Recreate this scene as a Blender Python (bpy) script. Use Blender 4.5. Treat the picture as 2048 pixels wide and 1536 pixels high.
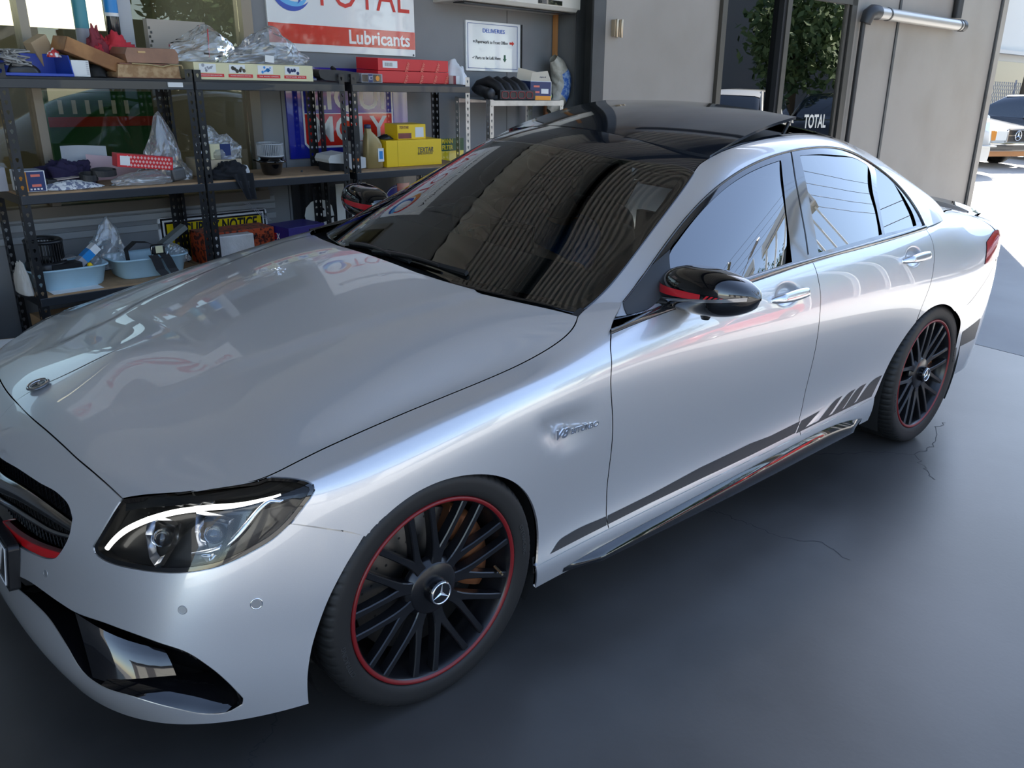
import bpy, bmesh, math, random
import numpy as np
from mathutils import Vector, Matrix
from mathutils.geometry import delaunay_2d_cdt
for o in list(bpy.data.objects): bpy.data.objects.remove(o)
scn=bpy.context.scene; COL=scn.collection
random.seed(7); rng=np.random.default_rng(7)
PI=math.pi
# ---------------------------------------------------------------- camera
CP=(1742.088,(-1.172,-2.4168,1.6128),.744,.356,.0499)
def cam_axes():
    f0,o,yaw,pit,rol=CP
    cy,sy,cp,sp=math.cos(yaw),math.sin(yaw),math.cos(pit),math.sin(pit)
    f=np.array([sy*cp,cy*cp,-sp]); r=np.array([cy,-sy,0]); u=np.cross(r,f); c,s=math.cos(rol),math.sin(rol)
    return c*r+s*u,-s*r+c*u,f
cr,cu,cf=cam_axes()
cd=bpy.data.cameras.new('camera'); cam=bpy.data.objects.new('camera',cd); COL.objects.link(cam)
cam.matrix_world=Matrix(((cr[0],cu[0],-cf[0],CP[1][0]),(cr[1],cu[1],-cf[1],CP[1][1]),(cr[2],cu[2],-cf[2],CP[1][2]),(0,0,0,1)))
cd.sensor_width=36; cd.lens=CP[0]/2048*36; cd.clip_start=.05; cd.clip_end=500
scn.camera=cam
# ---------------------------------------------------------------- sky, sun, exposure
SUN_AZ,SUN_EL=math.radians(31),math.radians(37)
world=bpy.data.worlds.new('sky'); scn.world=world; world.use_nodes=True
nt=world.node_tree; nt.nodes.clear()
sky=nt.nodes.new('ShaderNodeTexSky'); sky.sky_type='NISHITA'; sky.sun_disc=False
sky.sun_elevation=SUN_EL; sky.sun_rotation=PI/2-SUN_AZ; sky.air_density=1.0; sky.dust_density=.4; sky.ozone_density=2.0
bg=nt.nodes.new('ShaderNodeBackground'); bg.inputs['Strength'].default_value=.42
wo=nt.nodes.new('ShaderNodeOutputWorld'); hsv=nt.nodes.new('ShaderNodeHueSaturation'); hsv.inputs['Saturation'].default_value=.88; nt.links.new(sky.outputs[0],hsv.inputs['Color']); nt.links.new(hsv.outputs[0],bg.inputs[0]); nt.links.new(bg.outputs[0],wo.inputs[0])
sd=bpy.data.lights.new('sun','SUN'); sd.energy=20; sd.angle=math.radians(.6); sd.color=(1,.93,.82)
so=bpy.data.objects.new('sun',sd); COL.objects.link(so)
so.rotation_euler=Vector((math.cos(SUN_AZ)*math.cos(SUN_EL),math.sin(SUN_AZ)*math.cos(SUN_EL),math.sin(SUN_EL))).to_track_quat('Z','Y').to_euler()
so.location=(6,3,8)
scn.view_settings.view_transform='Standard'; scn.view_settings.look='None'; scn.view_settings.exposure=.3; scn.view_settings.gamma=1
scn.view_settings.use_curve_mapping=False
# ---------------------------------------------------------------- materials
MAT={}
def mat(name,col=(.5,.5,.5),rough=.5,metal=0,coat=0,coat_r=.03,ior=1.5,emis=None,es=1,noise=None,bump=None,spec=.5,alpha=1,trans=0,sheen=0,aniso=0):
    if name in MAT: return MAT[name]
    m=bpy.data.materials.new(name); m.use_nodes=True; MAT[name]=m
    n=m.node_tree.nodes; l=m.node_tree.links; b=n['Principled BSDF']
    b.inputs['Base Color'].default_value=(*col,1); b.inputs['Roughness'].default_value=rough; b.inputs['Metallic'].default_value=metal
    b.inputs['Coat Weight'].default_value=coat; b.inputs['Coat Roughness'].default_value=coat_r; b.inputs['IOR'].default_value=ior
    b.inputs['Specular IOR Level'].default_value=spec; b.inputs['Alpha'].default_value=alpha; b.inputs['Transmission Weight'].default_value=trans
    if emis: b.inputs['Emission Color'].default_value=(*emis,1); b.inputs['Emission Strength'].default_value=es
    tc=None
    if noise or bump:
        tc=n.new('ShaderNodeTexCoord')
    if noise:   # (scale, amount) or (scale, colour2, detail, lo, hi)
        t=n.new('ShaderNodeTexNoise'); t.inputs['Scale'].default_value=noise[0]; t.inputs['Detail'].default_value=noise[2] if len(noise)>2 else 6
        l.new(tc.outputs['Object'],t.inputs['Vector'])
        r=n.new('ShaderNodeValToRGB'); r.color_ramp.elements[0].color=(*col,1)
        c2=noise[1] if isinstance(noise[1],tuple) else tuple(c*(1-noise[1]) for c in col)
        r.color_ramp.elements[1].color=(*c2,1); r.color_ramp.elements[0].position=noise[3] if len(noise)>3 else .4; r.color_ramp.elements[1].position=noise[4] if len(noise)>4 else .7
        l.new(t.outputs['Fac'],r.inputs[0]); l.new(r.outputs[0],b.inputs['Base Color'])
    if bump:    # (scale, strength, distance)
        t=n.new('ShaderNodeTexNoise'); t.inputs['Scale'].default_value=bump[0]; t.inputs['Detail'].default_value=5
        l.new(tc.outputs['Object'],t.inputs['Vector'])
        q=n.new('ShaderNodeBump'); q.inputs['Strength'].default_value=bump[1]; q.inputs['Distance'].default_value=bump[2] if len(bump)>2 else .01
        l.new(t.outputs['Fac'],q.inputs['Height']); l.new(q.outputs[0],b.inputs['Normal'])
    return m
def glass(name,tint,ior=1.52,extra=0.0,rough=0,body=None):
    """a thin pane: clear tinted film plus mirror reflection by Fresnel, optionally over a milky body"""
    m=bpy.data.materials.new(name); m.use_nodes=True; MAT[name]=m; n=m.node_tree.nodes; l=m.node_tree.links; n.clear()
    o=n.new('ShaderNodeOutputMaterial'); t=n.new('ShaderNodeBsdfTransparent'); t.inputs[0].default_value=(*tint,1)
    g=n.new('ShaderNodeBsdfGlossy'); g.inputs['Roughness'].default_value=rough; g.inputs[0].default_value=(1,1,1,1)
    f=n.new('ShaderNodeFresnel'); f.inputs[0].default_value=ior
    a=n.new('ShaderNodeMath'); a.operation='MULTIPLY_ADD'; a.inputs[1].default_value=1.0; a.inputs[2].default_value=extra; a.use_clamp=True
    l.new(f.outputs[0],a.inputs[0]); x=n.new('ShaderNodeMixShader'); l.new(a.outputs[0],x.inputs[0])
    src=t.outputs[0]
    if body:
        d=n.new('ShaderNodeBsdfDiffuse'); d.inputs[0].default_value=(*body[0],1); y=n.new('ShaderNodeMixShader'); y.inputs[0].default_value=body[1]
        l.new(t.outputs[0],y.inputs[1]); l.new(d.outputs[0],y.inputs[2]); src=y.outputs[0]
    l.new(src,x.inputs[1]); l.new(g.outputs[0],x.inputs[2]); l.new(x.outputs[0],o.inputs[0]); return m
def paint():
    m=mat('silver_paint',(.56,.565,.575),.34,.62,coat=1,coat_r=.008,ior=1.5)
    m.node_tree.nodes['Principled BSDF'].inputs['Coat IOR'].default_value=1.75
    n=m.node_tree.nodes;l=m.node_tree.links;b=n['Principled BSDF']
    tc=n.new('ShaderNodeTexCoord'); v=n.new('ShaderNodeTexVoronoi'); v.inputs['Scale'].default_value=2200
    l.new(tc.outputs['Object'],v.inputs['Vector']); mx=n.new('ShaderNodeMix'); mx.data_type='RGBA'; mx.blend_type='MIX'
    mx.inputs['A'].default_value=(.60,.605,.615,1); mx.inputs['B'].default_value=(.70,.705,.715,1)
    l.new(v.outputs['Distance'],mx.inputs['Factor']); l.new(mx.outputs['Result'],b.inputs['Base Color']); return m
SILVER=paint()
BLACKGLOSS=mat('gloss_black',(.004,.004,.005),.06,0,coat=1,coat_r=.01)
BLACKSAT=mat('satin_black',(.012,.012,.013),.38)
BLACKMAT=mat('matt_black',(.01,.01,.01),.75)
RUBBER=mat('tyre_rubber',(.009,.009,.009),.6,bump=(180,.15,.001))
CHROME=mat('chrome',(.85,.86,.88),.06,1)
DCHROME=mat('dark_chrome',(.30,.31,.33),.16,1)
RIMBLK=mat('rim_satin_black',(.012,.012,.014),.28,.4,coat=.3,coat_r=.2)
REDPAINT=mat('red_paint',(.42,.012,.018),.3,coat=.6)
REDRING=mat('red_rim_edge',(.17,.007,.009),.35)
TRIM=mat('belt_trim',(.02,.021,.023),.12,.3,coat=1,coat_r=.05)
TRIM.node_tree.nodes['Principled BSDF'].inputs['Coat IOR'].default_value=1.9
# ---------------------------------------------------------------- frames and mesh builder
ORG={}
def link(o,parent=None,loc=(0,0,0)):
    COL.objects.link(o); loc=Vector(loc)
    if parent is not None: o.parent=parent; o.location=loc-ORG[parent.name]
    else: o.location=loc
    ORG[o.name]=loc; return o
def empty(name,loc=(0,0,0),label=None,cat=None,group=None,parent=None,kind=None):
    o=bpy.data.objects.new(name,None); o.empty_display_size=.05; link(o,parent,loc); return tag(o,label,cat,group,kind)
def tag(o,label=None,cat=None,group=None,kind=None):
    if label:o['label']=label
    if cat:o['category']=cat
    if group:o['group']=group
    if kind:o['kind']=kind
    return o
def nz(v): v=np.asarray(v,float); return v/max(np.linalg.norm(v),1e-12)
AZ=math.radians(5.0); EX=np.array([math.cos(AZ),math.sin(AZ),0]); EY=np.array([-math.sin(AZ),math.cos(AZ),0]); EU=np.array([-.0335,.0258,.9991])/.9991
GA=np.stack([EX,EY,EU],-1)      # garage frame: along the wall, into the wall, up
def G3(s,w,h): return GA@np.array([s,w,h],float)
class MB:
    def __init__(s): s.v=[];s.f=[];s.m=[];s.sm=[]
    def add(s,V,F,mi=0,sm=False):
        o=len(s.v); s.v+= [tuple(map(float,p)) for p in V]; s.f+=[tuple(int(i)+o for i in f) for f in F]; s.m+=[mi]*len(F); s.sm+=[sm]*len(F); return s
    def box(s,c,d,mi=0,R=None):
        h=np.array(d)/2; V=np.array([(x,y,z) for x in(-1,1) for y in(-1,1) for z in(-1,1)])*h
        if R is not None: V=V@np.array(R).T
        return s.add(V+np.array(c),[(0,1,3,2),(4,6,7,5),(0,4,5,1),(2,3,7,6),(0,2,6,4),(1,5,7,3)],mi)
    def span(s,a,b,mi=0): a=np.array(a,float);b=np.array(b,float); return s.box((a+b)/2,np.abs(b-a),mi)
    def prism(s,pts,o,ax,ay,t,mi=0,sm=False):
        """polygon (2d) placed at o with axes ax,ay, extruded by vector t"""
        o,ax,ay,t=[np.array(q,float) for q in(o,ax,ay,t)]; n=len(pts)
        A=[o+ax*p[0]+ay*p[1] for p in pts]; V=A+[a+t for a in A]
        F=[tuple(range(n))[::-1],tuple(range(n,2*n))]; s.add(V,F,mi,False)
        return s.add(V,[(i,(i+1)%n,(i+1)%n+n,i+n) for i in range(n)],mi,sm)
    def grid(s,P,mi=0,sm=True,cu=False,cv=False):
        P=np.array(P);a,b=P.shape[:2]; V=P.reshape(-1,3); F=[]
        for i in range(a if cu else a-1):
            for j in range(b if cv else b-1):
                i2=(i+1)%a;j2=(j+1)%b; F.append((i*b+j,i2*b+j,i2*b+j2,i*b+j2))
        return s.add(V,F,mi,sm)
    def tube(s,path,r,n=8,mi=0,cap=True):
        path=[np.array(p,float) for p in path]; R=r if hasattr(r,'__len__') else [r]*len(path); up=None; rings=[]
        for i,p in enumerate(path):
            d=nz(path[min(i+1,len(path)-1)]-path[max(i-1,0)])
            if up is None: up=nz(np.cross(d,[0,0,1] if abs(d[2])<.9 else [1,0,0]))
            up=nz(up-d*(up@d)); w=np.cross(d,up)
            rings.append([p+R[i]*(math.cos(a)*up+math.sin(a)*w) for a in np.linspace(0,2*PI,n,endpoint=False)])
        s.grid(rings,mi,True,cv=True)
        if cap:
            for rg,rev in((rings[0],True),(rings[-1],False)):
                s.add(rg,[tuple(range(n))[::-1] if rev else tuple(range(n))],mi)
        return s
    def ribbon(s,path,wd,t,mi=0):
        """flat strap: path points, width vector, thickness"""
        path=[np.array(p,float) for p in path]; wd=np.array(wd,float); rings=[]
        for i,p in enumerate(path):
            d=nz(path[min(i+1,len(path)-1)]-path[max(i-1,0)]); nn=nz(np.cross(d,wd))*t/2
            rings.append([p-wd/2-nn,p+wd/2-nn,p+wd/2+nn,p-wd/2+nn])
        s.grid(rings,mi,False,cv=True); n=4
        s.add(rings[0],[(3,2,1,0)],mi); return s.add(rings[-1],[(0,1,2,3)],mi)
    def lathe(s,prof,c,ax=(0,0,1),n=32,mi=0,sm=True,close=False,rot=0):
        """prof: (radius, offset along axis)"""
        c=np.array(c,float);ax=nz(ax);u=nz(np.cross(ax,[1,0,0] if abs(ax[0])<.9 else [0,1,0]));w=np.cross(ax,u)
        P=[[c+ax*z+r*(math.cos(a)*u+math.sin(a)*w) for (r,z) in prof] for a in np.linspace(0,2*PI,n,endpoint=False)+rot]
        return s.grid(P,mi,sm,cu=True,cv=close)
    def disc(s,c,ax,r,n=24,mi=0,t=0):
        c=np.array(c,float);ax=nz(ax);u=nz(np.cross(ax,[1,0,0] if abs(ax[0])<.9 else [0,1,0]));w=np.cross(ax,u)
        pts=[(r*math.cos(a),r*math.sin(a)) for a in np.linspace(0,2*PI,n,endpoint=False)]
        return s.prism(pts,c,u,w,ax*t if t else ax*1e-4,mi,True)
    def build(s,name,mats,parent=None,loc=None,frame=None,bevel=0,bseg=2,mesh_only=False,sub=0):
        V=np.array(s.v,float)
        if frame is not None: V=V@np.array(frame).T
        base=Vector((0,0,0)) if loc is None else Vector(loc)
        if loc is None and parent is not None: base=ORG[parent.name]; V=V-np.array(base)
        elif loc is None and not mesh_only:
            c=np.array([(V[:,0].min()+V[:,0].max())/2,(V[:,1].min()+V[:,1].max())/2,V[:,2].min()]); V=V-c; base=Vector(c)
        me=bpy.data.meshes.new(name); me.from_pydata(V.tolist(),[],s.f)
        mats=mats if isinstance(mats,(list,tuple)) else [mats]
        for q in mats: me.materials.append(q)
        me.polygons.foreach_set('material_index',s.m); me.polygons.foreach_set('use_smooth',s.sm)
        bm=bmesh.new(); bm.from_mesh(me); bmesh.ops.recalc_face_normals(bm,faces=bm.faces); bm.to_mesh(me); bm.free()
        if mesh_only: return me
        o=bpy.data.objects.new(name,me); link(o,parent,base)
        if bevel:
            md=o.modifiers.new('bevel','BEVEL'); md.width=bevel; md.segments=bseg; md.limit_method='ANGLE'; md.angle_limit=math.radians(40)
        if sub:
            md=o.modifiers.new('sub','SUBSURF'); md.levels=sub; md.render_levels=sub
        return o
_tx={}
def text_mb(txt,size,ext=.0006,bold=0,shear=0,align='CENTER',res=3,sx=1):
    """letters as vertices/faces in the XY plane (z = relief)"""
    k=(txt,size,ext,bold,shear,align,res,sx)
    if k in _tx: return _tx[k]
    c=bpy.data.curves.new('t','FONT'); c.body=txt; c.size=size; c.extrude=ext; c.offset=bold; c.shear=shear; c.align_x=align; c.align_y='CENTER'; c.resolution_u=res
    o=bpy.data.objects.new('t',c); COL.objects.link(o); bpy.context.view_layer.update()
    me=bpy.data.meshes.new_from_object(o.evaluated_get(bpy.context.evaluated_depsgraph_get()))
    V=np.array([tuple(v.co) for v in me.vertices]) if len(me.vertices) else np.zeros((0,3)); V=V.reshape(-1,3); V[:,0]*=sx
    F=[tuple(p.vertices) for p in me.polygons]
    bpy.data.objects.remove(o); bpy.data.curves.remove(c); bpy.data.meshes.remove(me); _tx[k]=(V,F); return V,F
def put_text(mb,txt,size,o,ax,ay,mi=0,wid=None,**kw):
    """stamp text at o with in-plane axes ax, ay; wid scales the line to a width"""
    V,F=text_mb(txt,size,**kw); o,ax,ay=np.array(o,float),nz(ax),nz(ay); n=np.cross(ax,ay)
    sx=1
    if wid and len(V): sx=wid/max(V[:,0].max()-V[:,0].min(),1e-6)
    return mb.add([o+ax*v[0]*sx+ay*v[1]+n*v[2] for v in V],F,mi)
import numpy as np
# ---------------------------------------------------------------- car body surfaces
class BSurf:
    """uniform bicubic B-spline surface through a net T[row v][col u] (half body, y>=0, mirrored phantoms at y=0)"""
    M=np.array([1.,-1.,1.])
    def __init__(s,T,top='mirror',bottom='ext',left='mirror',right='mirror',lu=.06,lv=.008,free=()):
        s.T=np.array(T,float); s.o=(bottom,top,left,right); nv,nu=s.T.shape[:2]; s.nv,s.nu=nv,nu
        def E(n,lo,hi,sg):
            M=np.zeros((n+2,n)); M[1:-1]=np.eye(n)
            for r,mode,i0,i1 in((0,lo,0,1),(n+1,hi,n-1,n-2)):
                if mode=='mirror': M[r,i1]=sg
                else: M[r,i0]=2;M[r,i1]=-1
            return M
        def K(n):
            M=np.zeros((n,n+2))
            for i in range(n): M[i,i:i+3]=(1/6,4/6,1/6)
            return M
        def D(n,k=3): return np.diff(np.eye(n),k,axis=0)
        C=np.zeros((nv,nu,3)); W=np.ones((nv,nu))
        for (j,i) in free: W[j,i]=.01
        for c,sg in((0,1),(1,-1),(2,1)):
            Eu=E(nu,left,right,sg);Ev=E(nv,bottom,top,sg)
            A=np.kron(K(nv)@Ev,K(nu)@Eu); w=W.ravel()[:,None]
            P1=np.kron(K(nv)@Ev,D(nu+2)@Eu); P2=np.kron(D(nv+2)@Ev,K(nu)@Eu)
            H=A.T@(A*w)+lu*P1.T@P1+lv*P2.T@P2+1e-9*np.eye(nv*nu)
            C[...,c]=np.linalg.solve(H,A.T@(w[:,0]*s.T[...,c].ravel())).reshape(nv,nu)
        s.C=s.pad(C)
    def pad(s,C):
        b,t,l,r=s.o
        ext=lambda a,c:2*a-c
        L=(C[:,1:2]*s.M) if l=='mirror' else ext(C[:,:1],C[:,1:2])
        R=(C[:,-2:-1]*s.M) if r=='mirror' else ext(C[:,-1:],C[:,-2:-1])
        C=np.concatenate([L,C,R],1)
        B=(C[1:2]*s.M) if b=='mirror' else ext(C[:1],C[1:2])
        T=(C[-2:-1]*s.M) if t=='mirror' else ext(C[-1:],C[-2:-1])
        return np.concatenate([B,C,T],0)
    def knots(s):
        C=s.C; A=(C[:-2]+4*C[1:-1]+C[2:])/6; return (A[:,:-2]+4*A[:,1:-1]+A[:,2:])/6
    @staticmethod
    def bas(t,n):
        t=np.clip(t,0,n-1); i=np.minimum(t.astype(int),n-2); f=t-i
        w=np.stack([(1-f)**3,3*f**3-6*f**2+4,-3*f**3+3*f**2+3*f+1,f**3],-1)/6
        d=np.stack([-(1-f)**2,3*f**2-4*f,-3*f**2+2*f+1,f**2],-1)/2
        return i,w,d
    def ev(s,u,v,der=False):
        u=np.atleast_1d(np.asarray(u,float));v=np.atleast_1d(np.asarray(v,float))
        i,wu,du=s.bas(u,s.nu);j,wv,dv=s.bas(v,s.nv)
        P=np.zeros(u.shape+(3,));Pu=P.copy();Pv=P.copy()
        for a in range(4):
            for b in range(4):
                c=s.C[j+a,i+b]
                P+=c*(wv[...,a]*wu[...,b])[...,None]
                if der:
                    Pu+=c*(wv[...,a]*du[...,b])[...,None];Pv+=c*(dv[...,a]*wu[...,b])[...,None]
        return (P,Pu,Pv) if der else P
    def nrm(s,u,v):
        u=np.atleast_1d(np.asarray(u,float));v=np.atleast_1d(np.asarray(v,float))
        P,Pu,Pv=s.ev(u,v,True); n=np.cross(Pu,Pv); l=np.linalg.norm(n,axis=-1,keepdims=True)
        bad=(l[...,0]<1e-4)
        if bad.any():
            u2=np.clip(u+np.where(u<1,.05,-.05),0,s.nu-1);v2=np.clip(v-.05,0,s.nv-1)
            P2,a,b=s.ev(u2,v2,True); n2=np.cross(a,b); n=np.where(bad[...,None],n2,n); l=np.linalg.norm(n,axis=-1,keepdims=True)
        return n/np.maximum(l,1e-9)
def spl(x,xs,ys):
    """natural cubic spline"""
    xs=np.array(xs,float);ys=np.array(ys,float);n=len(xs);h=np.diff(xs)
    A=np.eye(n);b=np.zeros(n)
    for i in range(1,n-1):
        A[i,i-1]=h[i-1];A[i,i]=2*(h[i-1]+h[i]);A[i,i+1]=h[i]
        b[i]=6*((ys[i+1]-ys[i])/h[i]-(ys[i]-ys[i-1])/h[i-1])
    m=np.linalg.solve(A,b);x=np.asarray(x,float);i=np.clip(np.searchsorted(xs,x)-1,0,n-2);t=x-xs[i];hh=h[i]
    return ys[i]+t*((ys[i+1]-ys[i])/hh-hh*(2*m[i]+m[i+1])/6)+m[i]*t**2/2+(m[i+1]-m[i])*t**3/(6*hh)
def pch(x,pts):
    """monotone-ish (pchip) interpolation, flat outside"""
    xs=np.array([p[0] for p in pts],float);ys=np.array([p[1] for p in pts],float);h=np.diff(xs);d=np.diff(ys)/h
    m=np.zeros(len(xs));m[0]=d[0];m[-1]=d[-1]
    for i in range(1,len(xs)-1):
        m[i]=0 if d[i-1]*d[i]<=0 else (h[i-1]+h[i])*3/((2*h[i]+h[i-1])/d[i-1]+(h[i]+2*h[i-1])/d[i])
    x=np.clip(x,xs[0],xs[-1]);i=np.clip(np.searchsorted(xs,x)-1,0,len(xs)-2);t=(x-xs[i])/h[i]
    return (2*t**3-3*t**2+1)*ys[i]+(t**3-2*t**2+t)*h[i]*m[i]+(-2*t**3+3*t**2)*ys[i+1]+(t**3-t**2)*h[i]*m[i+1]
# nose columns y; side columns x
SX=[-.26,-.08,.14,.38,.62,.95,1.3,1.65,2.0,2.3,2.58,2.84,3.08,3.3]
def row(nose,yk,zk,tail):
    """nose: 7 points (x,y,z) centre->corner ; yk,zk: knots in x ; tail: 4 points corner->centre"""
    side=[(x,float(pch(x,yk)),float(pch(x,zk))) for x in SX]
    return nose+side+tail
def nose(z,xs,ys=(0,.2,.4,.56,.69,.79,.86)):
    return [(x,y,zz) for x,y,zz in zip(xs,ys,z)]
def tail(z,xs,ys=(.84,.72,.45,.0)):
    return [(x,y,zz) for x,y,zz in zip(xs,ys,z)]
R=[]
# r0 bottom edge
R.append(row(nose([.165,.165,.165,.165,.165,.165,.168],[-.80,-.797,-.787,-.765,-.70,-.61,-.50]),
  [(-.5,.86),(-.26,.93),(.14,.915),(.38,.897),(1.3,.897),(2.3,.885),(2.84,.875),(3.3,.85)],[(-.5,.160),(-.26,.17),(.38,.19),(1.3,.205),(2.3,.225),(2.84,.23),(3.3,.24)],
  tail([.25,.26,.27,.27],[3.48,3.62,3.72,3.74])))
# r1
R.append(row(nose([.235,.235,.235,.235,.235,.235,.235],[-.835,-.832,-.82,-.79,-.725,-.63,-.515]),
  [(-.5,.868),(-.26,.93),(.14,.925),(.38,.905),(1.3,.908),(2.3,.90),(2.84,.89),(3.3,.868)],[(-.5,.235),(-.26,.24),(.38,.243),(1.3,.262),(2.3,.285),(2.84,.30),(3.3,.31)],
  tail([.32,.33,.34,.34],[3.51,3.65,3.75,3.77])))
# r2 skirt crease
R.append(row(nose([.31]*7,[-.832,-.83,-.815,-.78,-.715,-.622,-.512]),
  [(-.5,.868),(-.26,.925),(.14,.92),(.38,.905),(1.3,.908),(2.3,.90),(2.84,.893),(3.3,.875)],[(-.5,.31),(-.26,.305),(.38,.276),(1.3,.308),(2.3,.347),(2.84,.36),(3.3,.39)],
  tail([.40,.41,.42,.42],[3.53,3.67,3.77,3.79])))
# r3 z~.38
R.append(row(nose([.39,.39,.39,.39,.39,.385,.375],[-.822,-.82,-.802,-.762,-.70,-.61,-.50]),
  [(-.5,.868),(-.26,.918),(.14,.918),(.38,.888),(.62,.886),(1.3,.888),(2.0,.884),(2.3,.89),(2.84,.898),(3.3,.88)],[(-.5,.375),(-.26,.365),(.38,.34),(1.3,.365),(2.3,.42),(2.84,.44),(3.3,.48)],
  tail([.48,.49,.50,.50],[3.55,3.69,3.785,3.80])))
# r4 z~.48
R.append(row(nose([.475,.475,.475,.472,.467,.46,.452],[-.815,-.81,-.785,-.738,-.675,-.59,-.49]),
  [(-.5,.863),(-.26,.912),(.14,.918),(.38,.892),(.62,.888),(1.3,.890),(2.0,.888),(2.3,.893),(2.84,.902),(3.3,.882)],[(-.5,.452),(-.26,.445),(.38,.44),(1.3,.465),(2.3,.51),(2.84,.53),(3.3,.57)],
  tail([.58,.59,.60,.60],[3.56,3.70,3.795,3.81])))
# r5 z~.57
R.append(row(nose([.55,.55,.55,.548,.543,.537,.532],[-.805,-.798,-.765,-.712,-.645,-.56,-.465]),
  [(-.5,.855),(-.26,.898),(.14,.918),(.38,.905),(.62,.90),(1.3,.903),(2.0,.902),(2.3,.904),(2.84,.908),(3.3,.885)],[(-.5,.532),(-.26,.53),(.38,.56),(1.3,.58),(2.3,.61),(2.84,.63),(3.3,.66)],
  tail([.67,.68,.69,.69],[3.56,3.70,3.80,3.815])))
# r6 z~.68
R.append(row(nose([.62,.62,.617,.612,.606,.602,.602],[-.785,-.775,-.738,-.682,-.612,-.53,-.432]),
  [(-.5,.845),(-.26,.882),(.14,.918),(.38,.915),(.62,.912),(1.3,.914),(2.0,.914),(2.3,.915),(2.84,.912),(3.3,.882)],[(-.5,.602),(-.26,.615),(-.08,.64),(.14,.66),(.38,.675),(1.3,.69),(2.3,.71),(2.84,.72),(3.3,.74)],
  tail([.75,.76,.77,.77],[3.55,3.70,3.80,3.815])))
# r7 just under crease z~.77
R.append(row(nose([.672,.671,.666,.658,.652,.652,.657],[-.752,-.742,-.707,-.652,-.58,-.498,-.40]),
  [(-.5,.83),(-.26,.868),(-.08,.895),(.14,.915),(.38,.918),(.62,.917),(1.3,.918),(2.0,.918),(2.3,.918),(2.84,.91),(3.3,.873)],[(-.5,.657),(-.26,.685),(-.08,.72),(.14,.755),(.38,.768),(1.3,.778),(2.3,.783),(2.84,.80),(3.3,.815)],
  tail([.83,.84,.84,.84],[3.53,3.69,3.79,3.805])))
# r8 above the crease z~.845
R.append(row(nose([.700,.699,.692,.678,.672,.677,.687],[-.722,-.712,-.678,-.628,-.553,-.470,-.38]),
  [(-.5,.80),(-.26,.838),(-.08,.862),(.14,.882),(.38,.902),(.62,.906),(1.3,.908),(2.0,.908),(2.3,.905),(2.84,.89),(3.3,.85)],[(-.5,.687),(-.26,.722),(-.08,.762),(.14,.803),(.38,.83),(.62,.838),(1.3,.848),(2.3,.858),(2.84,.875),(3.3,.89)],
  tail([.90,.91,.91,.91],[3.50,3.67,3.78,3.80])))
# r9 : hood edge / below belt
R.append(row(nose([.716,.714,.705,.687,.685,.695,.705],[-.705,-.695,-.66,-.607,-.53,-.452,-.37]),
  [(-.5,.76),(-.26,.79),(-.08,.805),(.14,.825),(.38,.85),(.62,.878),(1.3,.885),(2.0,.885),(2.3,.88),(2.84,.855),(3.3,.80)],[(-.5,.705),(-.26,.737),(-.08,.772),(.14,.810),(.38,.845),(.62,.885),(1.3,.91),(2.3,.935),(2.84,.955),(3.3,.965)],
  tail([.965,.965,.965,.965],[3.46,3.64,3.75,3.775])))
# r10 : hood side / belt
R.append(row(nose([.728,.726,.715,.697,.698,.712,.722],[-.68,-.67,-.635,-.582,-.505,-.43,-.36],(0,.2,.39,.54,.65,.72,.75)),
  [(-.5,.70),(-.26,.745),(-.08,.755),(.14,.765),(.38,.785),(.62,.815),(.95,.838),(1.3,.852),(2.0,.85),(2.3,.842),(2.84,.80),(3.3,.72)],[(-.5,.722),(-.26,.752),(-.08,.783),(.14,.822),(.38,.862),(.62,.912),(.95,.945),(1.3,.965),(2.3,1.01),(2.84,1.03),(3.3,1.01)],
  tail([1.0,.99,.985,.985],[3.44,3.61,3.71,3.73],(.68,.55,.35,0))))
# r11 hood y ~.66
R.append(row(nose([.74,.737,.728,.712,.718,.738,.757],[-.655,-.645,-.61,-.555,-.475,-.40,-.33],(0,.19,.36,.50,.59,.64,.66)),
  [(-.5,.60),(-.26,.665),(.38,.685),(.95,.76),(2.0,.77),(2.84,.70),(3.3,.60)],[(-.5,.75),(-.26,.785),(-.08,.822),(.14,.865),(.38,.905),(.62,.94),(.95,.96),(1.3,.98),(2.3,1.03),(2.84,1.05),(3.3,1.03)],
  tail([1.02,1.0,.99,.99],[3.42,3.57,3.67,3.69],(.57,.46,.3,0))))
# r12 hood y ~.54
R.append(row(nose([.752,.749,.742,.735,.748,.771,.792],[-.62,-.61,-.575,-.52,-.44,-.365,-.295],(0,.17,.32,.43,.50,.535,.545)),
  [(-.5,.5),(-.26,.548),(.38,.575),(.95,.66),(2.0,.66),(2.84,.58),(3.3,.50)],[(-.3,.79),(-.26,.806),(-.08,.852),(.14,.900),(.38,.942),(.62,.96),(.95,.97),(1.3,.98),(2.3,1.03),(2.84,1.06),(3.3,1.04)],
  tail([1.03,1.01,.99,.99],[3.40,3.54,3.62,3.64],(.48,.39,.25,0))))
# r13 y~.38
R.append(row(nose([.765,.763,.758,.757,.775,.796,.815],[-.57,-.56,-.53,-.475,-.40,-.33,-.27],(0,.14,.26,.33,.365,.38,.385)),
  [(-.5,.38),(-.26,.388),(.38,.41),(.95,.48),(2.0,.48),(2.84,.42),(3.3,.36)],[(-.3,.81),(-.26,.822),(-.08,.868),(.14,.914),(.38,.954),(.62,.97),(.95,.98),(1.3,.98),(2.3,1.03),(2.84,1.06),(3.3,1.05)],
  tail([1.035,1.01,.99,.99],[3.39,3.5,3.57,3.59],(.34,.27,.17,0))))
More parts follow.
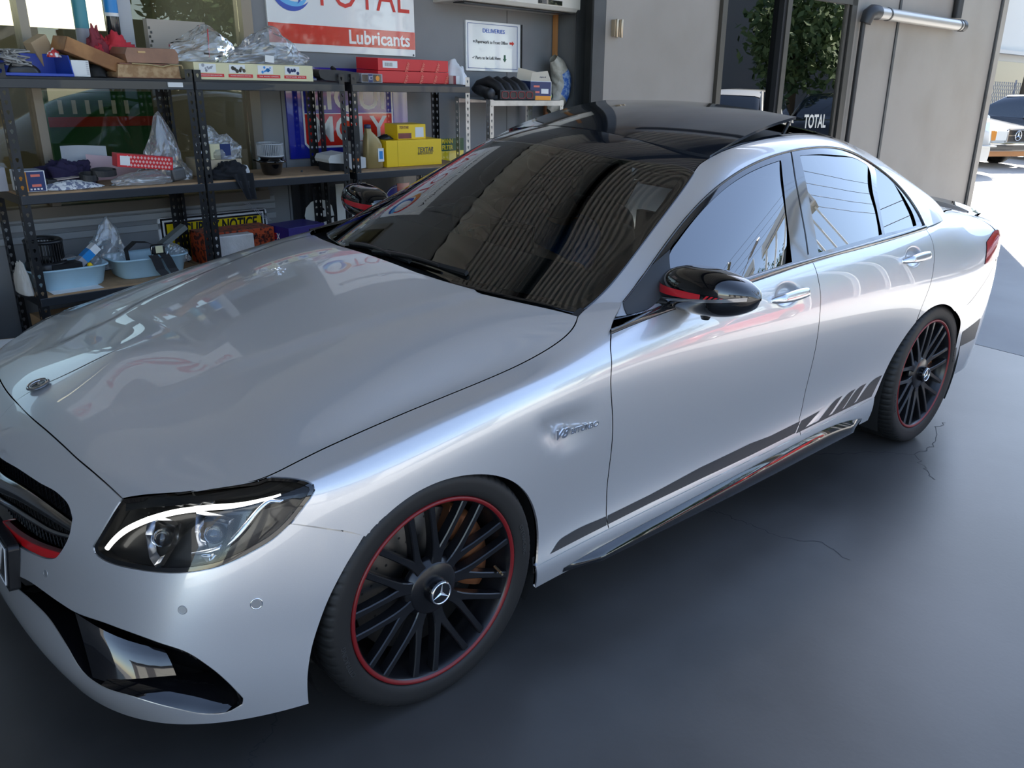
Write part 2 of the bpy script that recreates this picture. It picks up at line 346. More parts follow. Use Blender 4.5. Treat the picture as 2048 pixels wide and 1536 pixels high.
# r14 y~.2
R.append(row(nose([.785,.783,.780,.783,.798,.815,.828],[-.50,-.49,-.465,-.42,-.355,-.30,-.25],(0,.09,.15,.18,.195,.2,.2)),
  [(-.5,.20),(-.26,.2),(.38,.21),(.95,.24),(2.0,.24),(2.84,.21),(3.3,.18)],[(-.3,.82),(-.26,.830),(-.08,.877),(.14,.924),(.38,.962),(.62,.98),(.95,.98),(1.3,.98),(2.3,1.03),(2.84,1.06),(3.3,1.055)],
  tail([1.04,1.02,1.0,1.0],[3.38,3.46,3.51,3.53],(.17,.13,.08,0))))
# r15 centre
R.append(row(nose([.800,.802,.806,.811,.818,.825,.832],[-.44,-.43,-.41,-.375,-.335,-.29,-.245],(0,0,0,0,0,0,0)),
  [(-.5,0),(3.3,0)],[(-.3,.82),(-.26,.833),(-.08,.881),(.14,.928),(.38,.966),(.62,.985),(.95,.985),(1.3,.985),(2.3,1.03),(2.84,1.06),(3.3,1.06)],
  tail([1.045,1.03,1.02,1.015],[3.37,3.42,3.45,3.47],(0,0,0,0))))
# ---- greenhouse: columns: 7 windscreen (centre -> A pillar), 9 side, 4 rear
def grow(ws,side,rear): return ws+side+rear
GX=[.95,1.2,1.5,1.8,2.1,2.4,2.62,2.84]
G=[]
def gside(yk,zk,xs=GX): return [(x,float(pch(x,yk)),float(pch(x,zk))) for x in xs]
# g0 belt
G.append(grow([(.47,0,.955),(.475,.2,.953),(.49,.4,.943),(.525,.56,.927),(.575,.67,.91),(.64,.735,.90),(.74,.80,.915)],
  gside([(.95,.835),(1.3,.852),(2.0,.85),(2.4,.838),(2.84,.80)],[(.95,.945),(1.3,.968),(2.3,1.01),(2.84,1.03)]),[(3.05,.74,1.035),(3.22,.58,1.04),(3.33,.32,1.045),(3.36,0,1.05)]))
# g1
G.append(grow([(.64,0,1.05),(.645,.19,1.048),(.665,.38,1.038),(.70,.53,1.02),(.755,.635,1.005),(.815,.69,.99),(.885,.745,.985)],
  gside([(.95,.775),(1.2,.80),(2.0,.805),(2.4,.79),(2.84,.755)],[(.95,1.0),(1.2,1.04),(2.4,1.08),(2.84,1.09)],[1.0]+GX[1:]),[(3.02,.70,1.09),(3.14,.56,1.10),(3.22,.31,1.11),(3.25,0,1.115)]))
# g2
G.append(grow([(.81,0,1.145),(.815,.18,1.143),(.835,.355,1.13),(.88,.50,1.11),(.935,.595,1.09),(.985,.645,1.08),(1.03,.69,1.08)],
  gside([(.95,.70),(1.12,.72),(1.3,.745),(2.0,.75),(2.4,.735),(2.84,.69)],[(1.12,1.105),(1.3,1.135),(2.3,1.16),(2.84,1.15)],[1.12,1.28,1.52,1.8,2.1,2.38,2.58,2.76]),[(2.93,.64,1.15),(3.04,.51,1.165),(3.11,.29,1.175),(3.14,0,1.18)]))
# g3
G.append(grow([(.97,0,1.235),(.975,.17,1.233),(1.0,.335,1.22),(1.05,.46,1.20),(1.11,.545,1.18),(1.16,.59,1.17),(1.20,.63,1.175)],
  gside([(1.27,.655),(1.5,.69),(2.0,.695),(2.4,.68),(2.7,.62)],[(1.27,1.20),(1.5,1.235),(1.9,1.26),(2.3,1.25),(2.7,1.215)],[1.27,1.38,1.58,1.82,2.08,2.32,2.5,2.66]),[(2.82,.575,1.215),(2.93,.47,1.235),(3.0,.27,1.25),(3.02,0,1.255)]))
# g4  header / DLO top trim
G.append(grow([(1.13,0,1.318),(1.135,.155,1.316),(1.165,.30,1.307),(1.22,.42,1.293),(1.28,.505,1.277),(1.33,.55,1.272),(1.37,.585,1.277)],
  gside([(1.43,.605),(1.6,.62),(2.0,.628),(2.3,.615),(2.55,.57)],[(1.43,1.29),(1.6,1.32),(1.85,1.347),(2.05,1.350),(2.3,1.328),(2.55,1.285)],[1.43,1.52,1.68,1.87,2.07,2.26,2.42,2.56]),[(2.70,.52,1.275),(2.80,.43,1.295),(2.87,.25,1.31),(2.89,0,1.315)]))
# g5 rail crown
G.append(grow([(1.20,0,1.345),(1.205,.14,1.343),(1.235,.275,1.334),(1.285,.385,1.321),(1.34,.465,1.308),(1.39,.512,1.303),(1.43,.545,1.31)],
  gside([(1.48,.565),(1.65,.582),(2.0,.588),(2.3,.572),(2.52,.52)],[(1.48,1.325),(1.65,1.352),(1.87,1.375),(2.05,1.377),(2.26,1.36),(2.52,1.32)],[1.48,1.57,1.72,1.89,2.07,2.23,2.38,2.5]),[(2.62,.47,1.313),(2.72,.385,1.330),(2.785,.22,1.344),(2.80,0,1.348)]))
# g6 inner rail
G.append(grow([(1.29,0,1.372),(1.295,.12,1.370),(1.32,.235,1.363),(1.36,.33,1.352),(1.405,.405,1.342),(1.45,.45,1.338),(1.49,.485,1.345)],
  gside([(1.54,.50),(1.65,.515),(2.0,.522),(2.3,.505),(2.48,.46)],[(1.54,1.357),(1.7,1.378),(1.89,1.395),(2.05,1.395),(2.25,1.38),(2.45,1.35)],[1.54,1.62,1.75,1.90,2.06,2.2,2.33,2.43]),[(2.54,.405,1.343),(2.62,.33,1.358),(2.68,.19,1.370),(2.69,0,1.374)]))
# g7
G.append(grow([(1.42,0,1.400),(1.425,.09,1.399),(1.44,.17,1.395),(1.47,.24,1.388),(1.505,.29,1.382),(1.54,.325,1.380),(1.57,.345,1.384)],
  gside([(1.6,.36),(1.7,.37),(2.0,.375),(2.38,.33)],[(1.6,1.392),(1.75,1.404),(1.9,1.413),(2.05,1.413),(2.25,1.402),(2.4,1.385)],[1.61,1.67,1.78,1.91,2.05,2.17,2.28,2.36]),[(2.44,.285,1.382),(2.50,.23,1.388),(2.54,.13,1.395),(2.55,0,1.398)]))
# g8 centre
G.append(grow([(1.56,0,1.418),(1.565,0,1.4185),(1.575,0,1.4195),(1.59,0,1.421),(1.61,0,1.4225),(1.63,0,1.424),(1.65,0,1.425)],
  [(x,0,float(pch(x,[(1.67,1.426),(1.9,1.433),(2.1,1.431),(2.3,1.424)]))) for x in [1.68,1.73,1.82,1.92,2.02,2.11,2.19,2.25]],[(2.30,0,1.422),(2.34,0,1.42),(2.37,0,1.417),(2.39,0,1.415)]))
BODY_LINES={
 'hoodside':[(3.145,7.053),(3.347,7.576),(3.541,8.139),(3.752,8.713),(4.019,9.196),(4.349,9.514),(4.714,9.669),(5.084,9.716),(5.447,9.727),(5.856,9.741),(6.371,9.731),(6.933,9.666),(7.45,9.571),(7.943,9.5),(8.463,9.476),(8.971,9.485),(9.404,9.517),(9.762,9.588),(10.072,9.709),(10.338,9.866),(10.55,10.051),(10.707,10.256),(10.819,10.471),(10.908,10.692)],
 'hoodfront':[(0,8.942),(0.412,8.895),(0.76,8.9),(1.127,8.878),(1.582,8.636),(2.016,8.236),(2.323,7.978),(2.615,7.677),(2.894,7.355),(3.145,7.053)],
 'cowl':[(10.151,13.9),(10.226,13.218),(10.314,12.738),(10.402,12.349),(10.569,11.809),(10.734,11.329),(10.863,10.893),(10.908,10.692)],
 'head':[(3.145,7.053),(3.114,6.105),(3.066,5.497),(3.021,5.094),(3.083,4.93),(3.211,4.841),(3.396,4.813),(3.843,4.867),(4.263,4.943),(4.551,5.01),(4.799,5.088),(5.034,5.187),(5.274,5.308),(5.502,5.497),(5.702,5.699),(6.014,6.047),(6.23,6.462),(6.411,7.014),(6.522,7.407),(6.564,7.669),(6.546,8.101),(6.444,8.645),(6.252,9.178),(6.008,9.502),(5.689,9.706),(5.482,9.687),(5.09,9.742),(4.706,9.721),(4.346,9.607),(3.97,9.296),(3.715,8.779),(3.539,8.098),(3.362,7.544)],
 'fb':[(6.24,6.437),(6.546,6.146),(6.837,5.85),(7.107,5.575),(7.296,5.36)],
 'archf':[(6.545,0),(6.588,1.34),(6.667,2.615),(6.813,3.753),(7.036,4.659),(7.319,5.292),(7.634,5.698),(7.957,5.921),(8.276,5.982),(8.584,5.911),(8.864,5.755),(9.102,5.555),(9.302,5.325),(9.478,5.06),(9.631,4.753),(9.76,4.397),(9.861,3.995),(9.926,3.555),(9.95,3.057),(9.931,2.458),(9.887,1.768)],
 'archr':[(16.069,1.873),(16.158,2.321),(16.251,2.801),(16.35,3.327),(16.454,3.856),(16.577,4.348),(16.733,4.798),(16.915,5.176),(17.105,5.446),(17.324,5.602),(17.601,5.637),(17.933,5.504),(18.294,5.184),(18.638,4.75),(18.908,4.322),(19.073,3.957),(19.138,3.632),(19.152,3.268),(19.182,2.765),(19.258,2.091),(19.377,1.305),(19.525,0.477)],
 'fdoor':[(11.024,9.43),(10.945,9.027),(10.887,8.619),(10.857,8.222),(10.84,7.87),(10.824,7.553),(10.816,7.199),(10.834,6.756),(10.877,6.271),(10.928,5.81),(10.972,5.377),(11.006,4.938),(11.03,4.488),(11.046,4.048),(11.059,3.628),(11.07,3.201),(11.065,2.665),(11.042,1.977)],
 'pillgap':[(10.908,10.692),(10.979,10.802),(11.111,10.968),(11.266,11.062),(11.505,10.783)],
 'bdoor':[(14.152,10.066),(14.136,9.641),(14.134,9.181),(14.14,8.692),(14.142,8.222),(14.133,7.764),(14.126,7.217),(14.143,6.511),(14.182,5.716),(14.221,4.926),(14.252,4.13),(14.261,3.328),(14.211,2.58),(14.103,1.876)],
 'cdoor':[(17.301,9.847),(17.331,9.392),(17.334,8.928),(17.295,8.434),(17.221,7.882),(17.126,7.243),(17.023,6.549),(16.953,5.876),(16.935,5.246)],
 'skirt':[(9.887,1.768),(10.468,1.87),(11.078,1.948),(11.748,1.981),(12.472,1.96),(13.162,1.903),(13.729,1.847),(14.224,1.816),(14.771,1.813),(15.401,1.834),(16.069,1.873)],
 'skirtlow':[(9.892,0.312),(10.161,0.31),(10.488,0.41),(10.938,0.607),(11.56,0.847),(12.336,1.078),(13.125,1.254),(13.793,1.367),(14.365,1.416),(14.901,1.336),(15.388,1.073),(15.822,0.699),(16.234,0.329)],
 'bladelow':[(10.39,0.341),(10.449,0.471),(10.93,0.522),(11.738,0.482),(12.505,0.506),(13.347,0.386),(13.895,0.476),(14.869,0.43),(15.907,0.405)],
 'belt':[(11.024,9.43),(11.348,9.515),(11.766,9.597),(12.316,9.697),(12.939,9.822),(13.567,9.938),(14.24,10),(15.067,9.988),(16.105,9.925),(17.301,9.847)],
 'qb':[(18.995,4.72),(19.318,4.909),(19.606,5.25),(19.999,5.774)],
 'grille':[(0.567,5.995),(1.119,6.135),(1.645,6.158),(2.113,6.136),(2.344,5.947),(2.486,5.615),(2.522,5.157),(2.459,4.617),(2.329,4.222),(2.165,4.073),(1.765,3.892),(1.308,3.755),(0.753,3.645)],
 'intake':[(1.324,2.765),(1.723,2.988),(2.575,3.077),(2.877,3.066),(3.689,3.146),(4.589,2.986),(5.108,2.71),(5.457,2.15),(5.714,1.436),(5.836,0.88),(5.807,0.643),(5.59,0.411),(5.348,0.442),(4.876,0.8),(4.254,1.112),(3.64,1.187),(3.348,1.33),(2.826,2.038),(2.441,2.404),(1.849,2.515),(1.339,2.42)],
 'stripe':[(10.133,2.174),(10.298,2.63),(10.484,2.729),(11.073,2.686),(11.726,2.743),(12.487,2.917),(13.302,2.894),(13.844,2.859),(14.236,2.978),(14.219,2.158),(13.826,2.175),(13.284,2.226),(12.472,2.319),(11.713,2.341),(11.051,2.28),(10.548,2.202)],
 'vent':[(10.659,6.454),(10.298,6.442),(9.992,6.431),(9.803,6.404),(9.736,6.365),(9.758,6.22),(9.884,5.908),(10.04,5.704),(10.21,5.559),(10.494,5.485),(10.771,5.443)],
 'badge':[(10,5.923),(10.221,5.895),(10.382,5.839),(10.741,5.818)],
 'sens':[(4.913,4.019),(5.96,4.144),(2.168,3.622)],
 'handle1':[(13.274,8.723),(13.881,8.745)],
 'handle2':[(16.17,8.815),(17.009,8.731)],
 'star':[(0.021,11.403)],
 'hcrease':[(2.416,12.972),(3.561,13.223),(4.942,13.307),(6.387,13.234),(7.504,13.104),(8.225,12.977),(8.78,12.858),(9.338,12.738),(9.938,12.608)],
 'drl':[(3.164,5.075),(3.239,5.412),(3.352,5.789),(3.55,6.254),(3.838,6.854),(4.163,7.577),(4.502,8.3),(4.898,8.832),(5.366,9.049),(5.868,9.026)],
 'brk':[(5.886,8.797),(5.679,8.155),(5.534,7.358),(5.435,6.579),(5.297,6.034),(5.037,5.734),(4.662,5.569)],
 'brk2':[(4.621,7.505),(4.603,6.541),(4.535,5.867)],
 'proj':[(4.005,5.896),(4.898,6.323)],
 'redlip':[(0.769,3.93),(1.291,4.012),(1.724,4.137),(2.143,4.302),(2.43,4.424),(2.329,4.222),(2.165,4.073),(1.765,3.892),(1.308,3.755),(0.753,3.645)],
 'louv':[(0.811,5.334),(1.314,5.477),(1.817,5.477),(2.168,5.406),(2.513,5.315)],
 'louv2':[(0.784,4.687),(1.26,4.819),(1.791,4.863),(2.144,4.874),(2.537,5.008)],
 'blade':[(10.385,0.43),(10.667,0.532),(11.031,0.68),(11.585,0.879),(12.339,1.078),(13.126,1.225),(13.794,1.328),(14.366,1.386),(14.902,1.319),(15.392,1.031),(15.836,0.551)],
 'stripeA':[(14.256,2.978),(14.62,3.334),(14.808,3.326),(14.464,2.814),(14.282,2.187),(14.22,2.19)],
 'bars':[(14.369,2.307),(14.714,2.93),(14.865,3.314),(15.007,3.267),(14.824,2.512),(14.644,2.044)],
 'bar0':[(14.564,2.136),(14.742,2.124),(15.177,2.955),(15.095,2.949)],
 'bar1':[(14.881,2.116),(15.072,2.106),(15.502,2.986),(15.401,2.975)],
 'bar2':[(15.171,2.102),(15.375,2.094),(15.786,3.02),(15.649,3.003)],
 'bar3':[(15.481,2.091),(15.969,2.084),(16.232,3.084),(16.02,3.052)],
 'stripeF':[(10.133,2.174),(10.298,2.63),(10.484,2.729),(11.067,2.719),(11.051,2.28),(10.549,2.23)],
 'stripeD':[(11.082,2.72),(11.727,2.766),(12.487,2.917),(13.302,2.894),(13.657,2.76),(14.235,2.74),(14.119,2.194),(13.64,2.215),(13.284,2.226),(12.472,2.319),(11.713,2.341),(11.067,2.281)],
 'stripeR':[(14.265,2.725),(14.659,2.754),(14.491,2.493),(14.324,2.216),(15.966,2.185),(15.97,2.049),(14.137,2.129)],
 'stripeB':[(19.351,3.237),(20.338,3.4),(20.354,2.199),(19.428,2.335)],
}
CABIN_LINES={
 'sail':[(6.562,1.791),(6.894,0.842),(6.696,0.249),(6.451,0),(6.091,0),(5.801,0.429),(5.964,1.289)],
 'wsbase':[(4.676,0.196),(3.787,0.219),(2.591,0.106),(1.522,0.001),(0.761,0)],
 'wsedge':[(4.676,0.196),(4.809,0.447),(4.912,0.772),(4.965,1.213),(4.991,1.761),(5.029,2.37),(5.081,2.984),(5.123,3.588),(5.145,4.204)],
 'wstop':[(5.145,4.204),(4.632,4.406),(3.227,4.298),(1.981,4.097),(1.272,4.099),(0.511,4.104)],
 'rail':[(5.051,4.413),(5.448,4.856),(5.97,5.234),(6.705,5.497),(7.611,5.656),(8.558,5.749),(9.459,5.791),(10.284,5.796),(11.067,5.793),(11.997,5.779),(13.408,5.687),(15.356,5.494)],
 'dlo':[(5.783,0.461),(5.99,1.278),(6.225,1.966),(6.492,2.492),(6.822,2.907),(7.254,3.259),(7.802,3.565),(8.447,3.819),(9.124,3.989),(9.781,4.077),(10.417,4.116),(11.024,4.128),(11.595,4.109),(12.144,4.028),(12.655,3.85),(13.062,3.562),(13.286,3.174),(13.323,2.723),(13.258,2.252),(13.18,1.774),(13.125,1.27),(13.102,0.708),(13.1,0.087)],
 'fwin':[(6.866,1.087),(6.573,1.801),(6.703,2.033),(6.979,2.441),(7.297,2.775),(7.869,3.228),(8.202,3.399),(8.514,3.517),(8.949,3.626),(9.428,3.705),(9.468,2.383),(9.414,1.401),(9.269,0.219),(8.621,0.181),(8.234,0.157),(7.856,0.138)],
 'rwin':[(10.025,3.753),(10.656,3.735),(11.306,3.683),(11.744,3.673),(12.198,3.592),(12.526,3.377),(11.844,2.296),(11.644,1.37),(11.514,0.343),(10.609,0.34),(9.866,0.308),(9.99,1.574),(10.039,2.489)],
 'qwin':[(12.87,3.279),(13.105,2.98),(13.143,2.577),(13.032,2.067),(12.915,1.461),(12.859,0.903),(12.789,0.276),(12.122,0.302),(11.612,0.349),(11.787,1.443),(12.057,2.317)],
 'bgap':[(9.771,4.095),(9.78,3.099),(9.796,2.225),(9.741,1.262),(9.637,0.319)],
 'sunfront':[(1.571,6.253),(2.758,6.208),(4.055,6.158),(6.195,5.453)],
 'sunside':[(6.195,5.453),(7.62,5.853),(8.638,5.969)],
}
CRACKS=[ [(1.456, -0.672), (1.48, -0.741), (1.488, -0.81), (1.504, -0.885), (1.508, -1.013), (1.597, -1.125), (1.573, -1.257)],[(2.185, -0.587), (2.405, -0.759), (2.601, -0.888), (2.688, -0.977), (2.856, -0.99), (3.107, -0.892), (3.209, -0.895)],[(2.688, -0.977), (2.583, -1.068), (2.495, -1.156)],[(-0.329, -0.669), (-0.382, -0.728), (-0.432, -0.772), (-0.466, -0.787), (-0.503, -0.829)] ]
# ---------------------------------------------------------------- panels cut from the body surfaces
BODY=BSurf(R); CABIN=BSurf(G)
def resample(S,pts,step,closed=True):
    """points along a uv polyline, rounded through its gentle vertices, corners kept"""
    pts=[np.array(p,float) for p in pts]; n=len(pts); q=[pts[0]]+[b for a,b in zip(pts[:-1],pts[1:]) if np.abs(b-a).max()>1e-5]; pts=q; n=len(pts)
    if closed and np.abs(pts[0]-pts[-1]).max()<1e-5: pts=pts[:-1]; n-=1
    A=np.array(pts); P3=S.ev(A[:,0],A[:,1]); tan=[]
    for i in range(n):
        a,b=(i-1)%n,(i+1)%n
        if not closed and i in(0,n-1): tan.append(None); continue
        l0=np.linalg.norm(P3[i]-P3[a]);l1=np.linalg.norm(P3[b]-P3[i])
        if l0<1e-6 or l1<1e-6: tan.append(None); continue
        c=((P3[i]-P3[a])@(P3[b]-P3[i]))/(l0*l1)
        tan.append(None if (c<.80 or max(l0,l1)>.20) else ((A[i]-A[a])/l0*l1+(A[b]-A[i])/l1*l0)/(l0+l1))
    out=[]
    for i in range(n if closed else n-1):
        j=(i+1)%n; a,b=A[i],A[j]; L=np.linalg.norm(P3[j]-P3[i]); k=max(1,int(math.ceil(L/step)))
        if tan[i] is not None or tan[j] is not None: k=max(k,3 if L>.008 else 1)
        m0=(b-a) if tan[i] is None else tan[i]*L; m1=(b-a) if tan[j] is None else tan[j]*L
        for t in np.arange(k)/k:
            out.append((2*t**3-3*t**2+1)*a+(t**3-2*t**2+t)*m0+(3*t**2-2*t**3)*b+(t**3-t**2)*m1)
    if not closed: out.append(A[-1].copy())
    return np.array(out)
def inset(S,pts,g,sign=None):
    """move a closed uv outline inward by g metres, measured on the surface"""
    pts=np.array(pts,float)
    if g==0: return pts
    P,Pu,Pv=S.ev(pts[:,0],pts[:,1],True)
    A=.5*np.sum(pts[:,0]*np.roll(pts[:,1],-1)-np.roll(pts[:,0],-1)*pts[:,1])
    T=np.roll(P,-1,0)-np.roll(P,1,0); N=np.cross(Pu,Pv); N/=np.maximum(np.linalg.norm(N,axis=1,keepdims=True),1e-9)
    D=np.cross(N,T)*(1 if A>0 else -1); D/=np.maximum(np.linalg.norm(D,axis=1,keepdims=True),1e-9)
    out=pts.copy()
    for i in range(len(pts)):
        M=np.stack([Pu[i],Pv[i]],-1); d,*_=np.linalg.lstsq(M,D[i]*g,rcond=None)
        if np.abs(d).max()>.4: continue
        out[i]+=d
    e=1e-6
    out[:,0]=np.where(pts[:,0]<=e,0,out[:,0]); out[:,1]=np.where(pts[:,1]>=S.nv-1-e,S.nv-1,out[:,1]); out[:,0]=np.where(pts[:,0]>=S.nu-1-e,S.nu-1,out[:,0]); out[:,1]=np.where(pts[:,1]<=e,0,out[:,1])
    return out
def in_poly(x,y,pl):
    c=np.zeros(x.shape,bool);n=len(pl)
    for i in range(n):
        x1,y1=pl[i];x2,y2=pl[(i+1)%n]
        if y1==y2: continue
        c^=((y1>y)!=(y2>y))&(x<(x2-x1)*(y-y1)/(y2-y1)+x1)
    return c
def patch(S,poly,holes=(),gap=.0018,step=.03,off=0.0,depth=.012,edge=.012,disp=None,fine=None):
    """returns verts, normals, tris, boundary loops of a uv polygon (near side, y negative)"""
    outer=inset(S,resample(S,poly,edge),gap); hs=[inset(S,resample(S,h,edge),-gap) for h in holes]
    u0,v0=outer.min(0);u1,v1=outer.max(0)
    mu,mv=np.meshgrid(np.linspace(u0,u1,9),np.linspace(v0,v1,9)); ok=in_poly(mu,mv,outer)
    if not ok.any(): ok[:]=True
    _,Pu,Pv=S.ev(mu[ok],mv[ok],True); lu=np.median(np.linalg.norm(Pu,axis=1));lv=np.median(np.linalg.norm(Pv,axis=1))
    nu=max(2,int((u1-u0)*lu/step));nv=max(2,int((v1-v0)*lv/step))
    gu,gv=np.meshgrid(np.linspace(u0,u1,nu+2)[1:-1],np.linspace(v0,v1,nv+2)[1:-1]); ok=in_poly(gu,gv,outer)
    for h in hs: ok&=~in_poly(gu,gv,h)
    inn=np.stack([gu[ok],gv[ok]],-1)
    if fine is not None:    # (u0,u1,v0,v1,step): denser points where the relief is
        for (a0,a1,c0,c1,st) in fine:
            k=~((inn[:,0]>a0)&(inn[:,0]<a1)&(inn[:,1]>c0)&(inn[:,1]<c1)); inn=inn[k]
            fu,fv=np.meshgrid(np.linspace(a0,a1,int((a1-a0)*lu/st)+2),np.linspace(c0,c1,int((c1-c0)*lv/st)+2)); fu=fu.ravel();fv=fv.ravel(); q=in_poly(fu,fv,outer); inn=np.concatenate([inn,np.stack([fu[q],fv[q]],-1)])
    allb=np.concatenate([outer]+hs); sc=np.array([lu,lv])
    if len(inn):
        keep=np.ones(len(inn),bool); b=allb*sc
        for k in range(0,len(inn),500):
            d=np.abs((inn[k:k+500]*sc)[:,None]-b[None]); keep[k:k+500]=(np.hypot(d[...,0],d[...,1]).min(1)>(.004 if fine is not None else step*.35))
        inn=inn[keep]
    pts=np.concatenate([allb,inn]); edges=[];o=0;loops=[]
    for lp in [outer]+hs:
        n=len(lp); edges+=[(o+i,o+(i+1)%n) for i in range(n)]; loops.append(list(range(o,o+n))); o+=n
    V2,E2,F2,ov,oe,of=delaunay_2d_cdt([Vector(p*sc) for p in pts],edges,[],0,1e-6)
    UV=np.array([tuple(v) for v in V2])/sc
    F=np.array([f for f in F2 if len(f)==3]); c=UV[F].mean(1); k=in_poly(c[:,0],c[:,1],outer)
    for h in hs: k&=~in_poly(c[:,0],c[:,1],h)
    F=F[k]; mp={}
    for i,q in enumerate(ov):
        for a in q: mp[a]=i
    loops=[[mp.get(i,i) for i in lp] for lp in loops]
    P=S.ev(UV[:,0],UV[:,1]); N=-S.nrm(UV[:,0],UV[:,1])
    # orientation: outward
    ctr=np.array([1.4,0,.55]); 
    if np.median(((P-ctr)*N*[.2,1,1]).sum(1))<0: N=-N
    if disp is not None: P,N=disp(UV,P,N)
    P=P+N*off
    M=np.array([1,-1,1.]); return P*M,N*M,F,loops,depth
def panel(name,S,poly,mats,parent,holes=(),side='near',rim=None,relief=None,**kw):
    """side: near, far, or both (two mirrored halves in one mesh)"""
    if relief is not None: kw['disp']=lambda UV,P,N:(P-N*relief(UV,P)[:,None],N)
    P,N,F,loops,depth=patch(S,poly,holes,**kw)
    if relief is not None:      # normals from the triangles where the relief bends the surface
        P=P*[1,-1,1];N=N*[1,-1,1]
        a=np.cross(P[F[:,1]]-P[F[:,0]],P[F[:,2]]-P[F[:,0]]); fl=(a*N[F[:,0]]).sum(1)<0; a[fl]*=-1
        NV=np.zeros_like(P)
        for k in range(3): np.add.at(NV,F[:,k],a)
        NV/=np.maximum(np.linalg.norm(NV,axis=1,keepdims=True),1e-12); w=RELIEF_W(relief,P)[:,None]; N=N*(1-w)+NV*w; N/=np.linalg.norm(N,axis=1,keepdims=True)
        P=P*[1,-1,1];N=N*[1,-1,1]
    V=[];NN=[];FF=[];MI=[];SM=[]
    for sd in (('near','far') if side=='both' else (side,)):
        mm=np.array([1,1 if sd=='near' else -1,1.]); p=P*mm;n=N*mm;o=len(V); V+=p.tolist();NN+=n.tolist()
        t=F.copy()
        a=np.cross(p[t[:,1]]-p[t[:,0]],p[t[:,2]]-p[t[:,0]]); fl=(a*n[t[:,0]]).sum(1)<0; t[fl]=t[fl][:,::-1]
        FF+=[tuple(x+o for x in q) for q in t.tolist()]; MI+=[0]*len(t)
        if depth>0:
            for lp in loops:
                q=p[lp]; k=n[lp]; L=len(lp); nx=[(i+1)%L for i in range(L)]
                cen=abs(q[:,1])<2e-4; tg=np.roll(q,-1,0)-np.roll(q,1,0); sdv=np.cross(tg,k); sdv/=np.maximum(np.linalg.norm(sdv,axis=1,keepdims=True),1e-9)
                o2=len(V); V+=q.tolist()+(q-k*depth).tolist()
                # side normals: pick away from neighbours' centroid by orientation of first triangle edge
                NN+=(k*.5+sdv*.5).tolist()+sdv.tolist()
                for i in range(L):
                    if cen[i] and cen[nx[i]]: continue
                    FF.append((o2+i,o2+nx[i],o2+nx[i]+L,o2+i+L)); MI.append(1 if rim is not None else 0)
    me=bpy.data.meshes.new(name); org=np.array(ORG[parent.name]) if parent else np.zeros(3)
    me.from_pydata((np.array(V)-org).tolist(),[],FF)
    for m in ([mats]+([rim] if rim is not None else [])): me.materials.append(m)
    me.polygons.foreach_set('material_index',MI); me.polygons.foreach_set('use_smooth',[True]*len(FF))
    me.normals_split_custom_set_from_vertices(np.array(NN).tolist())
    o=bpy.data.objects.new(name,me); link(o,parent,ORG[parent.name] if parent else (0,0,0)); return o
def seg_dist(P,A):
    dm=np.full(len(P),1e9); sg=np.zeros(len(P))
    for i in range(len(A)-1):
        a,b=A[i],A[i+1]; ab=b-a; t=np.clip(((P-a)@ab)/(ab@ab),0,1); q=P-(a+t[:,None]*ab); d=np.linalg.norm(q,axis=1)
        k=d<dm; dm[k]=d[k]; sg[k]=np.sign(ab[0]*q[k,1]-ab[1]*q[k,0])
    return dm,sg
def sstep(t): t=np.clip(t,0,1); return t*t*(3-2*t)
def hood_relief(UV,P):
    A=BODY.ev([q[0] for q in BL['hcrease']],[q[1] for q in BL['hcrease']]); d,sg=seg_dist(P,A)
    sd=np.where(P[:,1]>np.interp(P[:,0],A[:,0],A[:,1]),d,-d); e=sstep((P[:,0]+.62)/.22)*sstep((.60-P[:,0])/.22)
    return e*(.010*sstep((sd+.006)/.032)-.010)
hood_relief.lim=lambda P:((P[:,1]<.60)).astype(float)*sstep((P[:,0]+.66)/.05)*sstep((.60-P[:,0])/.05)*sstep((.60-P[:,1])/.04)*sstep((P[:,1]-.10)/.05)
def bowl_relief(key):
    a,c=BODY.ev([q[0] for q in BL[key]],[q[1] for q in BL[key]]); m=(a+c)/2
    def f(UV,P):
        x=(P[:,0]-m[0]+.010)/.078; z=(P[:,2]-m[2]-.004-(P[:,0]-m[0])*.03)/.040; r=np.sqrt(x*x+z*z); return .016*sstep((1.06-r)/.55)*np.clip(1-.0*r,0,1)
    f.lim=lambda P:(np.hypot((P[:,0]-m[0]+.010)/.10,(P[:,2]-m[2])/.062)<1).astype(float)
    return f
def RELIEF_W(f,P): return f.lim(P)
def onS(S,u,v,off=0):
    P=S.ev(u,v)[0];N=S.nrm(u,v)[0]; ctr=np.array([1.4,0,.55])
    if ((P-ctr)*N*[.2,1,1]).sum()<0:N=-N
    M=np.array([1,-1,1.]); return (P+N*off)*M,N*M
def strip(name,S,line,width,off,mats,parent,side='near',h=.004):
    """raised trim bead along a uv line"""
    mb=MB(); L=resample(S,line,.015,False); 
    Ps,Ns=[],[]
    for q in L: a,b=onS(S,q[0],q[1],off); Ps.append(a);Ns.append(b)
    rings=[]
    for i in range(len(Ps)):
        t=nz(Ps[min(i+1,len(Ps)-1)]-Ps[max(i-1,0)]); w=np.cross(t,Ns[i])*width/2
        rings.append([Ps[i]-w,Ps[i]-w*.7+Ns[i]*h,Ps[i]+w*.7+Ns[i]*h,Ps[i]+w])
    mm=np.array([1,1 if side=='near' else -1,1.]); rings=[[p*mm for p in r] for r in rings]
    mb.grid(rings,0,True); return mb.build(name,mats,parent)
BL=BODY_LINES; CL=CABIN_LINES
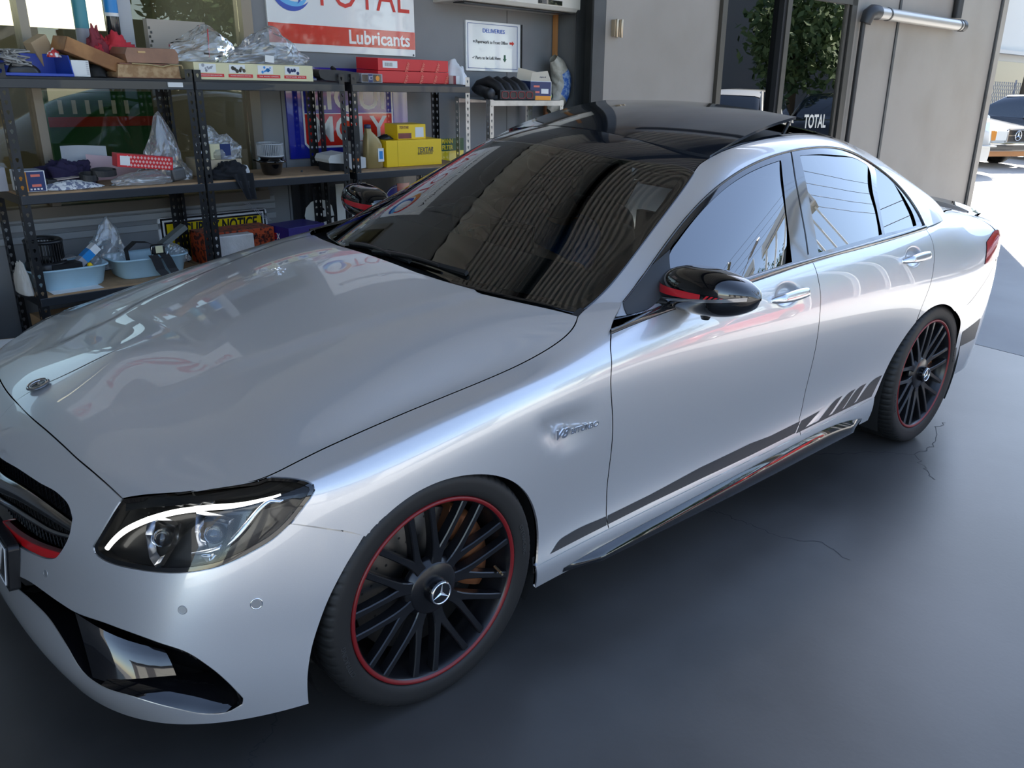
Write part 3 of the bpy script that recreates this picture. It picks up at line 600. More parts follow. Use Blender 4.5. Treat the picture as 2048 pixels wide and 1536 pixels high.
# ---------------------------------------------------------------- the silver car
car=empty('car',(1.4,0,0),'silver four-door sports sedan with black panoramic roof and black red-edged wheels','car')
VH=BL['hoodfront'][0][1]; UC=10.15
hood_poly=[(0,VH)]+BL['hoodfront'][1:]+BL['hoodside'][1:]+BL['cowl'][::-1][1:]+[(UC,15),(0,15)]
hood=panel('hood',BODY,hood_poly,SILVER,car,side='both',gap=.002,step=.013,relief=hood_relief)
hd=BL['head']; iTop=hd.index(min(hd,key=lambda q:abs(q[0]-BL['hoodside'][4][0])+abs(q[1]-BL['hoodside'][4][1])))
iFB=min(range(len(hd)),key=lambda i:abs(hd[i][0]-BL['fb'][0][0])+abs(hd[i][1]-BL['fb'][0][1]))
archf=BL['archf']; iA=min(range(len(archf)),key=lambda i:abs(archf[i][0]-BL['fb'][-1][0])+abs(archf[i][1]-BL['fb'][-1][1]))
gr=BL['grille']; it=BL['intake']
grille_poly=[(0,gr[0][1]+.02)]+gr+[(0,gr[-1][1])]
intake_poly=[(0,it[0][1])]+it+[(0,it[-1][1]-.25)]
aU=archf[0][0]
bump_poly=[(0,VH)]+BL['hoodfront'][1:]+hd[1:iFB+1]+BL['fb'][1:]+archf[:iA][::-1]+[(aU,0),(0,0),(0,it[-1][1]-.25)]+it[::-1]+[(0,it[0][1]),(0,gr[-1][1])]+gr[::-1]+[(0,gr[0][1]+.02)]
front_bumper=panel('front_bumper',BODY,bump_poly,SILVER,car,side='both',gap=.0015,step=.026,depth=.02)
sk=BL['skirt']; fd=BL['fdoor']; bd=BL['bdoor']; cdn=BL['cdoor']; pg=BL['pillgap']; belt=BL['belt']; archr=BL['archr']
iS1=2; iS2=7   # skirt indices at the two door seams
hs=BL['hoodside']
fender_poly=hs[4:]+pg[1:]+[fd[0]]+fd[1:-1]+[sk[2],sk[1],archf[-1]]+archf[iA:-1][::-1]+BL['fb'][::-1][1:]+hd[iFB+1:iTop]
def vent_disp(UV,P,N):
    vp=np.array(BL['vent']); 
    # signed distance to the vent outline, measured on the surface (metres)
    A=BODY.ev(vp[:,0],vp[:,1]); S=P; dmin=np.full(len(P),1e9)
    for i in range(len(A)-1):
        a,b=A[i],A[i+1]; ab=b-a; t=np.clip(((S-a)@ab)/(ab@ab),0,1); d=np.linalg.norm(S-(a+t[:,None]*ab),axis=1); dmin=np.minimum(dmin,d)
    inside=in_poly(UV[:,0],UV[:,1],[tuple(q) for q in vp])
    x=P[:,0]; fade=np.clip((A[:,0].max()-x)/.16,0,1); fade=fade*fade*(3-2*fade)
    def s(t): t=np.clip(t,0,1); return t*t*(3-2*t)
    dep=np.where(inside,s(.45+dmin/.022),s(.45-dmin/.022))
    dep=dep*.013*fade
    P2=P-N*dep[:,None]; return P2,N
def fender(side):
    P0,N0,F,loops,depth=patch(BODY,fender_poly,gap=.0018,step=.017,disp=vent_disp)
    a=np.cross(P0[F[:,1]]-P0[F[:,0]],P0[F[:,2]]-P0[F[:,0]]); fl=(a*N0[F[:,0]]).sum(1)<0; F[fl]=F[fl][:,::-1]; a[fl]*=-1
    NV=np.zeros_like(P0)
    for k in range(3): np.add.at(NV,F[:,k],a)
    NV/=np.maximum(np.linalg.norm(NV,axis=1,keepdims=True),1e-12)
    w=((P0[:,0]>.24)&(P0[:,0]<.585)&(P0[:,2]>.58)&(P0[:,2]<.77)).astype(float)[:,None]
    NN=N0*(1-w)+NV*w
    mm=np.array([1,1 if side=='near' else -1,1.]); V=(P0*mm); Nn=NN*mm
    if side=='far': F=F[:,::-1]
    V=V.tolist();Nn=Nn.tolist();FF=[tuple(q) for q in F.tolist()]
    for lp in loops:
        q=P0[lp]*mm;k=N0[lp]*mm;L=len(lp);o2=len(V);V+=q.tolist()+(q-k*.014).tolist()
        tg=np.roll(q,-1,0)-np.roll(q,1,0); sd=np.cross(tg,k); sd/=np.maximum(np.linalg.norm(sd,axis=1,keepdims=True),1e-9)
        Nn+=(k*.5+sd*.5).tolist()+sd.tolist(); FF+=[(o2+i,o2+(i+1)%L,o2+(i+1)%L+L,o2+i+L) for i in range(L)]
    me=bpy.data.meshes.new('fender'); me.from_pydata((np.array(V)-np.array(ORG['car'])).tolist(),[],FF); me.materials.append(SILVER)
    me.polygons.foreach_set('use_smooth',[True]*len(FF)); me.normals_split_custom_set_from_vertices(np.array(Nn).tolist())
    o=bpy.data.objects.new('fender',me); link(o,car,ORG['car']); return o
fdoor_poly=fd[:-1]+[sk[2]]+sk[3:iS2+1]+bd[:-1][::-1]+belt[1:6][::-1]
rdoor_poly=bd[:-1]+[sk[iS2]]+sk[iS2+1:]+archr[1:8]+cdn[:-1][::-1]+belt[7:9][::-1]
ib=14
quarter_poly=cdn+archr[8:ib]+BL['qb'][1:]+[(20.6,6.6),(20.6,10.6),(19.5,10.6),(18.4,10.35)]
rb_poly=archr[ib-1:]+[(archr[-1][0],0),(23,0),(23,7.4),(20.6,6.6)]+BL['qb'][::-1][0:3]
trunk_poly=[(18.0,10.5),(19.5,10.65),(20.65,10.65),(20.65,6.65),(23,7.45),(23,15),(16.6,15),(16.6,12.0),(17.4,11.0)]
skirt_poly=[archf[-1]]+sk[1:]+[(archr[0][0],sk[-1][1]-.05),(archr[0][0]+.05,0),(archf[-1][0]+.05,0)]
sides={}
for side in('near','far'):
    fe=fender(side)
    def fz(key): (u0_,v0_),(u1_,v1_)=BL[key]; return [(min(u0_,u1_)-.12,max(u0_,u1_)+.10,min(v0_,v1_)-1.0,max(v0_,v1_)+1.0,.005)]
    fdr=panel('front_door',BODY,fdoor_poly,SILVER,car,side=side,gap=.0018,step=.03,relief=bowl_relief('handle1'),fine=fz('handle1'))
    rdr=panel('rear_door',BODY,rdoor_poly,SILVER,car,side=side,gap=.0018,step=.03,relief=bowl_relief('handle2'),fine=fz('handle2'))
    qp=panel('quarter_panel',BODY,quarter_poly,SILVER,car,side=side,gap=.0018,step=.03)
    sk_o=panel('side_skirt',BODY,skirt_poly,SILVER,car,side=side,gap=.001,step=.03)
    # glossy lower blade of the skirt
    mb=MB(); mm=np.array([1,1 if side=='near' else -1,1.]); L_=resample(BODY,BL['blade'],.03,False); P_=[]; n_=len(L_)
    for i_,q_ in enumerate(L_):
        a_,na_=onS(BODY,q_[0],q_[1],.001); b_,nb_=onS(BODY,q_[0],.05,0); e_=min(1,i_/6,(n_-1-i_)/4); b_=b_+np.array([0,-.030*e_-.002,0.004]); P_.append([a_*mm,(a_*.75+b_*.25+np.array([0,-.006*e_,0]))*mm,(a_*.4+b_*.6+np.array([0,-.006*e_,0]))*mm,b_*mm,(b_+np.array([0,.012,-.016*e_]))*mm,(b_+np.array([0,.08,-.016*e_]))*mm])
    mb.grid(P_,0,True); mb.build('skirt_blade',BLACKGLOSS,car)
    sides[side]=(fe,fdr,rdr,qp)
    # black strips added behind the panel gaps, standing in for their shade
    for ln in (fd,bd,cdn,hs,pg,BL['fb'],sk,BL['qb']): strip('seam_shade',BODY,ln,.05,-.013,BLACKMAT,car,side=side,h=0)
    DECAL=mat('grey_vinyl',(.028,.030,.034),.42)
    for key,par in(('stripeF',fe),('stripeD',fdr),('stripeR',rdr),('bar0',rdr),('bar1',rdr),('bar2',rdr),('bar3',rdr)):
        o=panel('stripe_decal',BODY,BL[key],DECAL,par,side=side,gap=0,step=.04,off=.0012,depth=0)
rb=panel('rear_bumper',BODY,rb_poly,SILVER,car,side='both',gap=.0015,step=.03)
panel('stripe_decal',BODY,BL['stripeB'],MAT['grey_vinyl'],rb,gap=0,step=.04,off=.0012,depth=0)
trunk=panel('trunk_lid',BODY,trunk_poly,SILVER,car,side='both',gap=.0015,step=.03)
strip('seam_shade',BODY,BL['hoodfront'],.05,-.013,BLACKMAT,car,h=0); strip('seam_shade',BODY,BL['hoodfront'],.05,-.013,BLACKMAT,car,side='far',h=0)
# ---- front openings
MESHBLK=mat('grille_black',(.008,.008,.008),.5)
def lattice(parent,poly,off,dx=.022,r=.0022,side='both',name='grille_mesh'):
    """diamond bars lying on the surface inside a uv outline"""
    mb=MB(); P0=BODY.ev([q[0] for q in poly],[q[1] for q in poly]); u0,u1=min(q[0] for q in poly),max(q[0] for q in poly);v0,v1=min(q[1] for q in poly),max(q[1] for q in poly)
    _,Pu,Pv=BODY.ev((u0+u1)/2,(v0+v1)/2,True); lu=np.linalg.norm(Pu);lv=np.linalg.norm(Pv)
    for sg in(1,-1):
        for k in np.arange(-3,3,dx):
            pts=[]
            for t in np.arange(0,(v1-v0)*lv,.012):
                u=u0+(k+sg*t*.9)/lu; v=v0+t/lv
                if u0<=u<=u1 and in_poly(np.array([u]),np.array([v]),poly)[0]: pts.append(onS(BODY,u,v,off)[0])
                elif len(pts)>1: break
            if len(pts)>1:
                for mm in((1,-1) if side=='both' else (1,)): mb.tube([p*[1,mm,1] for p in pts],r,3,cap=False)
    o=mb.build(name,MESHBLK,parent); tag(o,kind='stuff'); return o
grp=empty('grille',(-.78,0,.55),parent=car)
panel('grille_backing',BODY,grille_poly,BLACKMAT,grp,side='both',gap=-.006,step=.04,off=-.075,depth=0)
lattice(grp,grille_poly,-.045)
panel('grille_surround',BODY,grille_poly,BLACKSAT,grp,side='both',gap=0,step=.05,off=-.002,depth=.075,holes=[]) if False else None
red=panel('red_grille_lip',BODY,BL['redlip'],mat('red_lip',(.50,.008,.012),.28,coat=.6),grp,side='both',gap=0,step=.03,off=-.006,depth=.03); tag(red,'bright red lower grille lip')
for key,r0,r1 in(('louv',.030,.013),('louv2',.012,.006)):
    mb=MB(); L=BL[key]; L=[(0,L[0][1]-.02)]+L; n=len(L)
    for mm in(1,-1):
        path=[onS(BODY,q[0],q[1],-.012)[0]*[1,mm,1] for q in resample(BODY,L,.02,False)]; k=len(path); rr=[r0+(r1-r0)*i/(k-1) for i in range(k)]
        path=[p+np.array([-.012*(1-i/(k-1)),0,0]) for i,p in enumerate(path)]
        mb.tube(path,rr,14)
    mb.build('grille_louvre',DCHROME,grp)
def star(mb,c,ax,r,t,mi=0,up=(0,0,1),bar=1.0):
    """three-pointed star inside a ring"""
    c=np.array(c,float);ax=nz(ax);up=nz(np.array(up)-ax*(np.array(up)@ax)); w=np.cross(up,ax)
    for k in range(3):
        a=2*PI*k/3; d=up*math.cos(a)+w*math.sin(a); e=np.cross(ax,d); b=.15*r*bar
        V=[c+e*b+ -d*.0,c-e*b,c+d*r*.93,c+ax*t*1.6,]
        mb.add(V,[(0,2,3),(2,1,3),(1,0,3)],mi)
    n=40; P=[]
    for i in range(n):
        a=2*PI*i/n; d=up*math.cos(a)+w*math.sin(a)
        P.append([c+d*r*.88,c+d*r*.9+ax*t*.9,c+d*r*.97+ax*t,c+d*r*1.0+ax*t*.3])
    mb.grid(P,mi,True,cu=True); return mb
em=MB(); star(em,(-.862,0,.56),(-1,0,.1),.088,.012); em.build('star_emblem',CHROME,grp)
# lower intake
inp=empty('lower_intake',(-.8,0,.3),parent=car)
panel('intake_backing',BODY,intake_poly,BLACKMAT,inp,side='both',gap=-.01,step=.05,off=-.15,depth=0)
def uvmix(a,b,t): return (a[0]+(b[0]-a[0])*t,a[1]+(b[1]-a[1])*t)
for mm in(1,-1):
    # glossy flared liner walls from the outline back into the duct
    mb=MB(); L=resample(BODY,it,.02,False); rings=[]
    for q in L:
        p,n=onS(BODY,q[0],q[1],-.001); cen=onS(BODY,4.1,2.1,-.13)[0]
        rings.append([p*[1,mm,1],(p-n*.03+(cen-p)*.04)*[1,mm,1],(p-n*.075+(cen-p)*.14)*[1,mm,1],(p-n*.12+(cen-p)*.24)*[1,mm,1]])
    mb.grid(rings,0,True); mb.build('intake_liner',BLACKGLOSS,inp)
    # vertical air blade and horizontal flick
    a=onS(BODY,it[3][0]+.05,it[3][1]-.02,-.002);b=onS(BODY,it[16][0]+.10,it[16][1]+.02,-.002);c2=onS(BODY,it[5][0]-.1,(it[5][1]+it[14][1])/2+.1,-.08);d2=onS(BODY,it[13][0],it[13][1]+.1,-.06)
    mb=MB(); P=[]
    for s in np.linspace(0,1,7):
        row=[]
        for t in np.linspace(0,1,9):
            p0=a[0]*(1-s)+b[0]*s; p1=c2[0]*(1-s)+d2[0]*s; row.append((p0*(1-t)+p1*t+np.array([-.012,-.014,0])*math.sin(PI*t)*1.0+np.array([.0,.0,.01])*math.sin(PI*s))*[1,mm,1])
        P.append(row)
    mb.grid(P,0,True); mb.build('air_blade',BLACKGLOSS,inp)
    lo=it[11:16]; mb=MB(); P=[]
    for q in resample(BODY,lo,.02,False):
        p,n=onS(BODY,q[0],q[1]+.05,.002); P.append([p*[1,mm,1],(p+np.array([.02,0,.012]))*[1,mm,1],(p+np.array([.07,.03,.02])*[1,1,1])*[1,mm,1],(p+np.array([.10,.05,.015]))*[1,mm,1]])
    mb.grid(P,0,True); mb.build('intake_flick',BLACKGLOSS,inp)
up=[q for q in it[4:9]]
lattice(inp,[it[4],it[5],it[6],it[7],it[8],(it[8][0]-.3,it[8][1]+.0),(it[6][0]-.4,it[6][1]-.5),(it[4][0],it[4][1]-.45)],-.085,dx=.018,name='intake_mesh')
# ---- sensors, hood badge, plate
for k,(u,v) in enumerate(BL['sens']):
    for mm in(1,-1):
        p,n=onS(BODY,u,v,-.0005); p=p*[1,mm,1];n=n*[1,mm,1]; mb=MB(); r=(.0105,.0140,.0095)[k]
        mb.lathe([(r,0),(r*.96,.0012),(r*.80,.0010),(r*.78,-.001)],p,n,28,0 if k==1 else 1); mb.disc(p-n*.001,n,r*.74,28,1,t=.0018); mb.build('parking_sensor',[CHROME,mat('sensor_grey',(.34,.345,.35),.35,.5,coat=.5)],front_bumper)
p,n=onS(BODY,BL['star'][0][0],15,0.0); p=np.array([-.645,0,p[2]]); 
q=BODY.ev(np.linspace(0,4,200),np.full(200,14.6)); i=np.argmin(abs(q[:,0]+.645)); p=np.array([-.645,0,float(BODY.ev(*BL['star'][0])[0][2])]); n=nz(np.array([-.28,0,.96])); p=p+n*.004
mb=MB(); mb.lathe([(0.0,.003),(.024,.003),(.0245,.0045),(.028,.0045),(.030,.001)],p+n*.001,n,36); hb=mb.build('hood_badge',mat('badge_grey',(.22,.23,.25),.25,.7),hood)
mb=MB(); star(mb,p+n*.0035,n,.022,.002,up=(-1,0,0)); mb.lathe([(.0245,.004),(.026,.0062),(.0275,.004)],p+n*.001,n,36); mb.build('star_emblem',CHROME,hood)
plate=empty('number_plate',(-.86,0,.36),parent=car)
PX=-.838; PA=np.array([0,-1,0.]); PU=nz(np.array([.10,0,1.])); PC=np.array([PX,0,.405]); PN=np.cross(PA,PU)
mb=MB(); mb.prism([(-.29,-.062),(.29,-.062),(.298,-.054),(.298,.054),(.29,.062),(-.29,.062),(-.298,.054),(-.298,-.054)],PC+PN*-.028,PA,PU,PN*.024); mb.build('plate_holder',BLACKSAT,plate,bevel=.004)
mb=MB(); mb.prism([(-.283,-.054),(.283,-.054),(.288,-.049),(.288,.049),(.283,.054),(-.283,.054),(-.288,.049),(-.288,-.049)],PC-PN*.004,PA,PU,PN*.003); mb.build('plate_sheet',mat('plate_black',(.01,.01,.012),.3,coat=.3),plate)
mb=MB(); put_text(mb,'07',.105,PC+PA*.195,PA,PU,ext=.0008,bold=.003)
for (a,b) in(((-.278,-.048),(.278,-.048)),((-.278,.048),(.278,.048)),((-.278,-.048),(-.278,.048)),((.278,-.048),(.278,.048))):
    mb.tube([PC+PA*a[0]+PU*a[1],PC+PA*b[0]+PU*b[1]],.0016,4)
mb.build('plate_characters',mat('plate_white',(.8,.8,.8),.4),plate)
# ---- headlights
LENS=glass('headlamp_lens',(.90,.91,.90),1.45)
DRL=mat('running_light',(.9,.9,.9),.3,emis=(1,.98,.93),es=2.2)
REFL=mat('lamp_reflector',(.72,.74,.78),.12,1)
LBLK=mat('lamp_black',(.012,.012,.012),.3,coat=.5)
for side in('near','far'):
    mm=np.array([1,1 if side=='near' else -1,1.])
    hl=empty('headlight',tuple(np.array([-.55,-.72,.52])*mm),parent=car)
    panel('lamp_housing',BODY,hd,LBLK,hl,side=side,gap=.001,step=.04,off=-.045,depth=0)
    mb=MB(); L=resample(BODY,hd,.015); rings=[]
    for q in L:
        p,n=onS(BODY,q[0],q[1],-.003); rings.append([p*mm,(p-n*.05)*mm])
    mb.grid(rings,0,True,cu=True); mb.build('lamp_wall',LBLK,hl)
    ins=inset(BODY,resample(BODY,hd,.02),.012)
    o=panel('lens_border',BODY,hd,BLACKGLOSS,hl,holes=[[tuple(x) for x in ins]],side=side,gap=.0012,step=.05,off=-.0012,depth=0,edge=.02)
    panel('lamp_lens',BODY,hd,LENS,hl,side=side,gap=.0015,step=.03,off=-.0028,depth=0)
    def pl(key,off): return [onS(BODY,q[0],q[1],off)[0]*mm for q in resample(BODY,BL[key],.012,False)]
    mb=MB(); P=pl('drl',-.018); k=len(P); mb.tube(P,[.0055+.001*min(1,i/6) if i<k-12 else .0065-.0045*(i-k+12)/12 for i in range(k)],10); mb.build('running_light',DRL,hl)
    mb=MB(); P=pl('brk',-.030); mb.tube(P,[.004+.005*math.sin(PI*i/(len(P)-1)) for i in range(len(P))],8)
    mb.build('reflector_blade',REFL,hl)
    for q in BL['proj']:
        p,n=onS(BODY,q[0],q[1],-.040); p=p*mm;n=nz(n*mm+np.array([-.5,0,0])); uu=nz(np.array([0,0,1])-n*n[2]); ww=np.cross(n,uu); mb=MB()
        sh=[(-.030,.030),(.030,.030),(.028,.0),(.012,-.034),(0,-.042),(-.012,-.034),(-.028,0)]
        K_=1.4; sh=[(a*K_,b*K_) for a,b in sh]; V=[p+ww*a+uu*b+n*.020 for a,b in sh]+[p+ww*a*.72+uu*b*.72+n*.006 for a,b in sh]
        mb.add(V,[(i,(i+1)%7,(i+1)%7+7,i+7) for i in range(7)],0); V2=[p+ww*a+uu*b+n*.020 for a,b in sh]+[p+ww*a*1.18+uu*b*1.15+n*.012 for a,b in sh]; mb.add(V2,[(i,(i+1)%7,(i+1)%7+7,i+7) for i in range(7)],0)
        mb.lathe([(0,.026),(.010,.024),(.018,.018),(.022,.008),(.022,0)],p+uu*.002,n,20,1); mb.build('projector_lamp',[REFL,mat('lamp_crystal',(.85,.9,1.0),.03,0,trans=1)],hl)
    for t in(.14,.34,.54,.74,.9):
        a=hd[0];b=hd[-5]; q=(a[0]+(b[0]-a[0])*t,a[1]+(b[1]-a[1])*t-.32); p,n=onS(BODY,q[0],q[1],-.022); mb=MB()
        t1=nz(onS(BODY,q[0]+.1,q[1])[0]-onS(BODY,q[0]-.1,q[1])[0]); bi=np.cross(n,t1); Rm=np.stack([t1,bi,n],-1)
        mb.box(p,(.045,.011,.010),0,Rm); o=mb.build('lamp_step',mat('lamp_step_grey',(.16,.16,.16),.12,.6),hl,bevel=.003)
        if side=='far': 
            for v in o.data.vertices: v.co.y=-(v.co.y+ORG[hl.name][1])-ORG[hl.name][1]
# ---- badges on the fender
for side in('near','far'):
    b=BL['badge'];mm=np.array([1,1 if side=='near' else -1,1.]); Fe=sides[side][0]
    a,na=onS(BODY,*b[0]); c,nc=onS(BODY,*b[-1]); ax=nz(c-a); n=nz(na+nc); ay=np.cross(ax,n)*-1; ay=ay if ay[2]>0 else -ay
    lean=nz(ax*1.0); mb=MB()
    if side=='near':
        put_text(mb,'V8',.040,a+(c-a)*.16+n*-.0030,ax,ay,ext=.0022,bold=.0012,shear=.25,wid=.052)
        put_text(mb,'BITURBO',.024,a+(c-a)*.66+n*-.0015,ax,ay,ext=.002,bold=.0006,wid=.112)
    else:
        put_text(mb,'V8',.036,(c+(a-c)*.16-n*.003)*mm,-ax*mm,ay*mm,ext=.0022,bold=.0012,shear=.25,wid=.052)
        put_text(mb,'BITURBO',.021,(c+(a-c)*.66-n*.0015)*mm,-ax*mm,ay*mm,ext=.002,bold=.0006,wid=.112)
    mb.build('chrome_lettering',CHROME,Fe)
    # door handles
    for key,par in(('handle1',sides[side][1]),('handle2',sides[side][2])):
        a,na=onS(BODY,*BL[key][0],.0); c,nc=onS(BODY,*BL[key][1],.0); n=nz(na+nc); ax=nz(c-a); ay=np.cross(n,ax); ay=ay if ay[2]>0 else -ay; L=np.linalg.norm(c-a); m=(a+c)/2
        mb=MB(); P=[]
        for i in range(25):
            t=i/24; cx=a+ax*L*t; s=math.sin(PI*min(max(t,.0),1)); off=-.004+.034*min(1,s*2.4); hgt=.007+.0125*s**.5
            P.append([(cx+n*(off+math.cos(g)*.007)+ay*(hgt*math.sin(g)-.004))*mm for g in np.linspace(0,2*PI,10,endpoint=False)])
        mb.grid(P,0,True,cv=True); mb.add(P[0],[tuple(range(10))],0); mb.add(P[-1],[tuple(range(10))],0); h=mb.build('door_handle',mat('handle_silver',(.66,.665,.68),.2,.85,coat=1),par)
# ---- greenhouse
WG=glass('windscreen_glass',(.55,.62,.58),1.6,.05)
SG=glass('side_glass_tint',(.03,.033,.035),1.9,.13)
wsb=CL['wsbase'];wse=CL['wsedge'];wst=CL['wstop']
vT=wst[-1][1]
ws_poly=[(0,.12)]+wsb[::-1][1:]+[wse[0]]+wse[1:]+wst[1:]+[(0,vT+.03)]
frit_in=inset(CABIN,resample(CABIN,ws_poly,.03),.03)
ws=panel('windscreen',CABIN,ws_poly,WG,car,side='both',gap=.003,step=.035,off=.002,depth=0)
edge=MB()
for mm in(1,-1):
    L=resample(CABIN,wsb[::-1][1:]+wse+wst[1:]+[(0,vT+.03)],.02,False); rings=[]
    for i,q in enumerate(L):
        p,n=onS(CABIN,q[0],q[1],.0005); a=onS(CABIN,*L[max(i-1,0)])[0];b=onS(CABIN,*L[min(i+1,len(L)-1)])[0]; w=np.cross(nz(b-a),n); 
        c0=onS(CABIN,2,2)[0]; w=w if w@(c0-p)>0 else -w
        rings.append([(p-w*.004+n*.001)*[1,mm,1],(p+n*.003)*[1,mm,1],(p+w*.006+n*.001)*[1,mm,1],(p+w*.030-n*.003)*[1,mm,1]])
    edge.grid(rings,0,True)
edge.build('windscreen_surround',BLACKGLOSS,car)
rail=CL['rail'][:11]; dlo=CL['dlo']
# silver A pillar, roof rail and C pillar, one pressing per side
NUc=CABIN.nu-1
rv=rail[-1]
side_frame=[wse[0]]+wse[1:]+rail[1:]+[(14.4,rv[1]+.02),(16.0,rv[1]-.25),(16.55,4.6),(16.6,0),(dlo[-1][0]+.12,0)]+dlo[::-1]+[(7.1,.0),(6.2,0.0)]
for side in('near','far'):
    panel('side_frame',CABIN,side_frame,SILVER,car,side=side,gap=.0012,step=.025)
    # black glazing trim around the side windows
    tp=dlo[:]+[(dlo[-1][0],.0),(dlo[0][0],.0)]
    holes=[CL['fwin'],CL['rwin'],CL['qwin']]
    panel('window_trim',CABIN,tp,TRIM,car,holes=holes,side=side,gap=.002,step=.03,off=-.001,depth=.01)
    for hname,par,nm in(('fwin',sides[side][1],'door_glass'),('rwin',sides[side][2],'door_glass'),('qwin',car,'quarter_glass')):
        o=panel(nm,CABIN,CL[hname],SG,par,side=side,gap=-.004,step=.04,off=-.006,depth=0)
        me=o.data; n_=len(me.vertices); co=np.zeros(n_*3); me.vertices.foreach_get('co',co); co=co.reshape(-1,3); og=np.array(ORG[par.name]); W_=co+og; sy=-1 if side=='near' else 1
        x_,y_,z_=W_[:,0],W_[:,1]*sy,W_[:,2]; A_=np.stack([np.ones_like(x_),x_,z_,x_*x_,x_*z_,z_*z_],-1) if hname!='qwin' else np.stack([np.ones_like(x_),x_,z_],-1); cc,*_=np.linalg.lstsq(A_,y_,rcond=None)
        if hname=='qwin': cc=np.concatenate([cc,[0,0,0]]); A_=np.stack([np.ones_like(x_),x_,z_,x_*x_,x_*z_,z_*z_],-1)
        yy=A_@cc; W_[:,1]=yy*sy; me.vertices.foreach_set('co',(W_-og).ravel()); nn=np.stack([-(cc[1]+2*cc[3]*x_+cc[4]*z_),np.ones_like(x_),-(cc[2]+cc[4]*x_+2*cc[5]*z_)],-1); nn[:,1]*=sy; nn/=np.linalg.norm(nn,axis=1,keepdims=True); me.update(); me.normals_split_custom_set_from_vertices(nn.tolist())
    strip('window_bead',CABIN,dlo,.007,.0,BLACKGLOSS,car,side=side,h=.005)
    strip('pillar_seam',CABIN,CL['bgap'],.004,.0005,BLACKMAT,car,side=side,h=0.0006)
    # belt moulding
    top=[(dlo[0][0]+.25,.0)]
    bel=[(q[0],q[1]) for q in belt]
    mb=MB(); L=resample(BODY,bel,.02,False); rings=[]
    mm=np.array([1,1 if side=='near' else -1,1.])
    gl=resample(CABIN,[(7.3,.05),(9,.12),(11,.12),(13,.12),(dlo[-1][0],.12)],.02,False); gp=np.array([onS(CABIN,*q,.0)[0] for q in gl])
    for q in L:
        p,n=onS(BODY,q[0],q[1],.0005); j=np.argmin(abs(gp[:,0]-p[0])); t=gp[j]+np.array([p[0]-gp[j][0],0,.0])
        t=p+(t-p)*min(1,max(.22,(p[0]-.60)/.40)); e=nz(t-p); rings.append([p*mm,(p+e*.004+n*.005)*mm,(t-e*.004+n*.006)*mm,(t+e*.002)*mm,(t-n*.012+e*.002)*mm])
    mb.grid(rings,0,True); mb.build('belt_moulding',TRIM,car)
    # pillars' inner liner
    panel('pillar_liner',CABIN,side_frame,BLACKMAT,car,side=side,gap=.004,step=.06,off=-.012,depth=0)
# roof
ROOFBLK=mat('roof_glass_black',(.010,.012,.016),.05,0,coat=0,ior=1.6)
vR=rail[1][1]
roof_poly=[(0,vT+.06)]+[(q[0],q[1]+.05) for q in wst[::-1]]+rail[1:]+[(14.4,rv[1]+.02),(16.0,rv[1]-.25),(17.2,rv[1]-.55),(19,rv[1]-.6),(19,8),(0,8)]
roof_front=[q for q in roof_poly]
sf=CL['sunfront']
sun_poly_h=[(0,sf[0][1]+.1)]+[(q[0],q[1]) for q in sf[:3]]+[(sf[3][0],sf[3][1]+.2)]+[(9.3,6.05),(11.0,6.05),(12.6,6.1),(13.0,6.3),(13.2,8),(0,8)]
roof_ring=[(0,vT+.06)]+[(q[0],q[1]+.05) for q in wst[::-1]]+rail[1:]+[(14.4,rv[1]+.02),(16.0,rv[1]-.25),(17.2,rv[1]-.55),(19,rv[1]-.6),(19,8),(13.2,8),(13.0,6.3),(12.6,6.1),(11.0,6.05),(9.3,6.05),(sf[3][0],sf[3][1]+.2)]+[(q[0],q[1]) for q in sf[:3][::-1]]+[(0,sf[0][1]+.1)]
panel('roof_panel',CABIN,roof_ring,ROOFBLK,car,side='both',gap=.002,step=.03,off=.0,depth=.01)
def tilt(UV,P,N):
    t=np.clip((P[:,0]-1.33)/.75,0,1); P=P.copy(); P[:,2]+=.048*t; n=N.copy(); n[:,0]-=.062; n/=np.linalg.norm(n,axis=1,keepdims=True); return P,n
SMP=CABIN.ev(*[q.ravel() for q in np.meshgrid(np.linspace(0,13,30),np.linspace(6.05,8,12))]); SMP=SMP[(SMP[:,0]>1.3)&(SMP[:,0]<2.1)]
def rb(x,y): return np.stack([np.ones_like(x),x,x*x,x**3,y*y,y**4,x*y*y],-1)
RCO,*_=np.linalg.lstsq(rb(SMP[:,0],SMP[:,1]),SMP[:,2],rcond=None)
def roofz(x,y): x=np.asarray(x,float)+0*np.asarray(y,float);y=np.asarray(y,float)+0*x; return rb(x,y)@RCO
mb=MB(); P=[];Q=[]
for t in np.linspace(0,1,28):
    row=[]
    for y in np.linspace(-1,1,37):
        xf=1.325+.125*abs(y)**2.2; xr=2.055-.03*abs(y)**2; x=xf+(xr-xf)*t; hw=.535-.03*t; yy=y*hw; row.append((x,yy,float(roofz(x,yy))+.002+.050*t))
    P.append(row)
mb.grid(P,0,True)
b0=[P[0][j] for j in range(37)]+[P[i][36] for i in range(1,28)]+[P[27][j] for j in range(35,-1,-1)]+[P[i][0] for i in range(26,0,-1)]
mb.grid([b0,[(a,b,c-.010) for a,b,c in b0]],0,False,cv=True); mb.build('sunroof_glass',ROOFBLK,car)
panel('roof_liner',CABIN,[(0,vT+.2),(5,vT+.15),(6,5.4),(14,5.4),(19,4.6),(19,8),(0,8)],BLACKMAT,car,side='both',gap=0,step=.06,off=-.03,depth=0)
mb=MB()
for mm in(1,-1): mb.tube([(2.02,.46*mm,1.385),(2.05,.46*mm,1.43)],.008,6)
mb.build('sunroof_arm',BLACKSAT,car)
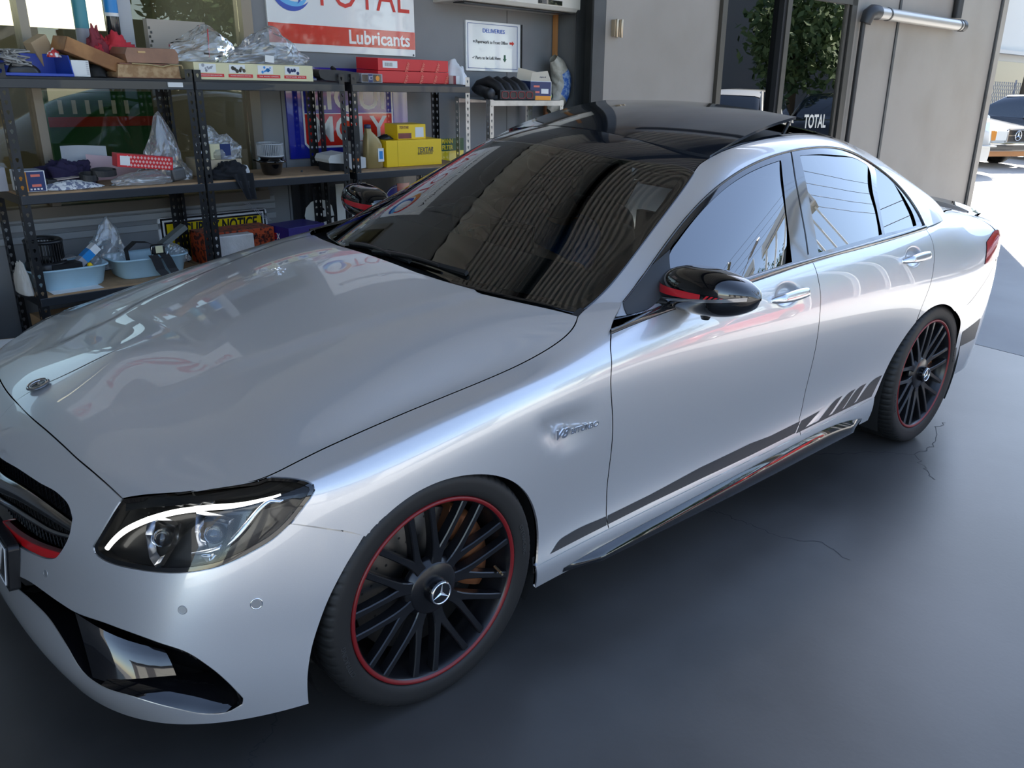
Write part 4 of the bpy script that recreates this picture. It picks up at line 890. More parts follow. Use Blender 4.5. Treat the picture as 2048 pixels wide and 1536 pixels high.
panel('rear_window',CABIN,[(16.6,0.1),(17,.1),(19,.1),(19,4.4),(17.2,4.4),(16.6,4.4)],SG,car,side='both',gap=.003,step=.05,off=0,depth=0)
# trunk spoiler
mb=MB(); P=[]
for y in np.linspace(-.70,.70,41):
    a=abs(y)/.70; x=3.72-.18*a**2.5; z=.985+.0*a; h=.030*(1-a**6); P.append([(x-.10,y,z+.004),(x-.03,y,z+.010+h*.6),(x+.03,y,z+.014+h),(x+.032,y,z+.008+h),(x+.0,y,z-.002)])
mb.grid(P,0,True); mb.build('trunk_spoiler',BLACKGLOSS,car)
# tail light
for side in('near','far'):
    tp=[(19.75,6.9),(20.9,6.8),(21.6,7.4),(21.4,8.4),(20.6,8.7),(19.9,8.2)]
    tl=panel('tail_light',BODY,tp,mat('tail_red',(.45,.02,.02),.1,coat=1),car,side=side,gap=.001,step=.04,off=.003,depth=.01)
# ---- mirrors
for sgn in(-1,1):
    mr=empty('door_mirror',(.95,.93*sgn,.92),parent=car)
    def mloft(name,mt,scale=1.0,zlo=-1,zhi=1,parent=mr,push=0):
        mb=MB(); rows=[]
        n=40
        for i,y in enumerate(np.linspace(-1,1,25)):
            yy=.928+.165*y; ta=max(0,1-abs(y)**3.2)**.5; ta=max(ta,.02)
            top=.078*ta*(1-.22*max(y,0)**2*1.2)+(-.008*y if y>0 else 0); bot=.066*ta*(1-.10*max(-y,0)); front=.085*ta; back=.055*ta
            zc=.99+.0*y+.012*y; xc=.965+.04*y*y*(1 if y>0 else .3)
            row=[]
            for k in range(n):
                g=2*PI*k/n; cx=math.cos(g);cz=math.sin(g)
                ex=.75; sx=math.copysign(abs(cx)**ex,cx); sz=math.copysign(abs(cz)**ex,cz)
                x=xc-(front if cx>0 else back)*sx*scale; z=zc+(top if cz>0 else bot)*sz*scale
                z=min(max(z,zc+zlo*.07),zc+zhi*.075); row.append((x-push*max(cx,0),yy*sgn,z))
            rows.append(row)
        mb.grid(rows,0,True,cv=True); mb.add(rows[0],[tuple(range(n))],0); mb.add(rows[-1],[tuple(range(n))],0); return mb.build(name,mt,parent)
    mloft('mirror_shell',BLACKGLOSS)
    def mface(y,zz,e=.0):   # point on the shell front at lateral y (-1..1) and relative height zz (-1..1)
        yy=.928+.165*y; ta=max(0,1-abs(y)**3.2)**.5; xc=.965+.04*y*y*(1 if y>0 else .3); zc=.99+.012*y
        top=.078*ta*(1-.22*max(y,0)**2*1.2)+(-.008*y if y>0 else 0); bot=.066*ta*(1-.10*max(-y,0)); h=top if zz>0 else bot
        s=min(1,abs(zz*.07)/max(h,1e-4)); g=math.asin(min(1,s**(1/.75))); sx=abs(math.cos(g))**.75
        return np.array([xc-.085*ta*sx-e,yy*sgn,zc+zz*.07])
    def mstrip(name,pts,mt,e=.0015):
        """pts: list of (y, zlow, zhigh)"""
        mb=MB(); mb.grid([[mface(y,a+(b-a)*t,e) for t in(0,.33,.66,1)] for y,a,b in pts],0,True); return mb.build(name,mt,mr)
    red=mat('red_vinyl',(.55,.012,.02),.25,coat=.7)
    tag(mstrip('red_stripe',[(-.96+.1*i,-.12,.26-.010*i) for i in range(13)],red),'red stripe on the black mirror shell')
    for k in range(5):
        y0=.27+.075*k; mb=MB(); mb.grid([[mface(y0+.045*s+.09*t,-.12+.24*t-.02*k*t,.0016) for t in(0,.5,1)] for s in(0,1)],0,True); mb.build('red_stripe',red,mr)
    mstrip('indicator_lens',[(-.7+.085*i,-.42+.02*i,-.30+.022*i) for i in range(20)],mat('indicator_clear',(.25,.25,.26),.08,.6,coat=1),.003)
    # stalk and sail
    mb=MB(); rings=[]
    for t in np.linspace(0,1,9):
        c=np.array([.93+.03*t,(.835-.045+.09*t)*sgn,.940+.008*t]); w=.055*(1-t)+.045*t; h=.020*(1-t)+.018*t
        rings.append([c+np.array([w*math.cos(g),0,h*math.sin(g)]) for g in np.linspace(0,2*PI,16,endpoint=False)])
    mb.grid(rings,0,True,cv=True); mb.build('mirror_stalk',BLACKSAT,mr)
    mb=MB(); mb.lathe([(0,-.012),(.012,-.010),(.016,0),(.016,.01)],(.955,.945*sgn,.922),(0,0,1),16); mb.build('mirror_lamp',BLACKSAT,mr)
    panel('mirror_sail',CABIN,CL['sail'],mat('sail_grey',(.045,.047,.05),.5),car,side='near' if sgn<0 else 'far',gap=0,step=.04,off=.004,depth=.004)
# ---- wipers
WIP1=((.475,.11,.968),(.507,-.34,.976),-1)
WIP2=((.490,.28,.962),(.468,-.09,.970),-1)
for (a,b,c) in(WIP1,WIP2):
    w=empty('wiper',a,parent=car); A=np.array(a);Bv=np.array(b)
    mb=MB(); mb.tube([A+(Bv-A)*t+np.array([0,0,.015*math.sin(PI*t)]) for t in np.linspace(0,.75,8)],[.011,.011,.010,.009,.008,.007,.006,.005],8); mb.build('wiper_arm',BLACKSAT,w)
    mb=MB(); A2=A+(Bv-A)*.1+np.array([.022,0,.006]); mb.ribbon([A2+(Bv+np.array([.016,0,.004])-A2)*t for t in np.linspace(0,1.0,9)],(.012,0,.008),.012); mb.build('wiper_blade',BLACKMAT,w)
# cowl
mb=MB(); P=[]
for y in np.linspace(-.66,.66,31):
    a=abs(y)/.72; x0=.37+.20*a**2.2; z0=.957-.048*a**2.2; P.append([(x0,y,z0-.012),(x0+.03,y,z0-.02),(x0+.10,y,z0-.012),(x0+.14,y,z0-.01)])
mb.grid(P,0,True); mb.build('cowl_grille',BLACKMAT,car)
# ---------------------------------------------------------------- wheels (outer face towards -y; y = depth from the rim edge)
def make_wheel_meshes(TR,TW):
    """local: axle along y, rim edge plane at y=0, outside is -y"""
    D={}
    # tyre with grooved tread
    prof=[(.2585,.004),(.262,-.003),(.268,-.007),(.280,-.0095),(.296,-.0105),(TR-.020,-.010),(TR-.010,-.002),(TR-.004,.008),(TR-.0012,.022)]
    tread=[]
    W=TW-.012
    gro=[.30,.50,.70]
    ys=np.linspace(.03,W-.03,26)
    for y in ys: tread.append((TR-(.0075 if min(abs(y/W-g) for g in gro)<.028 else 0),y))
    prof2=prof+tread+[(TR-.0012,W-.022),(TR-.004,W-.008),(TR-.012,W+.004),(.296,W+.014),(.275,W+.010),(.2585,W-.004)]
    N=432; rows=[]
    for i in range(N):
        a=2*PI*i/N; row=[]
        for j,(r,y) in enumerate(prof2):
            rr=r; sh=(i%6)
            if .004<y<.062 and r>TR-.006 and sh==0: rr-=.008
            if W-.07<y<W-.004 and r>TR-.006 and sh==3: rr-=.0055
            if r>TR-.012 and y<.006 and sh==0 and r<TR-.002: rr-=.002
            row.append((rr*math.cos(a),y,rr*math.sin(a)))
        rows.append(row)
    mb=MB(); mb.grid(rows,0,True,cu=True)
    for k,t in enumerate(('CITYRACING',)):
        for rot,txt in((2.95,t),(6.0,t)):
            V,F=text_mb(txt,.017,ext=.0006,bold=.0004)
            VV=[]
            for v in V:
                an=rot-v[0]/.290*-1; r=.290+v[1]; an=rot+v[0]/.29; r=.290-v[1]*-1
                VV.append((-(r)*math.cos(an),-.0110-v[2]*1.0,r*math.sin(an)))
            mb.add(VV,F,1)
    D['tyre']=(mb,[RUBBER,mat('tyre_lettering',(.03,.03,.03),.5)])
    mb=MB(); mb.lathe([(.2475,-.0005),(.2505,-.004),(.2545,-.0055),(.2585,-.004),(.2595,.001)],(0,0,0),(0,1,0),128); D['red_rim_edge']=(mb,REDRING)
    mb=MB(); mb.lathe([(.2475,-.0005),(.2445,.003),(.2410,.020),(.2360,.034),(.2300,.060),(.2260,.12),(.2300,.19),(.2420,.215),(.2580,.22),(.2590,.20)],(0,0,0),(0,1,0),96)
    D['rim_barrel']=(mb,RIMBLK)
    # hub
    mb=MB(); mb.lathe([(.030,-.0035+.018),(.068,-.002+.018),(.0715,.001+.018),(.0725,.003+.018),(.0800,.008+.018),(.0870,.018+.018),(.084,.045)],(0,0,0),(0,1,0),64); D['hub_disc']=(mb,RIMBLK)
    mb=MB(); mb.lathe([(.0345,.020),(.0345,-.006),(.0335,-.012),(.0300,-.014)],(0,0,0),(0,1,0),48); mb.disc((0,-.0135,0),(0,1,0),.0305,40); D['hub_cap']=(mb,BLACKGLOSS)
    mb=MB(); star(mb,(0,-.0138,0),(0,-1,0),.031,.0022,bar=1.0); D['star_emblem']=(mb,CHROME)
    # one Y spoke, root at angle 0 (+x), arms to +-13 deg
    def arm(mb,s):
        pts=[(.060,0,.020,.0170),(.090,s*.0030,.0185,.0135),(.110,s*.0080,.0165,.0115),(.128,s*.0140,.014,.0100),(.150,s*.0220,.011,.0090),(.200,s*.0395,.0055,.0086),(.2445,s*.0550,.002,.0098)]
        rings=[]
        for i,(x,z,y,w) in enumerate(pts):
            a=pts[max(i-1,0)];b=pts[min(i+1,len(pts)-1)]; d=nz([b[0]-a[0],0,b[1]-a[1]]); n=np.array([-d[2],0,d[0]]); c=np.array([x,y,z]); dp=.036-.010*i/6
            rings.append([c+n*(w)+np.array([0,dp,0]),c+n*w*1.05+np.array([0,.010,0]),c+n*w+np.array([0,.0028,0]),c+n*(w-.0025),c-n*(w-.0025),c-n*w+np.array([0,.0028,0]),c-n*w*1.05+np.array([0,.010,0]),c-n*w+np.array([0,dp,0])])
        mb.grid(rings,0,False,cv=True)
        mb.add(rings[-1],[tuple(range(8))],0)
    mb=MB(); arm(mb,1); arm(mb,-1); D['spoke']=(mb,RIMBLK)
    mb=MB(); mb.lathe([(.06,.085),(.196,.085),(.198,.087),(.198,.109),(.196,.111),(.06,.111)],(0,0,0),(0,1,0),96)
    for k in range(96):
        pass
    D['brake_disc']=(mb,mat('brake_steel',(.09,.085,.08),.42,.9))
    mb=MB()
    for k in range(60):
        a=2*PI*k/60; r=(.125,.15,.175)[k%3]; mb.disc((r*math.cos(a),.0846,r*math.sin(a)),(0,1,0),.004,8)
    D['disc_holes']=(mb,BLACKMAT)
    mb=MB(); rows=[]
    for a in np.radians(np.linspace(-42,48,22)):
        t=abs(math.degrees(a)-3)/45; e=1 if t<.8 else 1-((t-.8)/.2)**2*.5
        row=[(r*math.cos(a),y,r*math.sin(a)) for r,y in((.125,.078),(.128,.062+.01*(1-e)),(.145,.050+.014*(1-e)),(.185,.048+.016*(1-e)),(.208,.056+.012*(1-e)),(.215,.075),(.215,.12),(.125,.12))]
        rows.append(row)
    mb.grid(rows,0,True,cv=True); mb.add(rows[0],[tuple(range(8))],0); mb.add(rows[-1],[tuple(range(8))],0)
    for a0 in(-.30,.33): mb.lathe([(0,.002),(.014,.002),(.018,.0),(.019,.01)],(.166*math.cos(a0),.044,.166*math.sin(a0)),(0,1,0),16)
    D['brake_caliper']=(mb,mat('caliper_bronze',(.26,.10,.042),.4,.5))
    return D
_wm={}
def build_wheel(cx,cy,R_,W_,sgn,camber,rot):
    key=(R_,W_)
    if key not in _wm:
        D=make_wheel_meshes(R_,W_); _wm[key]={k:mb.build(k,m,mesh_only=True) for k,(mb,m) in D.items()}
    w=empty('wheel',(cx,cy,R_-.002),parent=car)
    c=math.radians(camber)
    base=Matrix.Rotation(c*(-1 if sgn<0 else 1),4,'X') if False else Matrix.Rotation(-c,4,'X')
    if sgn>0: base=Matrix.Rotation(PI,4,'Z')@base
    for k,me in _wm[key].items():
        if sgn>0 and k in('disc_holes',): continue
        for i in range(9 if k=='spoke' else 1):
            o=bpy.data.objects.new(k,me); COL.objects.link(o); o.parent=w; ORG[o.name]=ORG[w.name]
            if k=='spoke': r=Matrix.Rotation(rot+2*PI*i/9,4,'Y')
            elif k=='brake_caliper': r=Matrix.Rotation(math.radians(-18 if sgn<0 else 198) if sgn<0 else math.radians(180+18),4,'Y')
            elif k=='star_emblem': r=Matrix.Rotation(.12,4,'Y')
            else: r=Matrix.Identity(4)
            o.matrix_local=base@r
    return w
wf=build_wheel(0,-.903,.329,.245,-1,1.2,math.radians(-1.5))
build_wheel(2.84,-.880,.335,.262,-1,2.0,math.radians(8))
build_wheel(0,.903,.329,.245,1,1.2,.2); build_wheel(2.84,.880,.335,.262,1,2.0,.5)
mb=MB(); p=np.array([.215*math.cos(-.10),-.005,.215*math.sin(-.10)]); mb.tube([p+np.array([0,.03,0]),p+np.array([-.008,-.004,0])],.0042,10); mb.tube([p+np.array([-.008,-.004,0]),p+np.array([-.0105,-.014,0])],.0032,8)
vo=mb.build('tyre_valve',mat('brass',(.55,.45,.28),.3,.9),loc=(0,0,0)); vo.parent=wf; vo.location=(0,0,0)
# wheel arch liners
for sgn in(-1,1):
    for cx,r in((0,.372),(2.80,.392)):
        mb=MB(); rows=[]
        for a in np.radians(np.linspace(-28,208,30)):
            rows.append([(cx+r*math.cos(a),y*sgn,.327+r*math.sin(a)) for y in(.888,.80,.62)])
        mb.grid(rows,0,True)
        pts=[(r*math.cos(a),r*math.sin(a)) for a in np.linspace(0,2*PI,32,endpoint=False)]
        mb.prism(pts,(cx,.60*sgn,.327),(1,0,0),(0,0,1),(0,-.01*sgn,0)); mb.build('arch_liner',BLACKMAT,car)
# floor pan
mb=MB(); mb.span((-.30,-.58,.17),(3.35,.58,.24)); mb.span((.40,-.86,.20),(2.38,.86,.235)); mb.span((.40,-.84,.235),(.46,.84,.80)); mb.span((2.44,-.60,.235),(2.48,.60,.90))
mb.build('floor_pan',BLACKMAT,car)
# ---------------------------------------------------------------- cabin
LEATH=mat('black_leather',(.018,.018,.019),.42)
def rounded(mb,c,d,k=2.6,n=24,m=14,mi=0,R_=None):
    rows=[]
    for v in np.linspace(-PI/2,PI/2,m):
        row=[]
        for u in np.linspace(0,2*PI,n,endpoint=False):
            f=lambda q,e:math.copysign(abs(q)**(2/k if e else 2/k),q)
            p=np.array([f(math.cos(v),1)*f(math.cos(u),1)*d[0]/2,f(math.cos(v),1)*f(math.sin(u),1)*d[1]/2,f(math.sin(v),1)*d[2]/2])
            if R_ is not None: p=np.array(R_)@p
            row.append(p+np.array(c))
        rows.append(row)
    return mb.grid(rows,mi,True,cv=True)
def ry(a): c,s=math.cos(a),math.sin(a); return np.array([[c,0,s],[0,1,0],[-s,0,c]])
for y in(-.37,.37):
    st=empty('front_seat',(1.55,y,.25),parent=car)
    mb=MB(); rounded(mb,(1.45,y,.42),(.55,.50,.20),4); rounded(mb,(1.45,y-.22,.46),(.50,.09,.17),3); rounded(mb,(1.45,y+.22,.46),(.50,.09,.17),3); mb.build('seat_cushion',LEATH,st)
    mb=MB(); R2=ry(.32); rounded(mb,(1.80,y,.73),(.17,.46,.62),4,R_=R2)
    for s in(-1,1): rounded(mb,(1.76,y+.21*s,.70),(.20,.10,.52),3,R_=R2)
    mb.build('seat_backrest',LEATH,st)
    mb=MB(); rounded(mb,(1.93,y,1.08),(.11,.27,.20),3.5,R_=R2); mb.build('head_restraint',LEATH,st)
mb=MB(); rounded(mb,(2.42,0,.42),(.60,1.30,.22),5); rounded(mb,(2.70,0,.75),(.20,1.30,.62),5,R_=ry(.35)); mb.build('rear_bench',LEATH,car)
mb=MB(); P=[]
for y in np.linspace(-.76,.76,27):
    a=abs(y)/.76; d=.10*a**3; P.append([(.60+d,y,.925-.03*a*a),(.78+d*.6,y,.955),(.95,y,.965),(1.04,y,.93),(1.07,y,.86),(1.05,y,.70)])
mb.grid(P,0,True); mb.build('dashboard',mat('dash_black',(.02,.02,.021),.6),car)
mb=MB(); mb.box((1.03,.02,.975),(.02,.24,.14)); mb.build('centre_screen',BLACKGLOSS,car,bevel=.006)
mb=MB(); C0=np.array([1.20,.37,.90]); axn=nz([.91,0,.42]); u=nz(np.cross(axn,[0,1,0])); w=np.array([0,1.,0]); n=40
mb.grid([[C0+(u*math.cos(a)+w*math.sin(a))*(.182+.016*math.cos(b))+axn*.016*math.sin(b) for b in np.linspace(0,2*PI,10,endpoint=False)] for a in np.linspace(0,2*PI,n,endpoint=False)],0,True,cu=True,cv=True)
for a in(PI/2,-PI/2,PI): d=u*math.cos(a)+w*math.sin(a); mb.tube([C0+d*.04,C0+d*.17],.014,8)
mb.lathe([(0,.02),(.055,.015),(.062,-.01)],C0,axn,20); mb.build('steering_wheel',LEATH,car)
mb=MB(); rounded(mb,(1.20,0,1.245),(.035,.26,.075),3.5); mb.tube([(1.20,0,1.27),(1.18,0,1.315)],.012,6); mb.build('rear_view_mirror',BLACKSAT,car)
mb=MB(); mb.span((1.1,-.11,.24),(2.1,.11,.55)); mb.build('centre_console',BLACKSAT,car,bevel=.02)
# ---------------------------------------------------------------- the person in the far seat
SKIN=mat('skin',(.42,.24,.16),.5); BLUE=mat('blue_cloth',(.02,.13,.36),.8,bump=(30,.4,.02)); HAIR=mat('dark_hair',(.02,.014,.01),.7); JEAN=mat('dark_trousers',(.02,.022,.03),.8)
pers=empty('person',(1.62,.37,.52),'person in a blue shirt seated at the steering wheel of the silver car','person')
def skin_body(name,nodes,edges,m,parent,sub=2):
    me=bpy.data.meshes.new(name); o0=np.array(ORG[parent.name]); me.from_pydata([tuple(np.array(q[:3])-o0) for q in nodes],edges,[]); me.materials.append(m)
    o=bpy.data.objects.new(name,me); link(o,parent,ORG[parent.name]); md=o.modifiers.new('skin','SKIN')
    for i,q in enumerate(nodes):
        sv=me.skin_vertices[0].data[i]; sv.radius=(q[3],q[4] if len(q)>4 else q[3]); sv.use_root=(i==0)
    md.use_smooth_shade=True; s=o.modifiers.new('sub','SUBSURF'); s.levels=sub; s.render_levels=sub
    return o
nodes=[(1.62,.37,.56,.15,.12),(1.66,.37,.72,.15,.11),(1.68,.37,.86,.165,.11),(1.67,.37,.95,.10,.08),(1.65,.37,1.02,.052),(1.635,.37,1.07,.05),
 (1.67,.20,.92,.055),(1.52,.14,.76,.045),(1.34,.22,.86,.036),(1.27,.25,.92,.030),
 (1.67,.54,.92,.055),(1.52,.60,.76,.045),(1.34,.52,.86,.036),(1.27,.49,.92,.030),
 (1.52,.27,.54,.085),(1.15,.25,.58,.065),(.98,.25,.30,.045),(1.52,.47,.54,.085),(1.15,.49,.58,.065),(.98,.49,.30,.045)]
edges=[(0,1),(1,2),(2,3),(3,4),(4,5),(2,6),(6,7),(7,8),(8,9),(2,10),(10,11),(11,12),(12,13),(0,14),(14,15),(15,16),(0,17),(17,18),(18,19)]
body=skin_body('body',nodes,edges,SKIN,pers)
sh=skin_body('shirt',[(q[0],q[1],q[2],q[3]*1.10+.006,(q[4] if len(q)>4 else q[3])*1.10+.006) for q in nodes[:4]]+[(nodes[i][0],nodes[i][1],nodes[i][2],nodes[i][3]*1.15+.006) for i in(6,7,10,11)],[(0,1),(1,2),(2,3),(2,4),(4,5),(2,6),(6,7)],BLUE,pers)
tr=skin_body('trousers',[(nodes[i][0],nodes[i][1],nodes[i][2],nodes[i][3]*1.12+.004) for i in(0,14,15,16,17,18,19)],[(0,1),(1,2),(2,3),(0,4),(4,5),(5,6)],JEAN,pers)
mb=MB(); rows=[]
hc=np.array([1.625,.37,1.125])
for v in np.linspace(-PI/2,PI/2,22):
    row=[]
    for k in range(28):
        a=2*PI*k/28; x=math.cos(v)*math.cos(a);y=math.cos(v)*math.sin(a);z=math.sin(v)
        jaw=1-.28*max(0,-z)**1.2; px=x*.098*(1 if x>0 else 1.0)*(jaw if x>0 else jaw); py=y*.076*jaw; pz=z*.118
        if x<0: # face looks to -x
            nose=math.exp(-((y)/.16)**2-((z+.12)/.20)**2)*.022; brow=math.exp(-((z-.18)/.10)**2)*.004*math.exp(-(y/.6)**2); eye=-.009*math.exp(-((abs(y)-.36)/.16)**2-((z-.03)/.10)**2); chin=.010*math.exp(-((z+.82)/.15)**2)*math.exp(-(y/.4)**2); lip=.004*math.exp(-((z+.48)/.08)**2)*math.exp(-(y/.3)**2)
            px-=nose+brow+eye+chin+lip
        row.append(hc+np.array([px,py,pz]))
    rows.append(row)
mb.grid(rows,0,True,cv=True)
for s in(-1,1): rounded(mb,hc+np.array([.008,.078*s,-.005]),(.035,.016,.055),2.2,12,8)
mb.build('head',SKIN,pers)
mb=MB(); rows=[]
for v in np.linspace(.15,PI/2,12):
    rows.append([hc+np.array([.012+math.cos(v)*math.cos(a)*.103,math.cos(v)*math.sin(a)*.083,math.sin(v)*.124+.004]) for a in np.linspace(0,2*PI,28,endpoint=False)])
mb.grid(rows,0,True,cv=True); mb.build('hair',HAIR,pers)
mb=MB()
for s in(-1,1): rounded(mb,hc+np.array([-.088,.028*s,.004]),(.014,.022,.014),2,10,8,mi=0); rounded(mb,hc+np.array([-.0955,.028*s,.004]),(.003,.009,.009),2,8,6,mi=1)
mb.build('eyes',[mat('eye_white',(.8,.8,.78),.2),mat('eye_dark',(.03,.02,.015),.1)],pers)
for s,wr in((-1,(1.27,.25,.92)),(1,(1.27,.49,.92))):
    wv=np.array(wr); hn=[(wv[0],wv[1],wv[2],.026,.018),(wv[0]-.045,wv[1]-.01*s,wv[2]+.012,.034,.014),(wv[0]-.075,wv[1]-.01*s,wv[2]+.02,.034,.012)]; he=[(0,1),(1,2)]
    for f in range(4):
        fy=(-.027+.018*f); L=(.030,.034,.032,.025)[f]; b=len(hn); y=wv[1]-.01*s+fy
        hn+=[(wv[0]-.082,y,wv[2]+.022,.0088),(wv[0]-.095-L*.4,y,wv[2]+.008,.0082),(wv[0]-.088-L*.3,y,wv[2]-.018,.0076),(wv[0]-.068,y,wv[2]-.026,.007)]; he+=[(2,b),(b,b+1),(b+1,b+2),(b+2,b+3)]
    b=len(hn); hn+=[(wv[0]-.04,wv[1]-.045*s,wv[2]+.012,.011),(wv[0]-.065,wv[1]-.055*s,wv[2]-.004,.0095),(wv[0]-.075,wv[1]-.048*s,wv[2]-.022,.0085)]; he+=[(1,b),(b,b+1),(b+1,b+2)]
    skin_body('hand',hn,he,SKIN,pers,1)
# ---------------------------------------------------------------- setting: floor, walls, roof
def S_(o): o['kind']='structure'; return o
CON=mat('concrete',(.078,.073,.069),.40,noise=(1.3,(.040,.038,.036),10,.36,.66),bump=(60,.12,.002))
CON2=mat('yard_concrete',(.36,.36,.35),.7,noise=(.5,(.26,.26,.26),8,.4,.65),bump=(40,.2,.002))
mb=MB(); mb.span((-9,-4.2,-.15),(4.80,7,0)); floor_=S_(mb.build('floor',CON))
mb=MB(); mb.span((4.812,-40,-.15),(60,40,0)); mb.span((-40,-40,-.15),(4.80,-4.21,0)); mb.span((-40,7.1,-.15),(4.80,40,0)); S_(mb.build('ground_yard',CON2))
mb=MB(); mb.span((-40,-40,-.2),(60,40,-.151)); S_(mb.build('ground_base',BLACKMAT))
def ground_line(name,pts,w,m=BLACKMAT,h=.0006):
    mb=MB(); P=[]
    for i,p in enumerate(pts):
        a=np.array(pts[max(i-1,0)]);b=np.array(pts[min(i+1,len(pts)-1)]); d=nz([b[0]-a[0],b[1]-a[1]]); n=np.array([-d[1],d[0]]); ww=w*(.5+.5*rng.random())
        P.append([(p[0]-n[0]*ww,p[1]-n[1]*ww,h),(p[0]+n[0]*ww,p[1]+n[1]*ww,h)])
    mb.grid(P,0,False); return mb.build(name,m,floor_)
def wig(pts,amp=.012,k=6):
    out=[]
    for a,b in zip(pts[:-1],pts[1:]):
        for t in np.linspace(0,1,k,endpoint=False): out.append((a[0]+(b[0]-a[0])*t+random.uniform(-amp,amp),a[1]+(b[1]-a[1])*t+random.uniform(-amp,amp)))
    return out+[pts[-1]]
CRK=mat('crack_dark',(.035,.035,.037),.8)
for c in CRACKS: ground_line('crack',wig(c),.0022,CRK)
# garage frame helpers: everything is built in (s along wall, w into wall, h up) and mapped by GA
GREY=mat('wall_grey',(.205,.207,.208),.55,noise=(3,.12),bump=(8,.05,.004))
GREYL=mat('wall_light_grey',(.36,.355,.34),.5,noise=(2,.10),bump=(5,.05,.003))
STEEL=mat('steel_dark',(.045,.046,.045),.5,noise=(6,.3))
CORR=mat('corrugated_sheet',(.54,.53,.49),.5,.1)
def gb(mb,name,m,parent=None,origin=None,**kw):
    """build a part given in garage coordinates"""
    V=np.array(mb.v)
    if parent is not None:
        W3=V@GA.T-np.array(ORG[parent.name]); o=None
        mb.v=W3.tolist(); return mb.build(name,m,parent,loc=ORG[parent.name],**kw)
    c=np.array([(V[:,0].min()+V[:,0].max())/2,(V[:,1].min()+V[:,1].max())/2,V[:,2].min()]) if origin is None else np.array(origin)
    mb.v=((V-c)@GA.T).tolist(); return mb.build(name,m,None,loc=tuple(G3(*c)),**kw)
def gempty(name,s,w,h,label,cat,group=None,kind=None): return empty(name,tuple(G3(s,w,h)),label,cat,group,kind=kind)
WW=2.1
# wall with a window opening
wall=empty('wall_back',tuple(G3(1,WW,0)),kind='structure')
mb=MB(); mb.span((-7,WW,0),(3.98,WW+.1,.80)); mb.span((1.36,WW,.80),(3.98,WW+.1,3.9)); mb.span((-7,WW,2.15),(1.36,WW+.1,3.9)); mb.span((-7,WW,.80),(-1.6,WW+.1,2.15)); gb(mb,'wall_sheet',GREY,wall)
mb=MB()
for h in(.795,.755,.70): mb.span((-7,WW-.012,h),(1.40,WW,h+.03))
gb(mb,'wall_rail',mat('rail_grey',(.30,.31,.31),.5),wall)
mb=MB()
for s in(1.50,3.33,): mb.span((s,WW-.001,0),(s+.006,WW+.001,3.9))
gb(mb,'wall_joint',STEEL,wall)
# upper ribbed cladding and roof
def ribs(mb,axis,lo,hi,c0,c1,base,amp,pitch):
    n=int((hi-lo)/pitch*8); P=[]
    for i in range(n+1):
        x=lo+(hi-lo)*i/n; z=base+amp*math.sin(2*PI*(x-lo)/pitch); P.append([(x,c0,z) if axis=='x' else (c0,x,z),(x,c1,z) if axis=='x' else (c1,x,z)])
    return mb.grid(P,0,True)
mb=MB(); ribs(mb,'y',-1.35,2.12,-7,4.4,3.95,.026,.12); gb(mb,'ceiling',CORR)['kind']='structure'
mb=MB(); mb.span((-7,-1.35,4.0),(4.4,2.3,4.12)); gb(mb,'roof_slab',STEEL)['kind']='structure'
for w in(-1.25,.35):
    mb=MB(); mb.span((-7,w-.05,3.70),(4.4,w+.05,3.92)); mb.span((-7,w-.10,3.70),(4.4,w+.10,3.715)); gb(mb,'ceiling_beam',STEEL)['kind']='structure'
for s in(-6.9,-2.2,4.3):
    mb=MB(); mb.span((s-.05,-1.35,3.62),(s+.05,2.1,3.70)); gb(mb,'ceiling_beam',STEEL)['kind']='structure'
mb=MB(); mb.span((-7.1,-3.0,0),(-7,2.2,4)); gb(mb,'wall_end',GREY)['kind']='structure'
mb=MB(); mb.span((-7,-1.40,2.7),(-2.0,-1.30,3.95)); gb(mb,'wall_front',CORR)['kind']='structure'
n_=int(11/.15*8); mb=MB(); mb.grid([[(-7+11*i/n_*.99,WW-.035+.022*math.sin(2*PI*i/8),h) for h in(3.12,3.93)] for i in range(n_+1)],0,True); gb(mb,'wall_upper_cladding',CORR,wall)
for s_,e_ in((-5.2,.9),(-2.6,.9),(.0,.9),(2.6,.9)): pass
# return wall and steel column
mb=MB(); mb.span((3.86,1.86,0),(3.98,2.1,3.95)); gb(mb,'wall_return',GREY)['kind']='structure'
mb=MB(); mb.span((3.78,1.70,0),(3.98,1.715,3.95)); mb.span((3.78,1.845,0),(3.98,1.86,3.95)); mb.span((3.874,1.715,0),(3.886,1.845,3.95)); gb(mb,'steel_column',STEEL)['kind']='structure'
# window of the back wall
win=empty('window_1',tuple(G3(-.1,WW,.83)),kind='structure')
ALU=mat('window_alu',(.22,.19,.15),.35,.7)
mb=MB()
for a,b in(((1.30,.82),(1.36,2.15)),((-1.6,.82),(-1.54,2.15)),((.20,.82),(.24,2.15))): mb.span((a[0],WW-.02,a[1]),(b[0],WW+.06,b[1]))
mb.span((-1.6,WW-.03,.81),(1.36,WW+.07,.86)); mb.span((-1.6,WW-.02,2.10),(1.36,WW+.06,2.15)); gb(mb,'window_frame',ALU,win)
OFFG=glass('office_glass',(.75,.76,.68),1.5,.02)
ol=bpy.data.lights.new('office_fill','AREA'); ol.energy=9; ol.size=.9; ol.color=(1,.90,.76); oo=bpy.data.objects.new('office_fill',ol); COL.objects.link(oo); oo.location=tuple(G3(-.1,WW+.65,2.7))  # unseen warm fill light, added to brighten the room behind the pane
mb=MB(); mb.span((-1.54,WW+.02,.86),(1.30,WW+.026,2.11)); gb(mb,'pane',OFFG,win)
